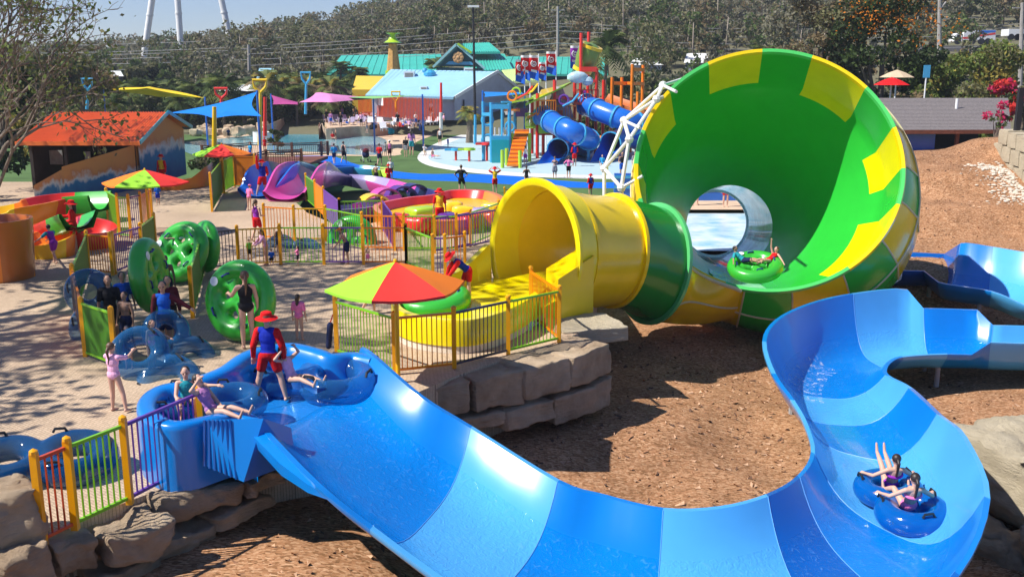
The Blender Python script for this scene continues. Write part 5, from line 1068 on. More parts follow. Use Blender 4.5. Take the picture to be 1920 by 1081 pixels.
# ---------------------------------------------------------------- pool walls, terrace, loungers
M_SANDW = mat('sandy render', (.42, .32, .23), .9, .15, 1.5, bump=.3, bs=8)
def curbwall(label, pts, z, h, th=.35, name='pool_wall', m=None):
    P = smoothpoly(GP(pts, z), 4, closed=False); hs = h if isinstance(h, list) else [h] * len(P); n = len(P); hh = [hs[min(len(hs) - 1, int(i / (n - 1) * (len(hs) - 1)))] if len(hs) != n else hs[i] for i in range(n)]
    mb = MB(); d = Vector((0, th, 0)); mb.loft([[p for p in P], [p + Vector((0, 0, k)) for p, k in zip(P, hh)], [p + d + Vector((0, 0, k)) for p, k in zip(P, hh)], [p + d for p in P]], wrap=False); return mb.build(name, m or M_SANDW, label=label, cat='pool wall', smooth=60)
curbwall('curved grey sand coloured wall behind the wave pool', [(500, 262), (520, 252), (540, 242), (570, 236), (610, 236), (660, 234), (720, 232)], GZ, 1.5)
curbwall('rounded end wall dividing the wave pool from the lounger terrace', [(598, 262), (604, 250), (612, 262), (660, 257), (700, 256), (738, 251), (760, 246)], GZ, 1.15)
mb = MB(); tp = GP([(606, 238), (615, 259), (660, 256), (735, 250), (760, 245), (838, 236), (800, 219), (690, 217), (620, 222)], GZ); mb.prism([(p.x, p.y) for p in tp], GZ - .2, -.12); mb.build('lounger_terrace', M_SAND, smooth=None, kind='structure')
M_LNG = mat('white lounger mesh', (.62, .62, .66), .8, .08, 5); M_LNM = mat('mauve lounger mesh', (.36, .30, .42), .8, .1, 5)
def lounger(label, loc, rz, m):
    t = thing('sun_lounger', label, 'sun lounger', loc, rz, 'sun loungers on the terrace'); mb = MB(); mb.box((-.32, -.9, .28), (.32, .35, .36)); mb.build('seat', m, t, smooth=None)
    mb = MB(); mb.add([(-.32, .35, .28), (.32, .35, .28), (.32, .95, .85), (-.32, .95, .85), (-.32, .40, .25), (.32, .40, .25), (.32, 1.0, .81), (-.32, 1.0, .81)], [(0, 1, 2, 3), (7, 6, 5, 4), (0, 4, 5, 1), (1, 5, 6, 2), (2, 6, 7, 3), (3, 7, 4, 0)]); mb.build('backrest', m, t, smooth=None)
    for x in (-.28, .28):
        for y in (-.8, .3): mb = MB(); mb.box((x - .03, y - .03, 0), (x + .03, y + .03, .28)); mb.build('leg', M_LNG, t, smooth=None)
    return t
l1 = lounger('white sun lounger in the crowded row on the sandy terrace', G(720, 245, -.12), .3, M_LNG); l2 = lounger('mauve sun lounger at the wall end of the sandy terrace', G(632, 228, -.12), .3, M_LNM)
for i in range(9): dup(l2, G(612 + i * 9.5 + rng.uniform(-2, 2), 229 + (i % 2) * 5, -.12), rng.uniform(-.5, .8))
for i in range(24): dup(l1, G(690 + (i % 12) * 11 + rng.uniform(-3, 3), 224 + (i // 12) * 10 + rng.uniform(-2, 2), -.12), rng.uniform(-.9, .9))
bag = [('towel_bundle', 'striped towels and bags heaped beside the loungers', (770, 236), 'white'), ('bag', 'black bag lying among the loungers', (700, 238), 'black'), ('bag', 'teal bag at the front of the terrace', (733, 246), 'teal'), ('bag', 'red bag in the lounger crowd', (752, 233), 'red'), ('bag', 'navy bag near the brown barrel', (790, 240), 'navy')]
for nm, lab, (px, py), c in bag: mb = MB(); rock(mb, G(px, py, .12), .7, .5, .5, 1, hash(lab) % 7, n=4, rough=.08, e=.4); mb.build(nm, CL[c], label=lab, cat='bag', smooth=60)
M_LOUNGERS_CROWD = [(642, 224, 'mauve', 0), (655, 222, 'white', 1), (668, 226, 'black', 0), (705, 230, 'white', 1), (716, 226, 'rose', 0), (741, 226, 'mauve', 1), (746, 238, 'black', 0), (757, 241, 'white', 1), (768, 243, 'rose', 1), (780, 238, 'white', 0), (738, 244, 'white', 1), (762, 229, 'grey', 0)]
DESC = ['mauve near the wall end', 'white beside the mauve bather', 'black in front of the curved wall', 'white in the middle of the lounger row', 'rose behind the white shirted bather', 'mauve below the yellow pole', 'black beside the teal bag', 'white at the terrace front', 'rose at the terrace front', 'white near the brown barrel', 'white in the front row by the steps', 'grey in the back lounger row']
for (px, py, c, sit), ds in zip(M_LOUNGERS_CROWD, DESC):
    person('bather in ' + ds, G(px, py, -.12) + Vector((0, 0, .42 if sit else 0)), rng.uniform(-60, 60), 1.6, top=('tee', c), bottom=('shorts', rng.choice(['navy', 'black', 'royal'])), legs='long' if sit else 'ss', seat=bool(sit), lean=-20 if sit else 0, hair=rng.choice('bnky'), skin=rng.choice('fft'))
bsrc = [o for o in bpy.data.objects if o.type == 'EMPTY' and str(o.get('label', '')).startswith('bather in ')]
for k in range(22):
    px, py = rng.uniform(612, 835), rng.uniform(219, 240); q = rng.choice(bsrc); z = .3 if abs(q.location.z) < .45 and q.location.z > .1 else -.12
    dup(q, G(px, py, -.12) + Vector((0, 0, q.location.z + .12)), rng.uniform(0, 6.28), 'small distant bather in the crowd around the sun loungers', 'bathers crowding the lounger terrace')
# rocks along the river bank
bank = thing('rocky_bank', 'bank of pale tumbled rocks beside the river pool', 'rock bank', G(430, 255, GZ), world=True)
for i in range(34):
    px = rng.uniform(365, 505); py = lerp(252, 236, rng.random()) - (px - 365) * .03; s_ = rng.uniform(.5, 1.1); mb = MB(); rock(mb, G(px, py, GZ + rng.uniform(.1, .9)), s_ * 1.4, s_, s_ * .9, rng.random() * 3, i + 300, n=4, rough=.12, e=.35); mb.build('bank_rock', M_ROCK if i % 3 else M_ROCKP, bank, smooth=50)
pl = thing('white_planter', 'white round tub under the tall red pole by the pool', 'planter', G(493, 268, GZ)); mb = MB(); mb.lathe([(.95, 0), (.95, 1.1), (.85, 1.1), (.8, .9), (.02, .9)], n=20, cap=False); mb.build('tub', M_CONC, pl)
# stroller
st = thing('stroller', 'black folding stroller parked on the green ground', 'stroller', G(686, 304, GZ), .4)
mb = MB(); mb.ball((0, 0, .62), (.3, .42, .3), 10); mb.build('seat', CL['navy'], st); mb = MB(); mb.ball((0, -.1, .9), (.28, .32, .22), 10); mb.build('hood', CL['maroon'], st)
for x, y in ((-.28, -.4), (.28, -.4), (-.28, .42), (.28, .42)): mb = MB(); mb.torus((x, y, .13), .10, .035, 14, 6, axis=(1, 0, 0)); mb.build('wheel', M_BLK, st)
mb = MB(); mb.tube([(-.28, -.4, .13), (-.26, .1, .6), (-.24, .6, 1.0), (.24, .6, 1.0), (.26, .1, .6), (.28, -.4, .13)], .02, 6); mb.build('frame', M_STEEL, st)
# ---------------------------------------------------------------- shade sails and tall beach spades
def sail(label, C, m, posts, dip=.0, curve=.16, pole=None):
    t = thing('shade_sail', label, 'shade sail', (C[0].x, C[0].y, GZ), world=True); n = 12; c = sum(C, Vector()) / len(C); mb = MB(); rings = []
    edge = []
    for a, b in zip(C, C[1:] + C[:1]):
        for k in range(n):
            u = k / n; p = lerp(a, b, u); edge.append(p + (c - p) * curve * 4 * u * (1 - u))
    for k in range(7): f = 1 - k / 6; rings.append([c + (p - c) * max(f, .001) + Vector((0, 0, -dip * (1 - f ** 2))) for p in edge])
    mb.loft(rings, wrap=True); mb.build('fabric', m, t, smooth=60)
    for i in posts: mb = MB(); mb.tube([C[i] + Vector((0, 0, .1)), Vector((C[i].x, C[i].y, GZ - .1))], .08, 8); mb.build('mast', pole or GM['blue'], t)
    return t
def scloth(n, c): return mat('sail ' + n, c, .75, .05, 2, spec=.2)
sail('yellow shade sail stretched before the palms on the left', [A(194, 168, 100), A(275, 165, 94), A(384, 184, 92), A(300, 182, 106)], scloth('yellow', (.84, .56, .02)), (0, 2), dip=-.5)
sail('bright blue shade sail behind the painted hut', [A(316, 212, 62), A(482, 172, 66), A(490, 218, 60), A(400, 222, 58)], scloth('blue', (.01, .20, .68)), (0, 1), dip=.1, curve=.22)
sail('magenta shade sail left of the pink one', [A(508, 178, 97), A(560, 192, 95), A(560, 196, 87), A(512, 196, 88)], scloth('magenta', (.42, .06, .22)), (0,), curve=.1)
sail('pink shade sail in front of the palms', [A(560, 192, 93), A(592, 174, 96), A(700, 186, 96), A(620, 192, 86)], scloth('pink', (.62, .22, .45)), (2,), dip=-.4, curve=.12)
sail('green shade sail across the orange wall', [A(612, 182, 96), A(700, 185, 88), A(792, 179, 92), A(700, 180, 98)], scloth('green', (.22, .50, .16)), (2,), curve=.10)
sail('blue shade sail beside the small palm at the play structure', [A(905, 172, 86), A(908, 182, 84), A(984, 176, 86), A(980, 173, 90)], scloth('cobalt', (.02, .22, .62)), (0, 2), curve=.08)
def spade(label, px, ytop, ybot, Y, m, wd=.9, handle=True, low=None):
    top = A(px, ytop, Y); bot = A(px + (0), ybot, Y); t = thing('giant_spade' if handle else 'tall_post', label, 'giant spade' if handle else 'post', bot, world=True); r = .12
    mb = MB(); mb.tube([bot, top - Vector((0, 0, wd if handle else 0))], [r * 1.3, r], 10); mb.build('shaft', m, t)
    if handle:
        mb = MB(); a = top - Vector((0, 0, wd)); mb.tube([a, a + Vector((-.4, 0, wd * .45)), a + Vector((-.5, 0, wd)), a + Vector((.5, 0, wd)), a + Vector((.4, 0, wd * .45)), a], r, 8); mb.build('grip', m, t)
    if low: mb = MB(); mb.tube([bot, Vector((bot.x, bot.y, bot.z + low))], r * 1.5, 10); mb.build('sleeve', M_CONC, t)
spade('giant yellow beach spade standing upright by the river pool', 487, 150, 272, 72, GM['yellow']); spade('giant blue beach spade in front of the palms', 573, 136, 214, 105, GM['sky'], 1.2); spade('giant orange beach spade behind the blue sail', 414, 166, 218, 80, GM['red'], .8)
spade('tall red post rising from the white round tub', 497, 182, 255, 75, GM['red'], handle=False); spade('tall orange post beside the dark doorway', 827, 155, 243, 100, GM['red'], handle=False, low=1.7); spade('blue curved shower post left of the yellow sail', 163, 148, 205, 95, GM['sky'], 1.0); spade('yellow carved post under the corner of the blue sail', 402, 200, 290, 58, GM['yellow'], handle=False); spade('yellow handled spade against the orange wall', 742, 172, 210, 116, GM['yellow'], 1.1); spade('slim turquoise spray post on the splash pad', 891, 215, 270, 92, GM['sky'], handle=False)
# splashdown pool beyond the funnel
M_FOAM = mat('white foaming water', (.22, .50, .62), .3, col2=(.85, .90, .92), vs=.9, detail=9)
sheet('splashdown_pool_water', [(5.0, 39), (13.0, 39), (13.4, 49.6), (6, 49.8)], -1.1, M_FOAM)
sheet('splashdown_deck', [(5, 49.5), (15, 49.5), (15, 54), (5, 54)], -.9, M_SAND)
bw = thing('blue_slide_wall', 'blue slide side wall at the back of the splashdown pool', 'slide wall', Vector((10, 53, -.9)), world=True); mb = MB(); mb.box((5.5, 53, -.9), (15, 53.3, .55)); mb.build('lower_panel', GM['blue'], bw, smooth=None); mb = MB(); mb.box((5.5, 52.94, -.25), (15, 53, -.1)); mb.box((5.5, 52.94, .3), (15, 53, .45)); mb.build('flange', GM['sky'], bw, smooth=None)
# small things on the near deck
tb = thing('bucket_set', 'pale blue rescue kit with two bottles on the deck inside the basin fence', 'kit bag', G(982, 616, 0)); mb = MB(); rock(mb, (0, 0, .1), .42, .34, .22, .3, 9, n=5, rough=.05, e=.4); mb.build('bag', mat('pale blue plastic', (.30, .55, .66), .5, .1), tb)
for x, c in ((-.06, 'sky'), (.07, 'lilac')): mb = MB(); mb.lathe([(.04, .18), (.04, .34), (.015, .38), (.015, .42)], (x, 0, 0), 10); mb.build('bottle', GM[c], tb)
rt = thing('rescue_tube', 'dark rescue tube hanging on the first post of the basin fence', 'rescue tube', G(622, 662, 0), world=True); mb = MB(); p = G(622, 660, 0); mb.capsule(p + Vector((-.05, -.06, .15)), p + Vector((.0, -.05, .62)), .06, .07); mb.build('float', CL['navy'], rt); mb = MB(); mb.tube([p + Vector((0, -.05, .66)), p + Vector((.06, 0, .85)), p + Vector((.1, .02, .8))], .014, 6); mb.build('strap', CL['red'], rt)
# ================================================================ play structure, buildings, poles, vehicles
def quad(mb, pts, mi=0): return mb.add(pts, [tuple(range(len(pts)))], mi)
M_TEALR = mat('teal metal roof', (.055, .44, .35), .45, .08, .5); M_SKYR = mat('pale blue metal roof', (.32, .58, .74), .45, .06, .5); M_LIMER = mat('lime roof', (.50, .62, .25), .5, .06, .5); M_YELR = mat('yellow roof', (.80, .52, .04), .5, .06, .5)
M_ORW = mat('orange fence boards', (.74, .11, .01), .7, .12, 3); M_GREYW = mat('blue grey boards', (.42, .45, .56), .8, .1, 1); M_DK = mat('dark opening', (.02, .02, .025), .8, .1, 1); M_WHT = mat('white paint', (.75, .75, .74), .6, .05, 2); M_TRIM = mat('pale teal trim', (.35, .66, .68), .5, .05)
# pale blue roofed building
b1 = thing('pavilion', 'long building with a pale blue roof and a grey gable with four small windows', 'building', A(760, 215, 120), world=True)
eL, eR, rL, rR = A(685, 178, 116), A(850, 182, 116), A(733, 130, 127), A(931, 134, 123); gB = A(978, 166, 130)
mb = MB(); d = Vector((0, 0, -.14))
for k in range(24):
    t, t2 = k / 24, (k + .9) / 24; quad(mb, [lerp(eL, eR, t), lerp(eL, eR, t2), lerp(rL, rR, t2), lerp(rL, rR, t)]); 
quad(mb, [p + Vector((0, 0, -.05)) for p in (eL, eR, rR, rL)]); quad(mb, [rL, rR, gB, A(780, 166, 140)]); quad(mb, [eL, eR, eR + d * 2, eL + d * 2]); mb.build('roof', M_SKYR, b1, smooth=None)
gl_, gr_ = A(852, 184, 116.4), A(974, 169, 129.5); bl, brr = Vector((gl_.x, gl_.y, .2)), Vector((gr_.x, gr_.y, .2)); ap = rR + Vector((.05, .1, -.25))
mb = MB(); quad(mb, [bl, brr, gr_, ap, gl_]); quad(mb, [Vector((eL.x + .6, 117, .2)), Vector((bl.x, 117, .2)), Vector((bl.x, 117, eL.z)), Vector((eL.x + .6, 117, eL.z))]); mb.build('wall', M_GREYW, b1, smooth=None)
mb = MB(); mb.bar(gl_ + Vector((.1, -.2, .1)), ap + Vector((.1, -.2, .25)), .12, .35); mb.bar(ap + Vector((.1, -.2, .25)), gr_ + Vector((.1, -.2, .1)), .12, .35); mb.build('barge_board', M_WHT, b1, smooth=None)
gd = (gr_ - gl_).normalized(); gn = Vector((gd.y, -gd.x, 0)).normalized()
for px in (910, 920, 931, 942):
    t = (px - 852) / 122; c = lerp(gl_, gr_, t) + gn * .06; c.z = A(px, 159, c.y).z; mb = MB(); mb.bar(c - Vector((0, 0, .45)), c + Vector((0, 0, .45)), .42, .08); mb.build('window', M_DK, b1, smooth=None)
mb = MB(); p = Vector((A(870, 195, 118).x, 118.2, .2)); mb.bar(p, p + Vector((0, 0, 2.3)), 1.0, .1); mb.build('door', M_DK, b1, smooth=None)
for nm, px, py, w_, mm in (('air_conditioner', 768, 146, 1.3, M_WHT), ('air_conditioner', 880, 139, 1.3, M_WHT), ('roof_vent', 795, 170, .8, M_WHT), ('roof_sculpture', 806, 148, .9, GM['sky'])):
    t = (py - 130) / 48; c = A(px, py, lerp(127, 116.5, t)); mb = MB()
    if nm == 'roof_sculpture': mb.ball(c + Vector((0, 0, .6)), (.8, .6, .5), 10); mb.box((c.x - .3, c.y - .3, c.z - .8), (c.x + .3, c.y + .3, c.z + .4)); mb.ball(c + Vector((-.6, 0, 1.0)), .35, 8)
    else: mb.box((c.x - w_ / 2, c.y - w_ / 2, c.z - .4), (c.x + w_ / 2, c.y + w_ / 2, c.z + w_ * .6)); mb.box((c.x - w_ * .38, c.y - w_ / 2 - .02, c.z - .2), (c.x + w_ * .38, c.y - w_ / 2, c.z + w_ * .45), 1)
    mb.build(nm, [mm, mat('grey grille', (.25, .22, .2), .7, .1)], b1, smooth=None)
mb = MB(); a, b = A(672, 206, 121), A(826, 217, 106); h = A(672, 178, 121).z - a.z
for k in range(60): p, q = lerp(a, b, k / 60), lerp(a, b, (k + .93) / 60); mb.bar(lerp(p, q, .5) + Vector((0, 0, -.6)), lerp(p, q, .5) + Vector((0, (k % 2) * .02, h)), (q - p).length, .06)
mb.build('board_fence', M_ORW, label='long bright orange board fence in front of the pale blue roofed building', cat='fence', smooth=None)
mb = MB(); c = A(714, 190, 116.3); mb.bar(c + Vector((-.35, .5, 0)), c + Vector((.35, -.5, 0)), .05, .95); mb.build('notice_panel', M_WHT, label='small white notice on the orange board fence', cat='notice', smooth=None)
# teal hall
b2 = thing('hall', 'big hall with stacked teal roofs and a carved flower in its pointed gable', 'building', A(880, 150, 150), world=True)
def roofq(pts, m, nm='roof', th=.3):
    mb = MB(); P = [A(*p) for p in pts]; quad(mb, P); quad(mb, [P[0], P[1], P[1] - Vector((0, 0, th)), P[0] - Vector((0, 0, th))]); n = 16
    for k in range(1, n): p, q = lerp(P[0], P[1], k / n), lerp(P[3], P[2], k / n); mb.bar(p + Vector((0, 0, .05)), q + Vector((0, 0, .05)), .08, .08)
    return mb.build(nm, m, b2, smooth=None)
roofq([(612, 140, 150), (838, 138, 150), (826, 101, 162), (640, 104, 162)], M_TEALR); roofq([(872, 133, 148), (962, 130, 148), (946, 101, 157), (866, 101, 157)], M_TEALR); roofq([(868, 98, 153), (938, 97, 153), (918, 80, 160), (866, 82, 160)], M_TEALR); roofq([(935, 138, 150), (1140, 140, 150), (1135, 107, 162), (950, 106, 162)], M_TEALR); roofq([(955, 153, 136), (1015, 150, 136), (985, 128, 146), (940, 132, 146)], M_LIMER)
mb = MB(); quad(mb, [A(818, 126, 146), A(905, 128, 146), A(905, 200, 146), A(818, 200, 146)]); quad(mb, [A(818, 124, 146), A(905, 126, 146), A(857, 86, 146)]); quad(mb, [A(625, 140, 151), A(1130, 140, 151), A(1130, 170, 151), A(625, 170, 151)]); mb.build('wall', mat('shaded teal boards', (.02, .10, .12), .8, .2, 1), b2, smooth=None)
mb = MB(); mb.bar(A(812, 126, 145.5), A(856, 83, 145.5), .3, .8, up=(0, 1, 0)); mb.bar(A(856, 83, 145.5), A(909, 129, 145.5), .3, .8, up=(0, 1, 0)); mb.build('gable_trim', M_TRIM, b2, smooth=None)
mb = MB(); mb.bar(A(858, 82, 145.2), A(884, 99, 145.2), .3, .6, up=(0, 1, 0)); mb.build('gable_trim', GM['lime'], b2, smooth=None)
quadm = MB()
for P in ([(856, 83, 146), (868, 82, 160), (880, 100, 160), (905, 127, 146)],): quad(quadm, [A(*p) for p in P])
quadm.build('side_roof', M_TEALR, b2, smooth=None)
mb = MB(); c = A(859, 108, 145.3)
for k in range(8): a = k * math.pi / 4; mb.ball(c + Vector((math.cos(a) * .5, 0, math.sin(a) * .5)), (.34, .08, .34), 8)
mb.ball(c, (.35, .14, .35), 8); mb.build('carved_flower', mat('carved flower', (.62, .34, .14), .7, .1), b2); mb = MB(); quad(mb, [A(835, 121, 145.6), A(892, 122, 145.6), A(884, 116, 145.6), A(842, 115, 145.6)]); mb.build('gable_band', GM['sky'], b2, smooth=None)
mb = MB(); P = [A(660, 168, 128), A(716, 168, 128), A(722, 143, 138), (A(668, 142, 138))]; quad(mb, P); quad(mb, [P[0], P[1], Vector((P[1].x, P[1].y, .0)), Vector((P[0].x, P[0].y, 0))]); mb.build('kiosk', M_YELR, label='low kiosk with a yellow roof left of the pale blue roof', cat='kiosk', smooth=None)
lh = thing('lookout_tower', 'tapering ochre stone tower with a wide lime hat roof', 'tower', A(738, 165, 140), world=True); c = A(738, 135, 140); k_ = 140 / FPX
mb = MB(); mb.lathe([(15 * k_, -5), (13 * k_, 0), (9 * k_, 34 * k_), (8 * k_, 45 * k_), (8 * k_, 50 * k_)], c, 8); mb.build('tower_body', mat('ochre stone', (.55, .34, .10), .9, col2=(.38, .20, .06), vs=3), lh, smooth=None)
mb = MB(); mb.lathe([(17 * k_, 52 * k_), (9 * k_, 57 * k_), (6 * k_, 62 * k_), (5 * k_, 66 * k_), (8 * k_, 67 * k_), (1, 69 * k_)], c, 14); mb.build('hat_roof', GM['lime'], lh, smooth=30); mb = MB(); mb.lathe([(16 * k_, -.2), (15 * k_, 1.0)], c + Vector((0, 0, -.8)), 8); mb.build('base_band', GM['lime'], lh, smooth=None)
def shed(label, px0, px1, yr, ye, yb, Y, mr, mw, apex=None):
    t = thing('shed', label, 'shed', A((px0 + px1) / 2, yb, Y), world=True); mb = MB(); quad(mb, [A(px0, ye, Y), A(px1, ye, Y), A(px1 - 6, yr, Y + 8), A(px0 + 6, yr, Y + 8)]); mb.build('roof', mr, t, smooth=None); mb = MB(); quad(mb, [A(px0 + 3, yb, Y + .2), A(px1 - 3, yb, Y + .2), A(px1 - 3, ye, Y + .2), A(px0 + 3, ye, Y + .2)]); mb.build('wall', mw, t, smooth=None)
shed('white roofed shed behind the orange steel frame', 1182, 1244, 104, 122, 150, 150, M_WHT, M_GREYW); shed('white roofed shed beside the top of the funnel', 1282, 1336, 100, 118, 140, 150, M_WHT, M_GREYW); shed('small white shelter roof deep among the palms', 408, 486, 158, 171, 182, 118, M_WHT, M_DK); shed('pale blue low roof among the palms on the left', 480, 520, 128, 150, 165, 140, M_SKYR, M_GREYW); shed('white flat roof half hidden by trees at the left', 178, 232, 133, 143, 160, 130, M_WHT, M_DK)
# shingled shed at right
rs_ = thing('shingle_shed', 'dark open shed with a grey shingle roof behind the bark bank', 'shed', Vector((26, 60, 0)), world=True)
M_SHG = mat('grey shingles', (.13, .115, .115), .95, col2=(.24, .21, .20), vs=9, detail=8, bump=.8, bs=30)
mb = MB()
for r in range(24):
    t0, t1 = r / 24, (r + 1.08) / 24; P0, P1 = lerp(A(1560, 247, 58), A(1560, 184, 64.5), t0), lerp(A(1560, 247, 58), A(1560, 184, 64.5), t1); Q0, Q1 = lerp(A(1896, 246, 58), A(1890, 184, 64.5), t0), lerp(A(1896, 246, 58), A(1890, 184, 64.5), t1); z = Vector((0, 0, .02)); quad(mb, [P0 + z, Q0 + z, Q1, P1]); quad(mb, [P0, Q0, Q0 + z, P0 + z])
mb.build('roof', M_SHG, rs_, smooth=None); mb = MB(); e0, e1 = A(1560, 248, 57.95), A(1896, 247, 57.95); mb.bar(e0, e1, .1, .22); mb.build('fascia', M_TIM, rs_, smooth=None)
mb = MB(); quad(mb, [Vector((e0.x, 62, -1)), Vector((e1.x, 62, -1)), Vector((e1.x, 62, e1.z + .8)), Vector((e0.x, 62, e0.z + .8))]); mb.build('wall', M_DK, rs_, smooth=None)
for px in (1690, 1795, 1890): p = A(px, 250, 58.6); mb = MB(); mb.box((p.x - .1, 58.5, -1), (p.x + .1, 58.7, p.z)); mb.build('post', M_TIM, rs_, smooth=None)
p0, p1 = A(1700, 253, 58.2), A(1760, 292, 58.2); mb = MB(); mb.box((p0.x, 58.9, p1.z - 1), (p1.x, 59.6, p0.z)); mb.build('storage_box', GM['blue'], label='bright blue storage box standing under the shingle shed', cat='storage box', smooth=None)
p = A(1793, 205, 62.3); mb = MB(); mb.tube([p, p + Vector((0, 0, .65))], .09, 8); mb.build('vent_pipe', M_WHT, rs_)
bp_ = thing('gate_post', 'black square post at the top of the block wall on the right', 'post', A(1905, 258, 47), world=True); p = A(1905, 258, 47); mb = MB(); mb.box((p.x - .12, 46.9, p.z - .5), (p.x + .12, 47.1, p.z + 2.3)); mb.build('post', M_BLK, bp_, smooth=None)
for k in range(3): mb = MB(); mb.bar(p + Vector((.1, 0, .4 + k * .7)), p + Vector((1.4, 0, .4 + k * .7)), .04, .04); mb.build('rail', M_BLK, bp_, smooth=None)
# ---------------------------------------------------------------- white tower legs, light pole, utility poles, wires
tl = thing('tower_ride', 'three huge white steel legs of a tower ride rising out of the picture', 'tower ride', A(345, 150, 200), world=True)
for (x0, y0, x1, y1) in ((285, 0, 266, 132), (333, 0, 341, 118), (415, 0, 440, 114)):
    k = 350 / 132; t_ = A(x0 + (x0 - x1) * 2.2, y0 - (y1 - y0) * 2.2, 200); b = A(x1 + (x1 - x0) * .2, y1 + (y1 - y0) * .2, 200); mb = MB(); mb.tube([b, lerp(b, t_, .5), t_], [.6, .62, .55], 12)
    for f in (.12, .3, .48): q = lerp(b, t_, f); mb.lathe([(.7, -.15), (.7, .15)], q, 12)
    mb.build('leg', M_WHT, tl)
lp = thing('light_pole', 'tall black lamp pole rising in front of the pale blue roof', 'lamp pole', A(891, 196, 95), world=True); mb = MB(); b, t_ = A(891, 200, 95), A(887, 14, 95); mb.tube([b - Vector((0, 0, 2)), t_], [.14, .09], 8); mb.build('pole', M_BLK, lp); mb = MB(); mb.box((t_.x - .5, 94.6, t_.z), (t_.x + .55, 95.3, t_.z + .16)); mb.build('lamp_head', M_WHT, lp, smooth=None)
M_POLE = mat('weathered pole', (.32, .29, .27), .9, .15, 3)
POL = []
for lab, px, y0, y1, Y, fork in (('grey timber power pole behind the teal hall', 1046, 12, 140, 165, 0), ('pale bare pole forked at its top beside the round bush', 1762, -6, 112, 110, 1), ('thin power pole at the right edge of the photo', 1917, 5, 135, 120, 0), ('short power pole on the hillside above the flame tree', 1908, 20, 60, 190, 0), ('slender power pole among the trees left of centre', 394, 55, 130, 210, 0), ('thin white lamp mast near the white tower legs', 466, 84, 120, 150, 0), ('thin power pole on the hill above the pavilion', 966, 40, 85, 230, 0)):
    t = thing('power_pole', lab, 'power pole', A(px, y1, Y), world=True); mb = MB(); b, q = A(px + (3 if fork else 0), y1, Y), A(px, y0, Y); mb.tube([b - Vector((0, 0, 3)), q], [.3, .2], 8); mb.build('pole', M_POLE, t)
    mb = MB()
    if fork: f = A(px + 1, 16, Y); mb.tube([f, A(px + 12, 4, Y)], [.18, .1], 7)
    else: mb.bar(q + Vector((-1.1, 0, -.6)), q + Vector((1.1, 0, -.6)), .14, .14)
    mb.build('branch_stub' if fork else 'cross_arm', M_POLE, t)
M_WIRE = mat('grey wire', (.30, .30, .30), .6, 0)
for i, (y0, y1, y2, Y) in enumerate([(92, 66, 36, 175), (97, 72, 42, 175), (104, 80, 55, 170), (111, 93, 66, 165), (122, 103, 74, 160), (80, 52, 22, 190)]):
    L0, L1, L2 = A(-200, y0 + 8, Y), A(1046, y1 - 22, Y), A(2200, y2 - 8, Y); pts = []
    for a, b in ((L0, L1), (L1, L2)):
        for k in range(20): t = k / 20; pts.append(lerp(a, b, t) - Vector((0, 0, 1.6 * 4 * t * (1 - t))))
    mb = MB(); mb.tube(pts + [L2], .045, 5); mb.build('power_line', M_WIRE, label=['second highest', 'third', 'fourth', 'fifth', 'lowest', 'highest'][i] + ' grey power line sagging across the wooded hillside', cat='power line', group='power lines')
# ---------------------------------------------------------------- vehicles on the hillside road
def hit(px, py, Y0=118, Y1=380):
    for k in range(400):
        Y = lerp(Y0, Y1, k / 400); p = A(px, py, Y)
        if hill_z(p.x, p.y) >= p.z: return p
    return A(px, py, Y1)
def truck(label, px0, px1, ytop, ybot, Y, stripes):
    b0, b1 = A(px0, ybot, Y), A(px1, ybot, Y); Lg = b1.x - b0.x; H = A(px0, ytop, Y).z - b0.z; t = thing('truck', label, 'truck', ((b0.x + b1.x) / 2, Y, b0.z), 0); w = 1.3; x0 = -Lg / 2; x1 = Lg / 2; cb = x0 + Lg * .2 if stripes else x0
    mb = MB(); mb.box((cb + .15, -w, .7), (x1, w, H)); mb.build('cargo_box', M_WHT, t, smooth=None)
    if stripes:
        for nm, pts, m in (('blue_stripe', [(.55, .97), (.99, .97), (.99, .80), (.62, .62)], GM['blue']), ('red_stripe', [(.35, .22), (.99, .55), (.99, .74), (.52, .45)], GM['red']), ('red_panel', [(.20, .12), (.44, .12), (.44, .34), (.2, .3)], GM['red'])):
            mb = MB(); q = [(lerp(x0, x1, u), -w - .02, .7 + (H - .7) * v) for u, v in pts]; mb.add(q, [(0, 1, 2, 3)]); mb.build(nm, m, t, smooth=None)
        mb = MB(); mb.add([(x0, -1.1, .5), (x0, 1.1, .5), (cb, 1.1, .5), (cb, -1.1, .5), (x0 + .1, -1.1, 1.5), (x0 + .1, 1.1, 1.5), (x0 + .5, 1.05, H * .78), (x0 + .5, -1.05, H * .78), (cb, 1.1, H * .8), (cb, -1.1, H * .8)], [(0, 1, 5, 4), (4, 5, 6, 7), (7, 6, 8, 9), (0, 4, 7, 9, 3), (1, 2, 8, 6, 5), (3, 9, 8, 2)]); mb.build('cab', M_WHT, t, smooth=None)
        mb = MB(); mb.box((x0 + .45, -1.13, H * .45), (cb - .3, -1.11, H * .68)); mb.build('cab_window', M_DK, t, smooth=None)
    for x in (x0 + .6, x0 + Lg * .45, x1 - 1.2, x1 - 2.2): mb = MB(); mb.lathe([(.5, -.15), (.5, .15)], (x, -w + .1, .5), 14, axis=(0, 1, 0)); mb.build('wheel', M_BLK, t)
truck('white truck with blue and red stripes on the hillside road', 1782, 1858, 57, 84, 165, True); truck('plain white trailer parked behind the shrubs at the right edge', 1881, 1925, 55, 76, 165, False)
mb = MB(); P0, P1 = A(1640, 86, 163.5), A(2300, 84, 163.5); mb.box((P0.x, 162, P0.z - 6), (P1.x, 169, P0.z)); mb.build('hillside_road', mat('grey asphalt', (.16, .15, .15), .9, .1, 2), kind='structure', smooth=None)
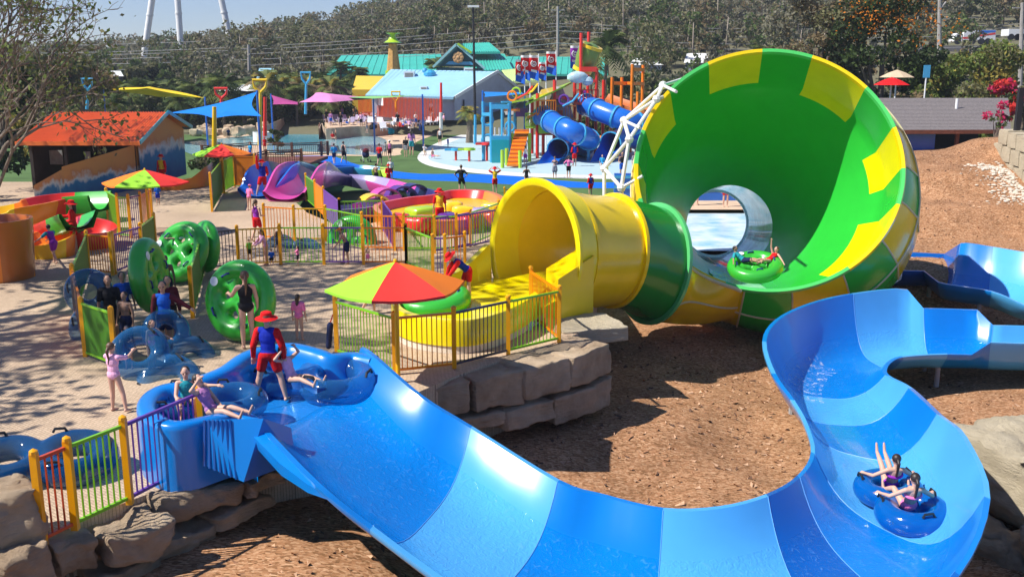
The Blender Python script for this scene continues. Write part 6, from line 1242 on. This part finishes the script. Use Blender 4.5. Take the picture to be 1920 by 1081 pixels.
# ---------------------------------------------------------------- flags
def flag(label, px, yt, yb, wpx, m1, Y=96, foot=200):
    top = A(px, yt, Y); bot = A(px, foot, Y); k = Y / FPX; W_, H_ = wpx * k, (yb - yt) * k; t = thing('feather_flag', label, 'flag', bot, group='swirl flags', world=True)
    mb = MB(); mb.tube([Vector((bot.x, Y, GZ)), top + Vector((0, 0, .15))], .06, 6); mb.build('pole', M_WHT, t)
    wv = lambda u, v: Vector((top.x - W_ * (1 - u), Y - .06 - .12 * math.sin(u * 5 + v * 3), top.z - H_ * v))
    n = 10; mb = MB(); G2 = [[wv(i / n, j / n * (.86 + .14 * i / n)) for i in range(n + 1)] for j in range(n + 1)]
    def mi(i, j): u, v = (j + .5) / n, (i + .5) / n; return 1 if v > .62 + .12 * (1 - u) else 2 if v > .55 + .12 * (1 - u) or v < .08 else 0
    mb.loft(G2, mi, wrap=False); mb.build('banner', [m1, CL['royal'], M_WHT], t, smooth=60)
    mb = MB(); sp = []
    for q in range(26): a = q * .42; r = .07 + .032 * q * .42 * .85; sp.append((.5 + r * math.cos(a), .32 + r * .62 * math.sin(a) * W_ / H_ * 1.6))
    mb.tube([wv(u, v) + Vector((0, -.05, 0)) for u, v in sp], .055, 5); mb.build('swirl_emblem', M_WHT, t)
for lab, px, yt, yb, wp, c in (('leftmost red and blue flag with a white swirl', 984, 112, 156, 17, 'red'), ('second red and blue swirl flag from the left, overlapped by the third', 994, 104, 150, 17, 'red'), ('third red and blue swirl flag, on the thick white pole', 1010, 104, 150, 17, 'red'), ('small swirl flag half hidden right of the thick white pole', 1024, 117, 150, 13, 'red'), ('red and blue swirl flag standing apart before the teal roof', 1043, 97, 140, 18, 'red'), ('dark purple swirl flag beside the lime bucket of the play tower', 1088, 86, 132, 18, 'purple')): flag(lab, px, yt, yb, wp, CL[c])
# ---------------------------------------------------------------- water play structure
def frame(label, cat_, posts, beams, m, Y, z0=GZ, r=.14, name='water_play_frame'):
    t = thing(name, label, cat_, A(posts[0][0], 300, Y), world=True)
    for px, yt, dy in posts: p = A(px, yt, Y + dy); mb = MB(); mb.tube([Vector((p.x, p.y, z0)), p], r, 8); mb.build('post', m, t)
    for a, b, w_ in beams: mb = MB(); mb.bar(A(*a), A(*b), w_, w_); mb.build('beam', m, t, smooth=None)
    return t
f1 = frame('sky blue water play frame with a deep teal tank on the splash pad', 'play frame', [(906, 190, 0), (921, 192, -1.5), (955, 194, -1.5), (966, 192, 4), (942, 190, 4)], [((906, 196, 80), (966, 196, 84), .3), ((921, 200, 78.5), (955, 200, 78.5), .35), ((906, 214, 80), (921, 214, 78.5), .25), ((921, 258, 78.5), (955, 258, 78.5), .3), ((942, 193, 84), (966, 193, 84), .3)], GM['sky'], 80)
mb = MB(); a, b = A(922, 262, 78.3), A(955, 296, 78.3); mb.box((a.x, 78.0, GZ), (b.x, 80.2, a.z)); mb.build('tank', GM['teal'], f1, smooth=None)
mb = MB()
for px in (928, 936, 944, 950): p = A(px, 258, 79); mb.tube([p, p + Vector((0, 0, .8))], .05, 5)
mb.build('spray_nozzles', M_WHT, f1); mb = MB(); c = A(914, 225, 80); mb.torus(c, .42, .12, 20, 8, axis=(0, 1, 0)); mb.torus(c + Vector((0, 0, -1.6)), .42, .12, 20, 8, axis=(0, 1, 0)); mb.build('water_wheel', GM['sky'], f1)
f2 = frame('orange climbing ramp with lime posts beside the teal tank', 'climbing ramp', [(942, 281, -2), (950, 278, 0), (975, 282, -2), (961, 250, 3), (993, 250, 3)], [], GM['lime'], 76, name='climbing_ramp')
mb = MB(); P = [A(950, 312, 74), A(974, 312, 74), A(992, 246, 80), A(965, 246, 80)]; quad(mb, P); [mb.bar(lerp(P[0], P[3], k / 9) + Vector((0, 0, .08)), lerp(P[1], P[2], k / 9) + Vector((0, 0, .08)), .15, .12) for k in range(10)]; mb.build('ramp', GM['orange'], f2, smooth=None)
ptw = frame('tall red and orange play tower with decks, lime bucket and yellow canopy', 'play tower', [(1008, 175, 0), (1019, 190, 4), (1040, 150, 0), (1078, 135, 2), (1090, 62, 2), (1104, 60, 5), (1119, 128, 2), (1060, 180, 6), (1132, 150, 6), (998, 190, 5)],
    [((1008, 214, 82), (1040, 214, 82), .5), ((1078, 190, 84), (1119, 190, 84), .5), ((1090, 130, 84), (1119, 130, 84), .4), ((1078, 152, 84), (1119, 152, 84), .25), ((1040, 182, 82), (1078, 186, 84), .25), ((1008, 250, 82), (1078, 250, 84), .3), ((1019, 230, 86), (1060, 228, 88), .3)], GM['red'], 82, name='play_tower')
for (px0, px1, y, Y0, Y1, c) in ((1006, 1042, 212, 81, 87, 'orange'), (1076, 1122, 192, 83, 89, 'red'), (1040, 1080, 222, 82, 88, 'brown'), (985, 1010, 236, 82, 87, 'lime')):
    a, b = A(px0, y, Y0), A(px1, y, Y0); mb = MB(); mb.box((a.x, Y0, a.z - .2), (b.x, Y1, a.z)); mb.build('deck', GM[c], ptw, smooth=None)
    mb = MB(); [mb.bar((lerp(a.x, b.x, k / 8), Y0, a.z), (lerp(a.x, b.x, k / 8), Y0, a.z + 1.0), .06, .06) for k in range(9)]; mb.bar((a.x, Y0, a.z + 1), (b.x, Y0, a.z + 1), .1, .1); mb.build('railing', GM[c], ptw, smooth=None)
c = A(1101, 106, 85); mb = MB(); mb.lathe([(.7, -1.2), (.95, -.2), (.95, .9), (.5, 1.1)], c, 12, axis=(.35, -.2, 1)); mb.build('tipping_bucket', [mat('olive bucket', (.16, .26, .04), .4, .05)], ptw, smooth=40); mb = MB(); mb.lathe([(1.02, .75), (1.02, 1.0)], c, 12, axis=(.35, -.2, 1)); mb.lathe([(.85, -1.3), (.85, -1.0)], c, 12, axis=(.35, -.2, 1)); mb.build('bucket_band', GM['yellow'], ptw, smooth=40)
for pts, c in (([(985, 195, 80), (1060, 160, 82), (1075, 152, 90), (1000, 178, 90)], 'lime'), ([(960, 190, 80), (1000, 182, 80), (1000, 186, 88), (965, 188, 88)], 'lime'), ([(1010, 178, 84), (1050, 168, 84), (1055, 160, 92), (1015, 168, 92)], 'yellow'), ([(945, 205, 82), (975, 204, 82), (975, 212, 86), (948, 212, 86)], 'orange')):
    mb = MB(); q = [A(*p) for p in pts]; quad(mb, q); quad(mb, [p - Vector((0, 0, .15)) for p in q][::-1]); [quad(mb, [q[i], q[(i + 1) % 4], q[(i + 1) % 4] - Vector((0, 0, .15)), q[i] - Vector((0, 0, .15))]) for i in range(4)]; mb.build('canopy', GM[c], ptw, smooth=None)
mb = MB(); c = A(1047, 208, 84); mb.lathe([(.3, 2.0), (1.1, .2), (1.3, -.6)], c, 12, cap=False); mb.build('rope_net', mat('lilac rope net', (.45, .38, .55), .8, .2, 12, alpha=.6), ptw); mb = MB(); c = A(1083, 145, 83); mb.ball(c, (.9, .5, .5), 10); mb.ball(c + Vector((.8, 0, -.3)), (.5, .4, .4), 8); mb.build('water_splash', mat('splash water', (.55, .75, .85), .2, .2, 3, alpha=.7), ptw)
RNG_ = random.Random(3)
mb_ = []
for k in range(26):
    px, py, Y = RNG_.uniform(948, 1075), RNG_.uniform(170, 245), RNG_.uniform(80, 88); p = A(px, py, Y); c = RNG_.choice(['red', 'yellow', 'lime', 'sky', 'purple', 'orange', 'teal']); mb = MB()
    if k % 3 == 0: mb.box((p.x - .5, Y, p.z - .35), (p.x + .5, Y + .12, p.z + .35))
    elif k % 3 == 1: mb.torus(p, .38, .09, 16, 6, axis=(0.3, 1, 0))
    else: mb.tube([p + Vector((-.8, 0, -.4)), p, p + Vector((.5, .3, .6))], .1, 6)
    mb.build(['play_panel', 'wheel', 'spray_pipe'][k % 3], GM[c], ptw, smooth=40)
def tubeslide(label, pts, r, mouth, m='blue'):
    t = thing('tube_slide', label, 'tube slide', pts[0], world=True); P = smoothpoly(pts, 8, closed=False); mb = MB(); mb.tube(P, r, 16, cap=False); mb.build('tube', GM[m], t, smooth=60); 
    for i in range(0, len(P), 6): mb = MB(); d = (P[min(i + 1, len(P) - 1)] - P[max(0, i - 1)]).normalized(); mb.lathe([(r, -.08), (r * 1.12, -.08), (r * 1.12, .08), (r, .08)], P[i], 16, axis=d, cap=False); mb.build('joint_ring', GM['sky'], t)
    e = P[-1]; M_ = smoothpoly([e] + mouth, 5, closed=False); rings = []
    for i, p in enumerate(M_):
        d = (M_[min(i + 1, len(M_) - 1)] - M_[max(0, i - 1)]); d.z = 0; d.normalize(); nr = Vector((d.y, -d.x, 0)); rings.append([p + nr * r * s + Vector((0, 0, -r * .9 + r * .9 * abs(s) ** 2.4)) for s in [-1 + k / 5 for k in range(11)]])
    mb = MB(); mb.loft(rings, wrap=False); mb.build('chute', GM[m], t, smooth=60)
    mb = MB(); q = P[len(P) // 2]; mb.tube([Vector((q.x, q.y, GZ)), q], .14, 8); mb.build('leg', GM['sky'], t); return t
tubeslide('blue enclosed tube slide in the middle of the play tower', [A(1018, 218, 82), A(1040, 232, 80), A(1075, 248, 78), A(1104, 262, 80), A(1090, 275, 84), A(1062, 270, 82), A(1046, 280, 79)], .82, [A(1030, 300, 77), A(1010, 318, 76)])
tubeslide('blue enclosed tube slide passing behind the white space frame', [A(1098, 196, 84), A(1130, 210, 82), A(1180, 228, 81), A(1225, 240, 83), A(1215, 262, 86), A(1175, 258, 84), A(1145, 268, 81)], .85, [A(1130, 296, 79), A(1118, 326, 77)])
frame('rust orange steel frame right of the play tower', 'steel frame', [(1148, 145, 0), (1166, 145, 4), (1186, 120, 0), (1206, 122, 4), (1196, 172, -3)], [((1148, 156, 88), (1206, 157, 92), .3), ((1186, 130, 88), (1206, 131, 92), .3), ((1166, 156, 92), (1186, 156, 88), .25)], GM['orange'], 88, name='steel_frame')
channel('brown red open slide with tan mats descending behind the white space frame', [A(1125, 190, 96), A(1165, 204, 94), A(1205, 216, 92), A(1260, 226, 90)], 1.2, .7, ['brown', 'brown'])
for lab, pts, c in (('orange stretched play mat lying under the tube slides', [(1095, 250), (1145, 252), (1160, 262), (1100, 262)], (.75, .25, .03)), ('blue mat on the green beyond the wave pool', [(616, 205), (658, 205), (655, 213), (612, 214)], (.01, .13, .6)), ('terracotta strip by the small palm', [(828, 233), (880, 231), (882, 236), (826, 239)], (.45, .09, .04)), ('blue strip by the small palm', [(832, 226), (885, 224), (885, 229), (832, 231)], (.01, .12, .5))):
    sheet('play_mat', GP(pts, GZ), GZ + .03, mat('mat ' + str(c), c, .9, .06), kind=None, label=lab, cat='play mat')
for lab, px, py, c1, c2, h in (('red mushroom seat nearest the teal tank', 913, 302, 'red', 'red', 1.3), ('lime topped seat beside the red seat', 880, 303, 'lime', 'red', .9), ('blue topped stool at the left of the splash pad', 855, 301, 'sky', 'red', .8)):
    t = thing('spray_stool', lab, 'spray stool', G(px, py, GZ)); mb = MB(); mb.tube([(0, 0, 0), (0, 0, h)], .1, 8); mb.build('stem', GM[c2], t); mb = MB(); mb.box((-.9, -.2, h), (.5, .2, h + .16)); mb.lathe([(.45, h), (.4, h + .2), (.02, h + .22)]); mb.build('top', GM[c1], t, smooth=30)
# ================================================================ vegetation
NR_ = np.random.default_rng(11)
def leafmat(n, c, var=.3):
    m = mat('leaf ' + n, c, .65, var, .7, spec=.2); nt = m.node_tree; N = nt.nodes; L = nt.links; b = N['Principled BSDF']; tr = N.new('ShaderNodeBsdfTranslucent'); mx = N.new('ShaderNodeMixShader'); mx.inputs['Fac'].default_value = .35
    L.new(b.inputs['Base Color'].links[0].from_socket, tr.inputs['Color']); L.new(b.outputs[0], mx.inputs[1]); L.new(tr.outputs[0], mx.inputs[2]); L.new(mx.outputs[0], N['Material Output'].inputs['Surface']); return m
LM = {n: leafmat(n, c) for n, c in {'dark': (.036, .058, .019), 'mid': (.09, .135, .034), 'lite': (.15, .20, .045), 'olive': (.18, .175, .08), 'grey': (.22, .205, .14), 'yel': (.34, .28, .06), 'bronze': (.21, .155, .08), 'org': (.62, .20, .015), 'mag': (.55, .03, .12), 'red': (.62, .05, .04), 'cream': (.50, .45, .33), 'palm': (.17, .21, .06), 'palmd': (.05, .08, .02)}.items()}
M_BARKT = mat('tree bark', (.16, .125, .095), .95, .3, 6); M_BARKP = mat('pale gum bark', (.30, .25, .20), .9, .25, 4)
def leaves(C, size, rg, flat=.0):
    n = len(C); d1 = rg.normal(size=(n, 3)); d1 /= np.linalg.norm(d1, axis=1, keepdims=True); d2 = rg.normal(size=(n, 3)); d2 -= (d2 * d1).sum(1, keepdims=True) * d1; d2 /= np.linalg.norm(d2, axis=1, keepdims=True)
    s = size * rg.uniform(.6, 1.4, size=(n, 1)); V = np.stack([C - d1 * s, C + d2 * s * .55, C + d1 * s, C - d2 * s * .55], 1).reshape(-1, 3); return V, np.arange(4 * n).reshape(-1, 4)
def blobs(rg, blist, n):
    w_ = np.array([b[3] * b[4] for b in blist]); k = rg.choice(len(blist), n, p=w_ / w_.sum()); B = np.array([b[:3] for b in blist])[k]; R_ = np.array([[b[3], b[3], b[4]] for b in blist])[k]
    d = rg.normal(size=(n, 3)); d /= np.linalg.norm(d, axis=1, keepdims=True); return B + d * R_ * rg.uniform(.35, 1.0, size=(n, 1)) ** .5, k
def crownblobs(rg, h, w, nb, low=.35):
    out = []
    for i in range(nb):
        a = rg.uniform(0, 6.28); t = rg.uniform(low, 1.0); rr = w * (1 - abs(t - .6) * 1.1) * rg.uniform(.2, 1.0) ** .6; r = w * rg.uniform(.22, .42); out.append((math.cos(a) * rr, math.sin(a) * rr, h * t * .92, r, r * rg.uniform(.55, .9)))
    return out
def tree(label, base, h, w, mats, nl=2200, ls=.3, nb=14, seed=1, trunk=None, low=.35, group=None, name='tree'):
    rg = np.random.default_rng(seed); t = thing(name, label, 'tree', base, 0, group); bl = crownblobs(rg, h, w, nb, low); C, k = blobs(rg, bl, nl); V, F = leaves(C, ls, rg); pick = rg.integers(0, len(mats), len(bl)); mi = pick[k]; flip = rg.random(nl) < .3; mi = np.where(flip, rg.integers(0, len(mats), nl), mi)
    npmesh('crown', V, F, [LM[m] for m in mats], mi, t)
    mb = MB(); mb.tube([(0, 0, -.3), (.1, 0, h * .25), (0, .1, h * .6)], [h * .03, h * .022, h * .012], 8)
    for b in bl[:7]: mb.tube([(0, 0, h * .22), (b[0] * .5, b[1] * .5, b[2] * .7), (b[0], b[1], b[2])], [h * .014, h * .009, h * .004], 6)
    mb.build('trunk', trunk or M_BARKT, t); return t
def palm(label, base, h, L=2.4, n=22, seed=1, mats=('palm', 'palmd'), group=None, droop=1.0, tr=.14, name='palm_tree'):
    rg = np.random.default_rng(seed); t = thing(name, label, 'palm', base, 0, group); Vs = []; Fs = []; Ms = []
    for i in range(n):
        a = i * 2.399 + rg.uniform(-.2, .2); el = rg.uniform(-.25, 1.25); ln = L * rg.uniform(.8, 1.1); d = np.array([math.cos(a), math.sin(a), 0]); s = np.array([-math.sin(a), math.cos(a), 0]); pts = []; m = rg.integers(0, len(mats))
        for k in range(13):
            u = k / 12; r = ln * u * math.cos(el) * (1 - .15 * u); z = ln * u * math.sin(el) - droop * ln * .55 * u * u; pts.append(np.array([0, 0, h]) + d * r + np.array([0, 0, z]))
        for k in range(1, 13):
            p = pts[k]; tg = pts[k] - pts[k - 1]; tg = tg / np.linalg.norm(tg); u = k / 12; ll = ln * .30 * (math.sin(math.pi * min(1, u * .9 + .12)) + .15)
            for sg in (-1, 1):
                q = p + s * sg * ll * .8 + tg * ll * .55 - np.array([0, 0, ll * .35 * rg.uniform(.6, 1.4)]); wv = tg * ln * .035
                b = len(Vs); Vs += [p - wv, p + wv, q + wv * .3, q - wv * .3]; Fs.append((b, b + 1, b + 2, b + 3)); Ms.append(m)
    npmesh('fronds', np.array(Vs), np.array(Fs), [LM[x] for x in mats], Ms, t)
    mb = MB(); mb.tube([(0, 0, -.3), (.08, 0, h * .5), (0, 0, h)], [tr * 1.3, tr, tr * .9], 8); mb.ball((0, 0, h - .1), (tr * 1.6, tr * 1.6, .35), 8); mb.build('trunk', M_BARKT, t); return t
# the wooded hill: a far mass that reads as one
def forest():
    rg = NR_; Cs = []; mi = []; tr = MB(); sz = []
    rows = 0
    for k in range(2500):
        Y = 135 + 275 * rg.random() ** .9; px = rg.uniform(-150, 2080); X = (px - 960) / FPX * Y * 1.0
        z = hill_z(X, Y)
        if px > 1600 and 150 < Y < 172: continue
        if 590 < px < 1160 and Y < 172: continue
        h = rg.uniform(6, 12.5) * (1 if Y > 180 else .75); w_ = h * rg.uniform(.24, .42); nl = int(150 * (1.9 if Y < 200 else 1)); bl = crownblobs(rg, h, w_, 8, .4); C, kk = blobs(rg, bl, nl); Cs.append(C + np.array([X, Y, z])); tint = rg.choice(5, p=[.10, .36, .12, .28, .14]); m = np.where(rg.random(nl) < .7, tint, rg.integers(0, 5, nl)); mi.append(m); sz.append(np.full((nl, 1), .13 + .0010 * Y))
        if rg.random() < .28: tr.tube([(X, Y, z - .5), (X + rg.uniform(-.5, .5), Y, z + h * .75)], [.17, .07], 4)
    for k in range(1500):
        Y = 122 + 240 * rg.random() ** 1.3; px = rg.uniform(-150, 2080); X = (px - 960) / FPX * Y
        if (px > 1560 and 146 < Y < 172) or (590 < px < 1160 and Y < 172): continue
        z = hill_z(X, Y); h = rg.uniform(1.6, 3.6); nl = 90; bl = crownblobs(rg, h, h * rg.uniform(.6, 1.1), 5, .15); C, kk = blobs(rg, bl, nl); Cs.append(C + np.array([X, Y, z])); tint = rg.choice(5, p=[.22, .34, .24, .10, .10]); mi.append(np.where(rg.random(nl) < .75, tint, rg.integers(0, 5, nl))); sz.append(np.full((nl, 1), .15 + .0010 * Y))
    C = np.concatenate(Cs); V, F = leaves(C, np.concatenate(sz), rg); npmesh('forest_foliage', V, F, [LM[x] for x in ('dark', 'olive', 'mid', 'grey', 'bronze')], np.concatenate(mi), kind='stuff', label='dry eucalypt wood covering the hillside behind the park')
    tr.build('forest_trunks', M_BARKP, kind='stuff', smooth=180)
forest()
def gz(px, Y, z=GZ): p = A(px, 300, Y); return Vector((p.x, Y, z if z is not None else hill_z(p.x, Y)))
# palms and trees behind the pools: prototypes, then copies
PG = 'palms behind the pools'
pp = palm('green palm standing alone behind the pale blue roof', gz(822, 155), 7.6, 3.6, 26, 3, group=None)
p1 = palm('bushy palm in the thicket behind the yellow sail', gz(250, 122), 4.6, 3.2, 24, 5, group=PG); p2_ = palm('yellowing palm in the thicket left of the yellow kiosk', gz(560, 128), 4.4, 3.0, 24, 8, mats=('yel', 'palm', 'bronze'), group=PG)
for i, px in enumerate([225, 272, 296, 322, 345, 368, 390, 408, 424, 440, 456, 470]): dup(p1, gz(px, 112 + (i * 7) % 26), rng.random() * 6, scale=rng.uniform(.75, 1.25))
for i, px in enumerate([508, 520, 532, 546, 560, 574, 588, 600, 612, 624, 636]): dup(p2_ if i % 3 != 1 else p1, gz(px, 120 + (i * 5) % 20), rng.random() * 6, label='yellowing palm in the thicket left of the yellow kiosk' if i % 3 != 1 else 'bushy palm in the thicket behind the yellow sail', scale=rng.uniform(.8, 1.3))
dup(pp, gz(645, 150), 2, 'tall palm above the thicket left of the lime hat tower', scale=.95); dup(pp, gz(676, 148), 3, 'dark palm just left of the lime hat tower', scale=.85); dup(pp, gz(800, 142), 1, 'small palm poking over the pale blue roof', scale=.68); dup(pp, gz(1133, 118), 4, 'tallest palm, behind the play tower', scale=1.28); dup(pp, gz(1106, 128), 5, 'palm half hidden left of the tallest palm', scale=.95); dup(pp, gz(1418, 130), 2, 'palm rising behind the top rim of the funnel', scale=1.15); dup(pp, gz(1012, 190), 2, 'palm behind the swirl flags', scale=.8)
palm('small stocky palm in front of the grey gable', gz(880, 100), 3.0, 1.9, 26, 9, mats=('palm', 'yel'), tr=.3)
TG = 'broad trees behind the palms'
t1 = tree('olive tree in the row behind the palms', gz(200, 140), 8.5, 4.2, ('olive', 'mid', 'dark'), 2600, .42, 16, 21, group=TG)
for i, px in enumerate([120, 160, 240, 285, 330, 380, 430, 500, 545, 600]): dup(t1, gz(px, 142 + (i * 11) % 30), rng.random() * 6, scale=rng.uniform(.7, 1.05))
HG = 'dark hedge shrubs under the palms'
h1 = tree('dense dark shrub under the palms', gz(180, 112), 4.0, 2.6, ('olive', 'mid', 'dark', 'palm'), 1700, .28, 12, 31, low=.1, group=HG, name='shrub')
for i, px in enumerate([140, 215, 250, 285, 320, 355, 390, 425, 460, 495, 530, 565, 600, 625, 640]): dup(h1, gz(px, (116 if px < 560 else 126) + (i * 3) % 8), rng.random() * 6, scale=rng.uniform(.8, 1.1))
tree('fresh green tree right of the tallest palm', gz(1160, 120), 6.6, 2.5, ('mid', 'lite', 'palm'), 2400, .3, 14, 41); tree('leafy green tree before the white roofed shed', gz(1262, 112), 6.0, 3.0, ('mid', 'lite', 'dark'), 2600, .3, 16, 42); tree('grey green tree beside the funnel rim', gz(1228, 128), 6.6, 2.8, ('olive', 'grey', 'mid'), 2000, .32, 14, 43); tree('yellow green tree above the funnel rim', gz(1350, 125), 8.0, 3.6, ('lite', 'yel', 'mid'), 2600, .34, 16, 44); tree('low shrub behind the rust orange frame', gz(1180, 104), 3.0, 3.2, ('mid', 'lite', 'dark'), 1600, .26, 12, 45, low=.1, name='shrub'); tree('shrub under the fresh green tree', gz(1120, 112), 3.5, 2.6, ('mid', 'lite', 'dark'), 1500, .28, 12, 47, low=.1, name='shrub')
tree('tall brown grey tree thinning towards its top, left of the flame tree', gz(1520, 78, -.5), 13.5, 4.4, ('grey', 'bronze', 'grey', 'olive'), 17000, .17, 34, 51, low=.25)
ft = tree('big dark tree dotted with orange blossom behind the funnel', gz(1640, 76, -.5), 13.0, 5.0, ('dark', 'mid', 'dark', 'palmd'), 16000, .17, 40, 52, low=.12)
bl = crownblobs(np.random.default_rng(53), 13.4, 5.2, 30, .5); C, k = blobs(np.random.default_rng(54), bl, 1500); C = C[C[:, 2] > 6.5]; V, F = leaves(C, .105, np.random.default_rng(5)); npmesh('blossom', V, F, [LM['org']], None, ft)
tree('round dense yellow green bush behind the shingle shed', gz(1816, 72, 0), 7.5, 3.7, ('lite', 'olive', 'yel', 'lite'), 12000, .15, 30, 61, low=.08, name='bush')
tree('tall dark green tree right of the flame tree', gz(1730, 92, 0), 7.5, 1.8, ('dark', 'mid'), 2600, .24, 14, 62, low=.1); tree('shrub mass below the flame tree', gz(1690, 70, 0), 4.2, 2.6, ('dark', 'mid', 'bronze'), 3000, .2, 16, 63, low=.1, name='shrub'); tree('dark shrub behind the trailer at the right edge', gz(1895, 150, 4), 5, 3.2, ('dark', 'mid'), 1600, .4, 12, 64, low=.1, name='shrub')
tree('red bougainvillea at the right end of the shingle shed', gz(1872, 68, .5), 4.9, 1.5, ('red', 'mag', 'red', 'mid'), 1500, .16, 14, 65, low=.55, name='bougainvillea'); tree('magenta bougainvillea sprays over the shingle roof edge', gz(1862, 57, 1.0), 3.4, .8, ('mag', 'mid'), 500, .11, 12, 66, low=.2, name='bougainvillea'); tree('pale cream blossom bush at the far right edge', gz(1912, 68, 1), 4.4, .9, ('cream', 'olive'), 600, .16, 10, 67, low=.5, name='bush')
for lab, px, py, Y, m in (('red cafe parasol under the flame tree', 1672, 152, 66, CL['red']), ('cream cafe parasol above the red one', 1682, 138, 68, CL['sand']), ('small blue banner beside the flame tree', 1738, 134, 66, GM['sky'])):
    c = A(px, py, Y); t = thing('cafe_parasol' if 'parasol' in lab else 'blue_banner', lab, 'parasol' if 'parasol' in lab else 'banner', (c.x, Y, 0), world=True); mb = MB()
    if 'parasol' in lab: mb.lathe([(1.2, -.25), (.6, .05), (.02, .25)], c, 8); mb.build('canopy', m, t, smooth=None)
    else: mb.box((c.x - .22, Y, c.z - .4), (c.x + .22, Y + .04, c.z + .4)); mb.build('cloth', m, t, smooth=None)
    mb = MB(); mb.tube([(c.x, Y + .05, -1), (c.x, Y + .05, c.z + .2)], .05, 6); mb.build('pole', M_WHT, t)
# climbing plant by the white tub, plants by the bridge
tree('climbing shrub hanging beside the white round tub', G(520, 285, GZ), 3.0, .75, ('olive', 'mid', 'dark'), 700, .13, 10, 71, low=.1, name='shrub'); tree('low planting below the far parasol', G(440, 322, -.9), 1.5, 1.3, ('dark', 'mid', 'olive'), 900, .14, 10, 72, low=.1, name='shrub'); tree('dark bush beside the hut gable', G(385, 325, -.6), 1.7, 1.3, ('dark', 'olive'), 800, .15, 10, 73, low=.1, name='shrub')
# the leaning bare-branched tree at the left, and its neighbour outside the picture
def branching(label, base, stems, seed, depth, leafn, leaf, r0=.28, lsz=.1, mats=('olive', 'mid', 'lite'), L0=3.4, upw=.25, clusters=5):
    rg = np.random.default_rng(seed); t = thing('bare_tree', label, 'tree', base); mb = MB(); tips = []
    def grow(p, d, ln, r, k):
        q = p + d * ln * .5 + Vector(rg.normal(size=3) * ln * .05); e = p + d * ln + Vector(rg.normal(size=3) * ln * .10); mb.tube([p, q, e], [r, r * .85, r * .68], 7 if r > .05 else 5)
        if k <= 1: tips.append(e); tips.append(q)
        if k == 0: return
        for _ in range(2 if rg.random() < .6 else 3):
            nd = (d + Vector(rg.normal(size=3) * .42) + Vector((0, 0, upw * .4))).normalized(); grow(e if rg.random() < .8 else q, nd, ln * rg.uniform(.66, .86), r * .66, k - 1)
    for d, ln, r in stems: grow(Vector((0, 0, -.2)), Vector(d).normalized(), ln, r, depth)
    mb.build('trunk', M_BARKP if leaf < 1 else M_BARKT, t, smooth=60)
    C = np.concatenate([np.array(p) + rg.normal(size=(clusters, 3)) * leaf * .35 for p in tips]); C = C[rg.random(len(C)) < leafn]; V, F = leaves(C, lsz, rg); npmesh('leaves', V, F, [LM[m] for m in mats], rg.integers(0, len(mats), len(C)), t); return t
branching('bare branched tree with sparse leaves leaning over the hut at the left edge', Vector((-24.6, 46.0, 0)), [((.16, -.05, 1), 3.6, .20), ((-.05, .1, 1), 3.8, .17), ((.34, .1, 1), 3.2, .16), ((-.25, 0, 1), 3.4, .15), ((.6, .0, .75), 2.6, .10)], 5, 6, .32, 1.1, lsz=.12, clusters=3)
tree('dark shade tree in the left edge thicket', gz(8, 62, 0), 6.0, 2.6, ('dark', 'palmd', 'dark'), 2600, .22, 16, 81, low=.05); tree('yellow flowering shrub behind the hut roof', gz(62, 66, 0), 3.6, 1.6, ('yel', 'olive', 'lite'), 1400, .16, 12, 82, low=.1, name='shrub'); tree('shaded rubbery shrub in front of the hut at the left edge', Vector((-25.5, 46.5, 0)), 1.2, 1.8, ('dark', 'palmd'), 1200, .16, 12, 83, low=.05, name='shrub'); tree('brown green tree behind the hut ridge', gz(165, 100, 0), 7.2, 3.6, ('olive', 'bronze', 'mid'), 3000, .28, 16, 84); tree('green tree behind the bare branched tree', gz(60, 96, 0), 8.2, 3.8, ('mid', 'olive', 'dark'), 3200, .28, 16, 85, low=.15); tree('loose tree at the far left edge', gz(-20, 80, 0), 9.0, 3.4, ('olive', 'mid'), 2600, .24, 14, 86, low=.2)
branching('large shade tree just outside the left edge, its dappled shadow on the pavers', Vector((-18.2, 19.0, 0)), [((.02, .0, 1), 6.0, .30), ((.06, .22, 1), 5.8, .24), ((.06, -.2, 1), 6.0, .22)], 12, 5, .9, 1.7, lsz=.16, clusters=13, upw=.0)

hz = MB(); hz.box((-760, -30, -9), (760, 640, 78)); hzo = hz.build('haze', bpy.data.materials.new('haze air'), kind='stuff', smooth=None); hm = hzo.data.materials[0]; hm.use_nodes = True; hN = hm.node_tree.nodes; hN.remove(hN['Principled BSDF']); pv = hN.new('ShaderNodeVolumePrincipled'); pv.inputs['Density'].default_value = .0004; pv.inputs['Color'].default_value = (.86, .92, 1, 1); pv.inputs['Anisotropy'].default_value = .3; hm.node_tree.links.new(pv.outputs[0], hN['Material Output'].inputs['Volume'])
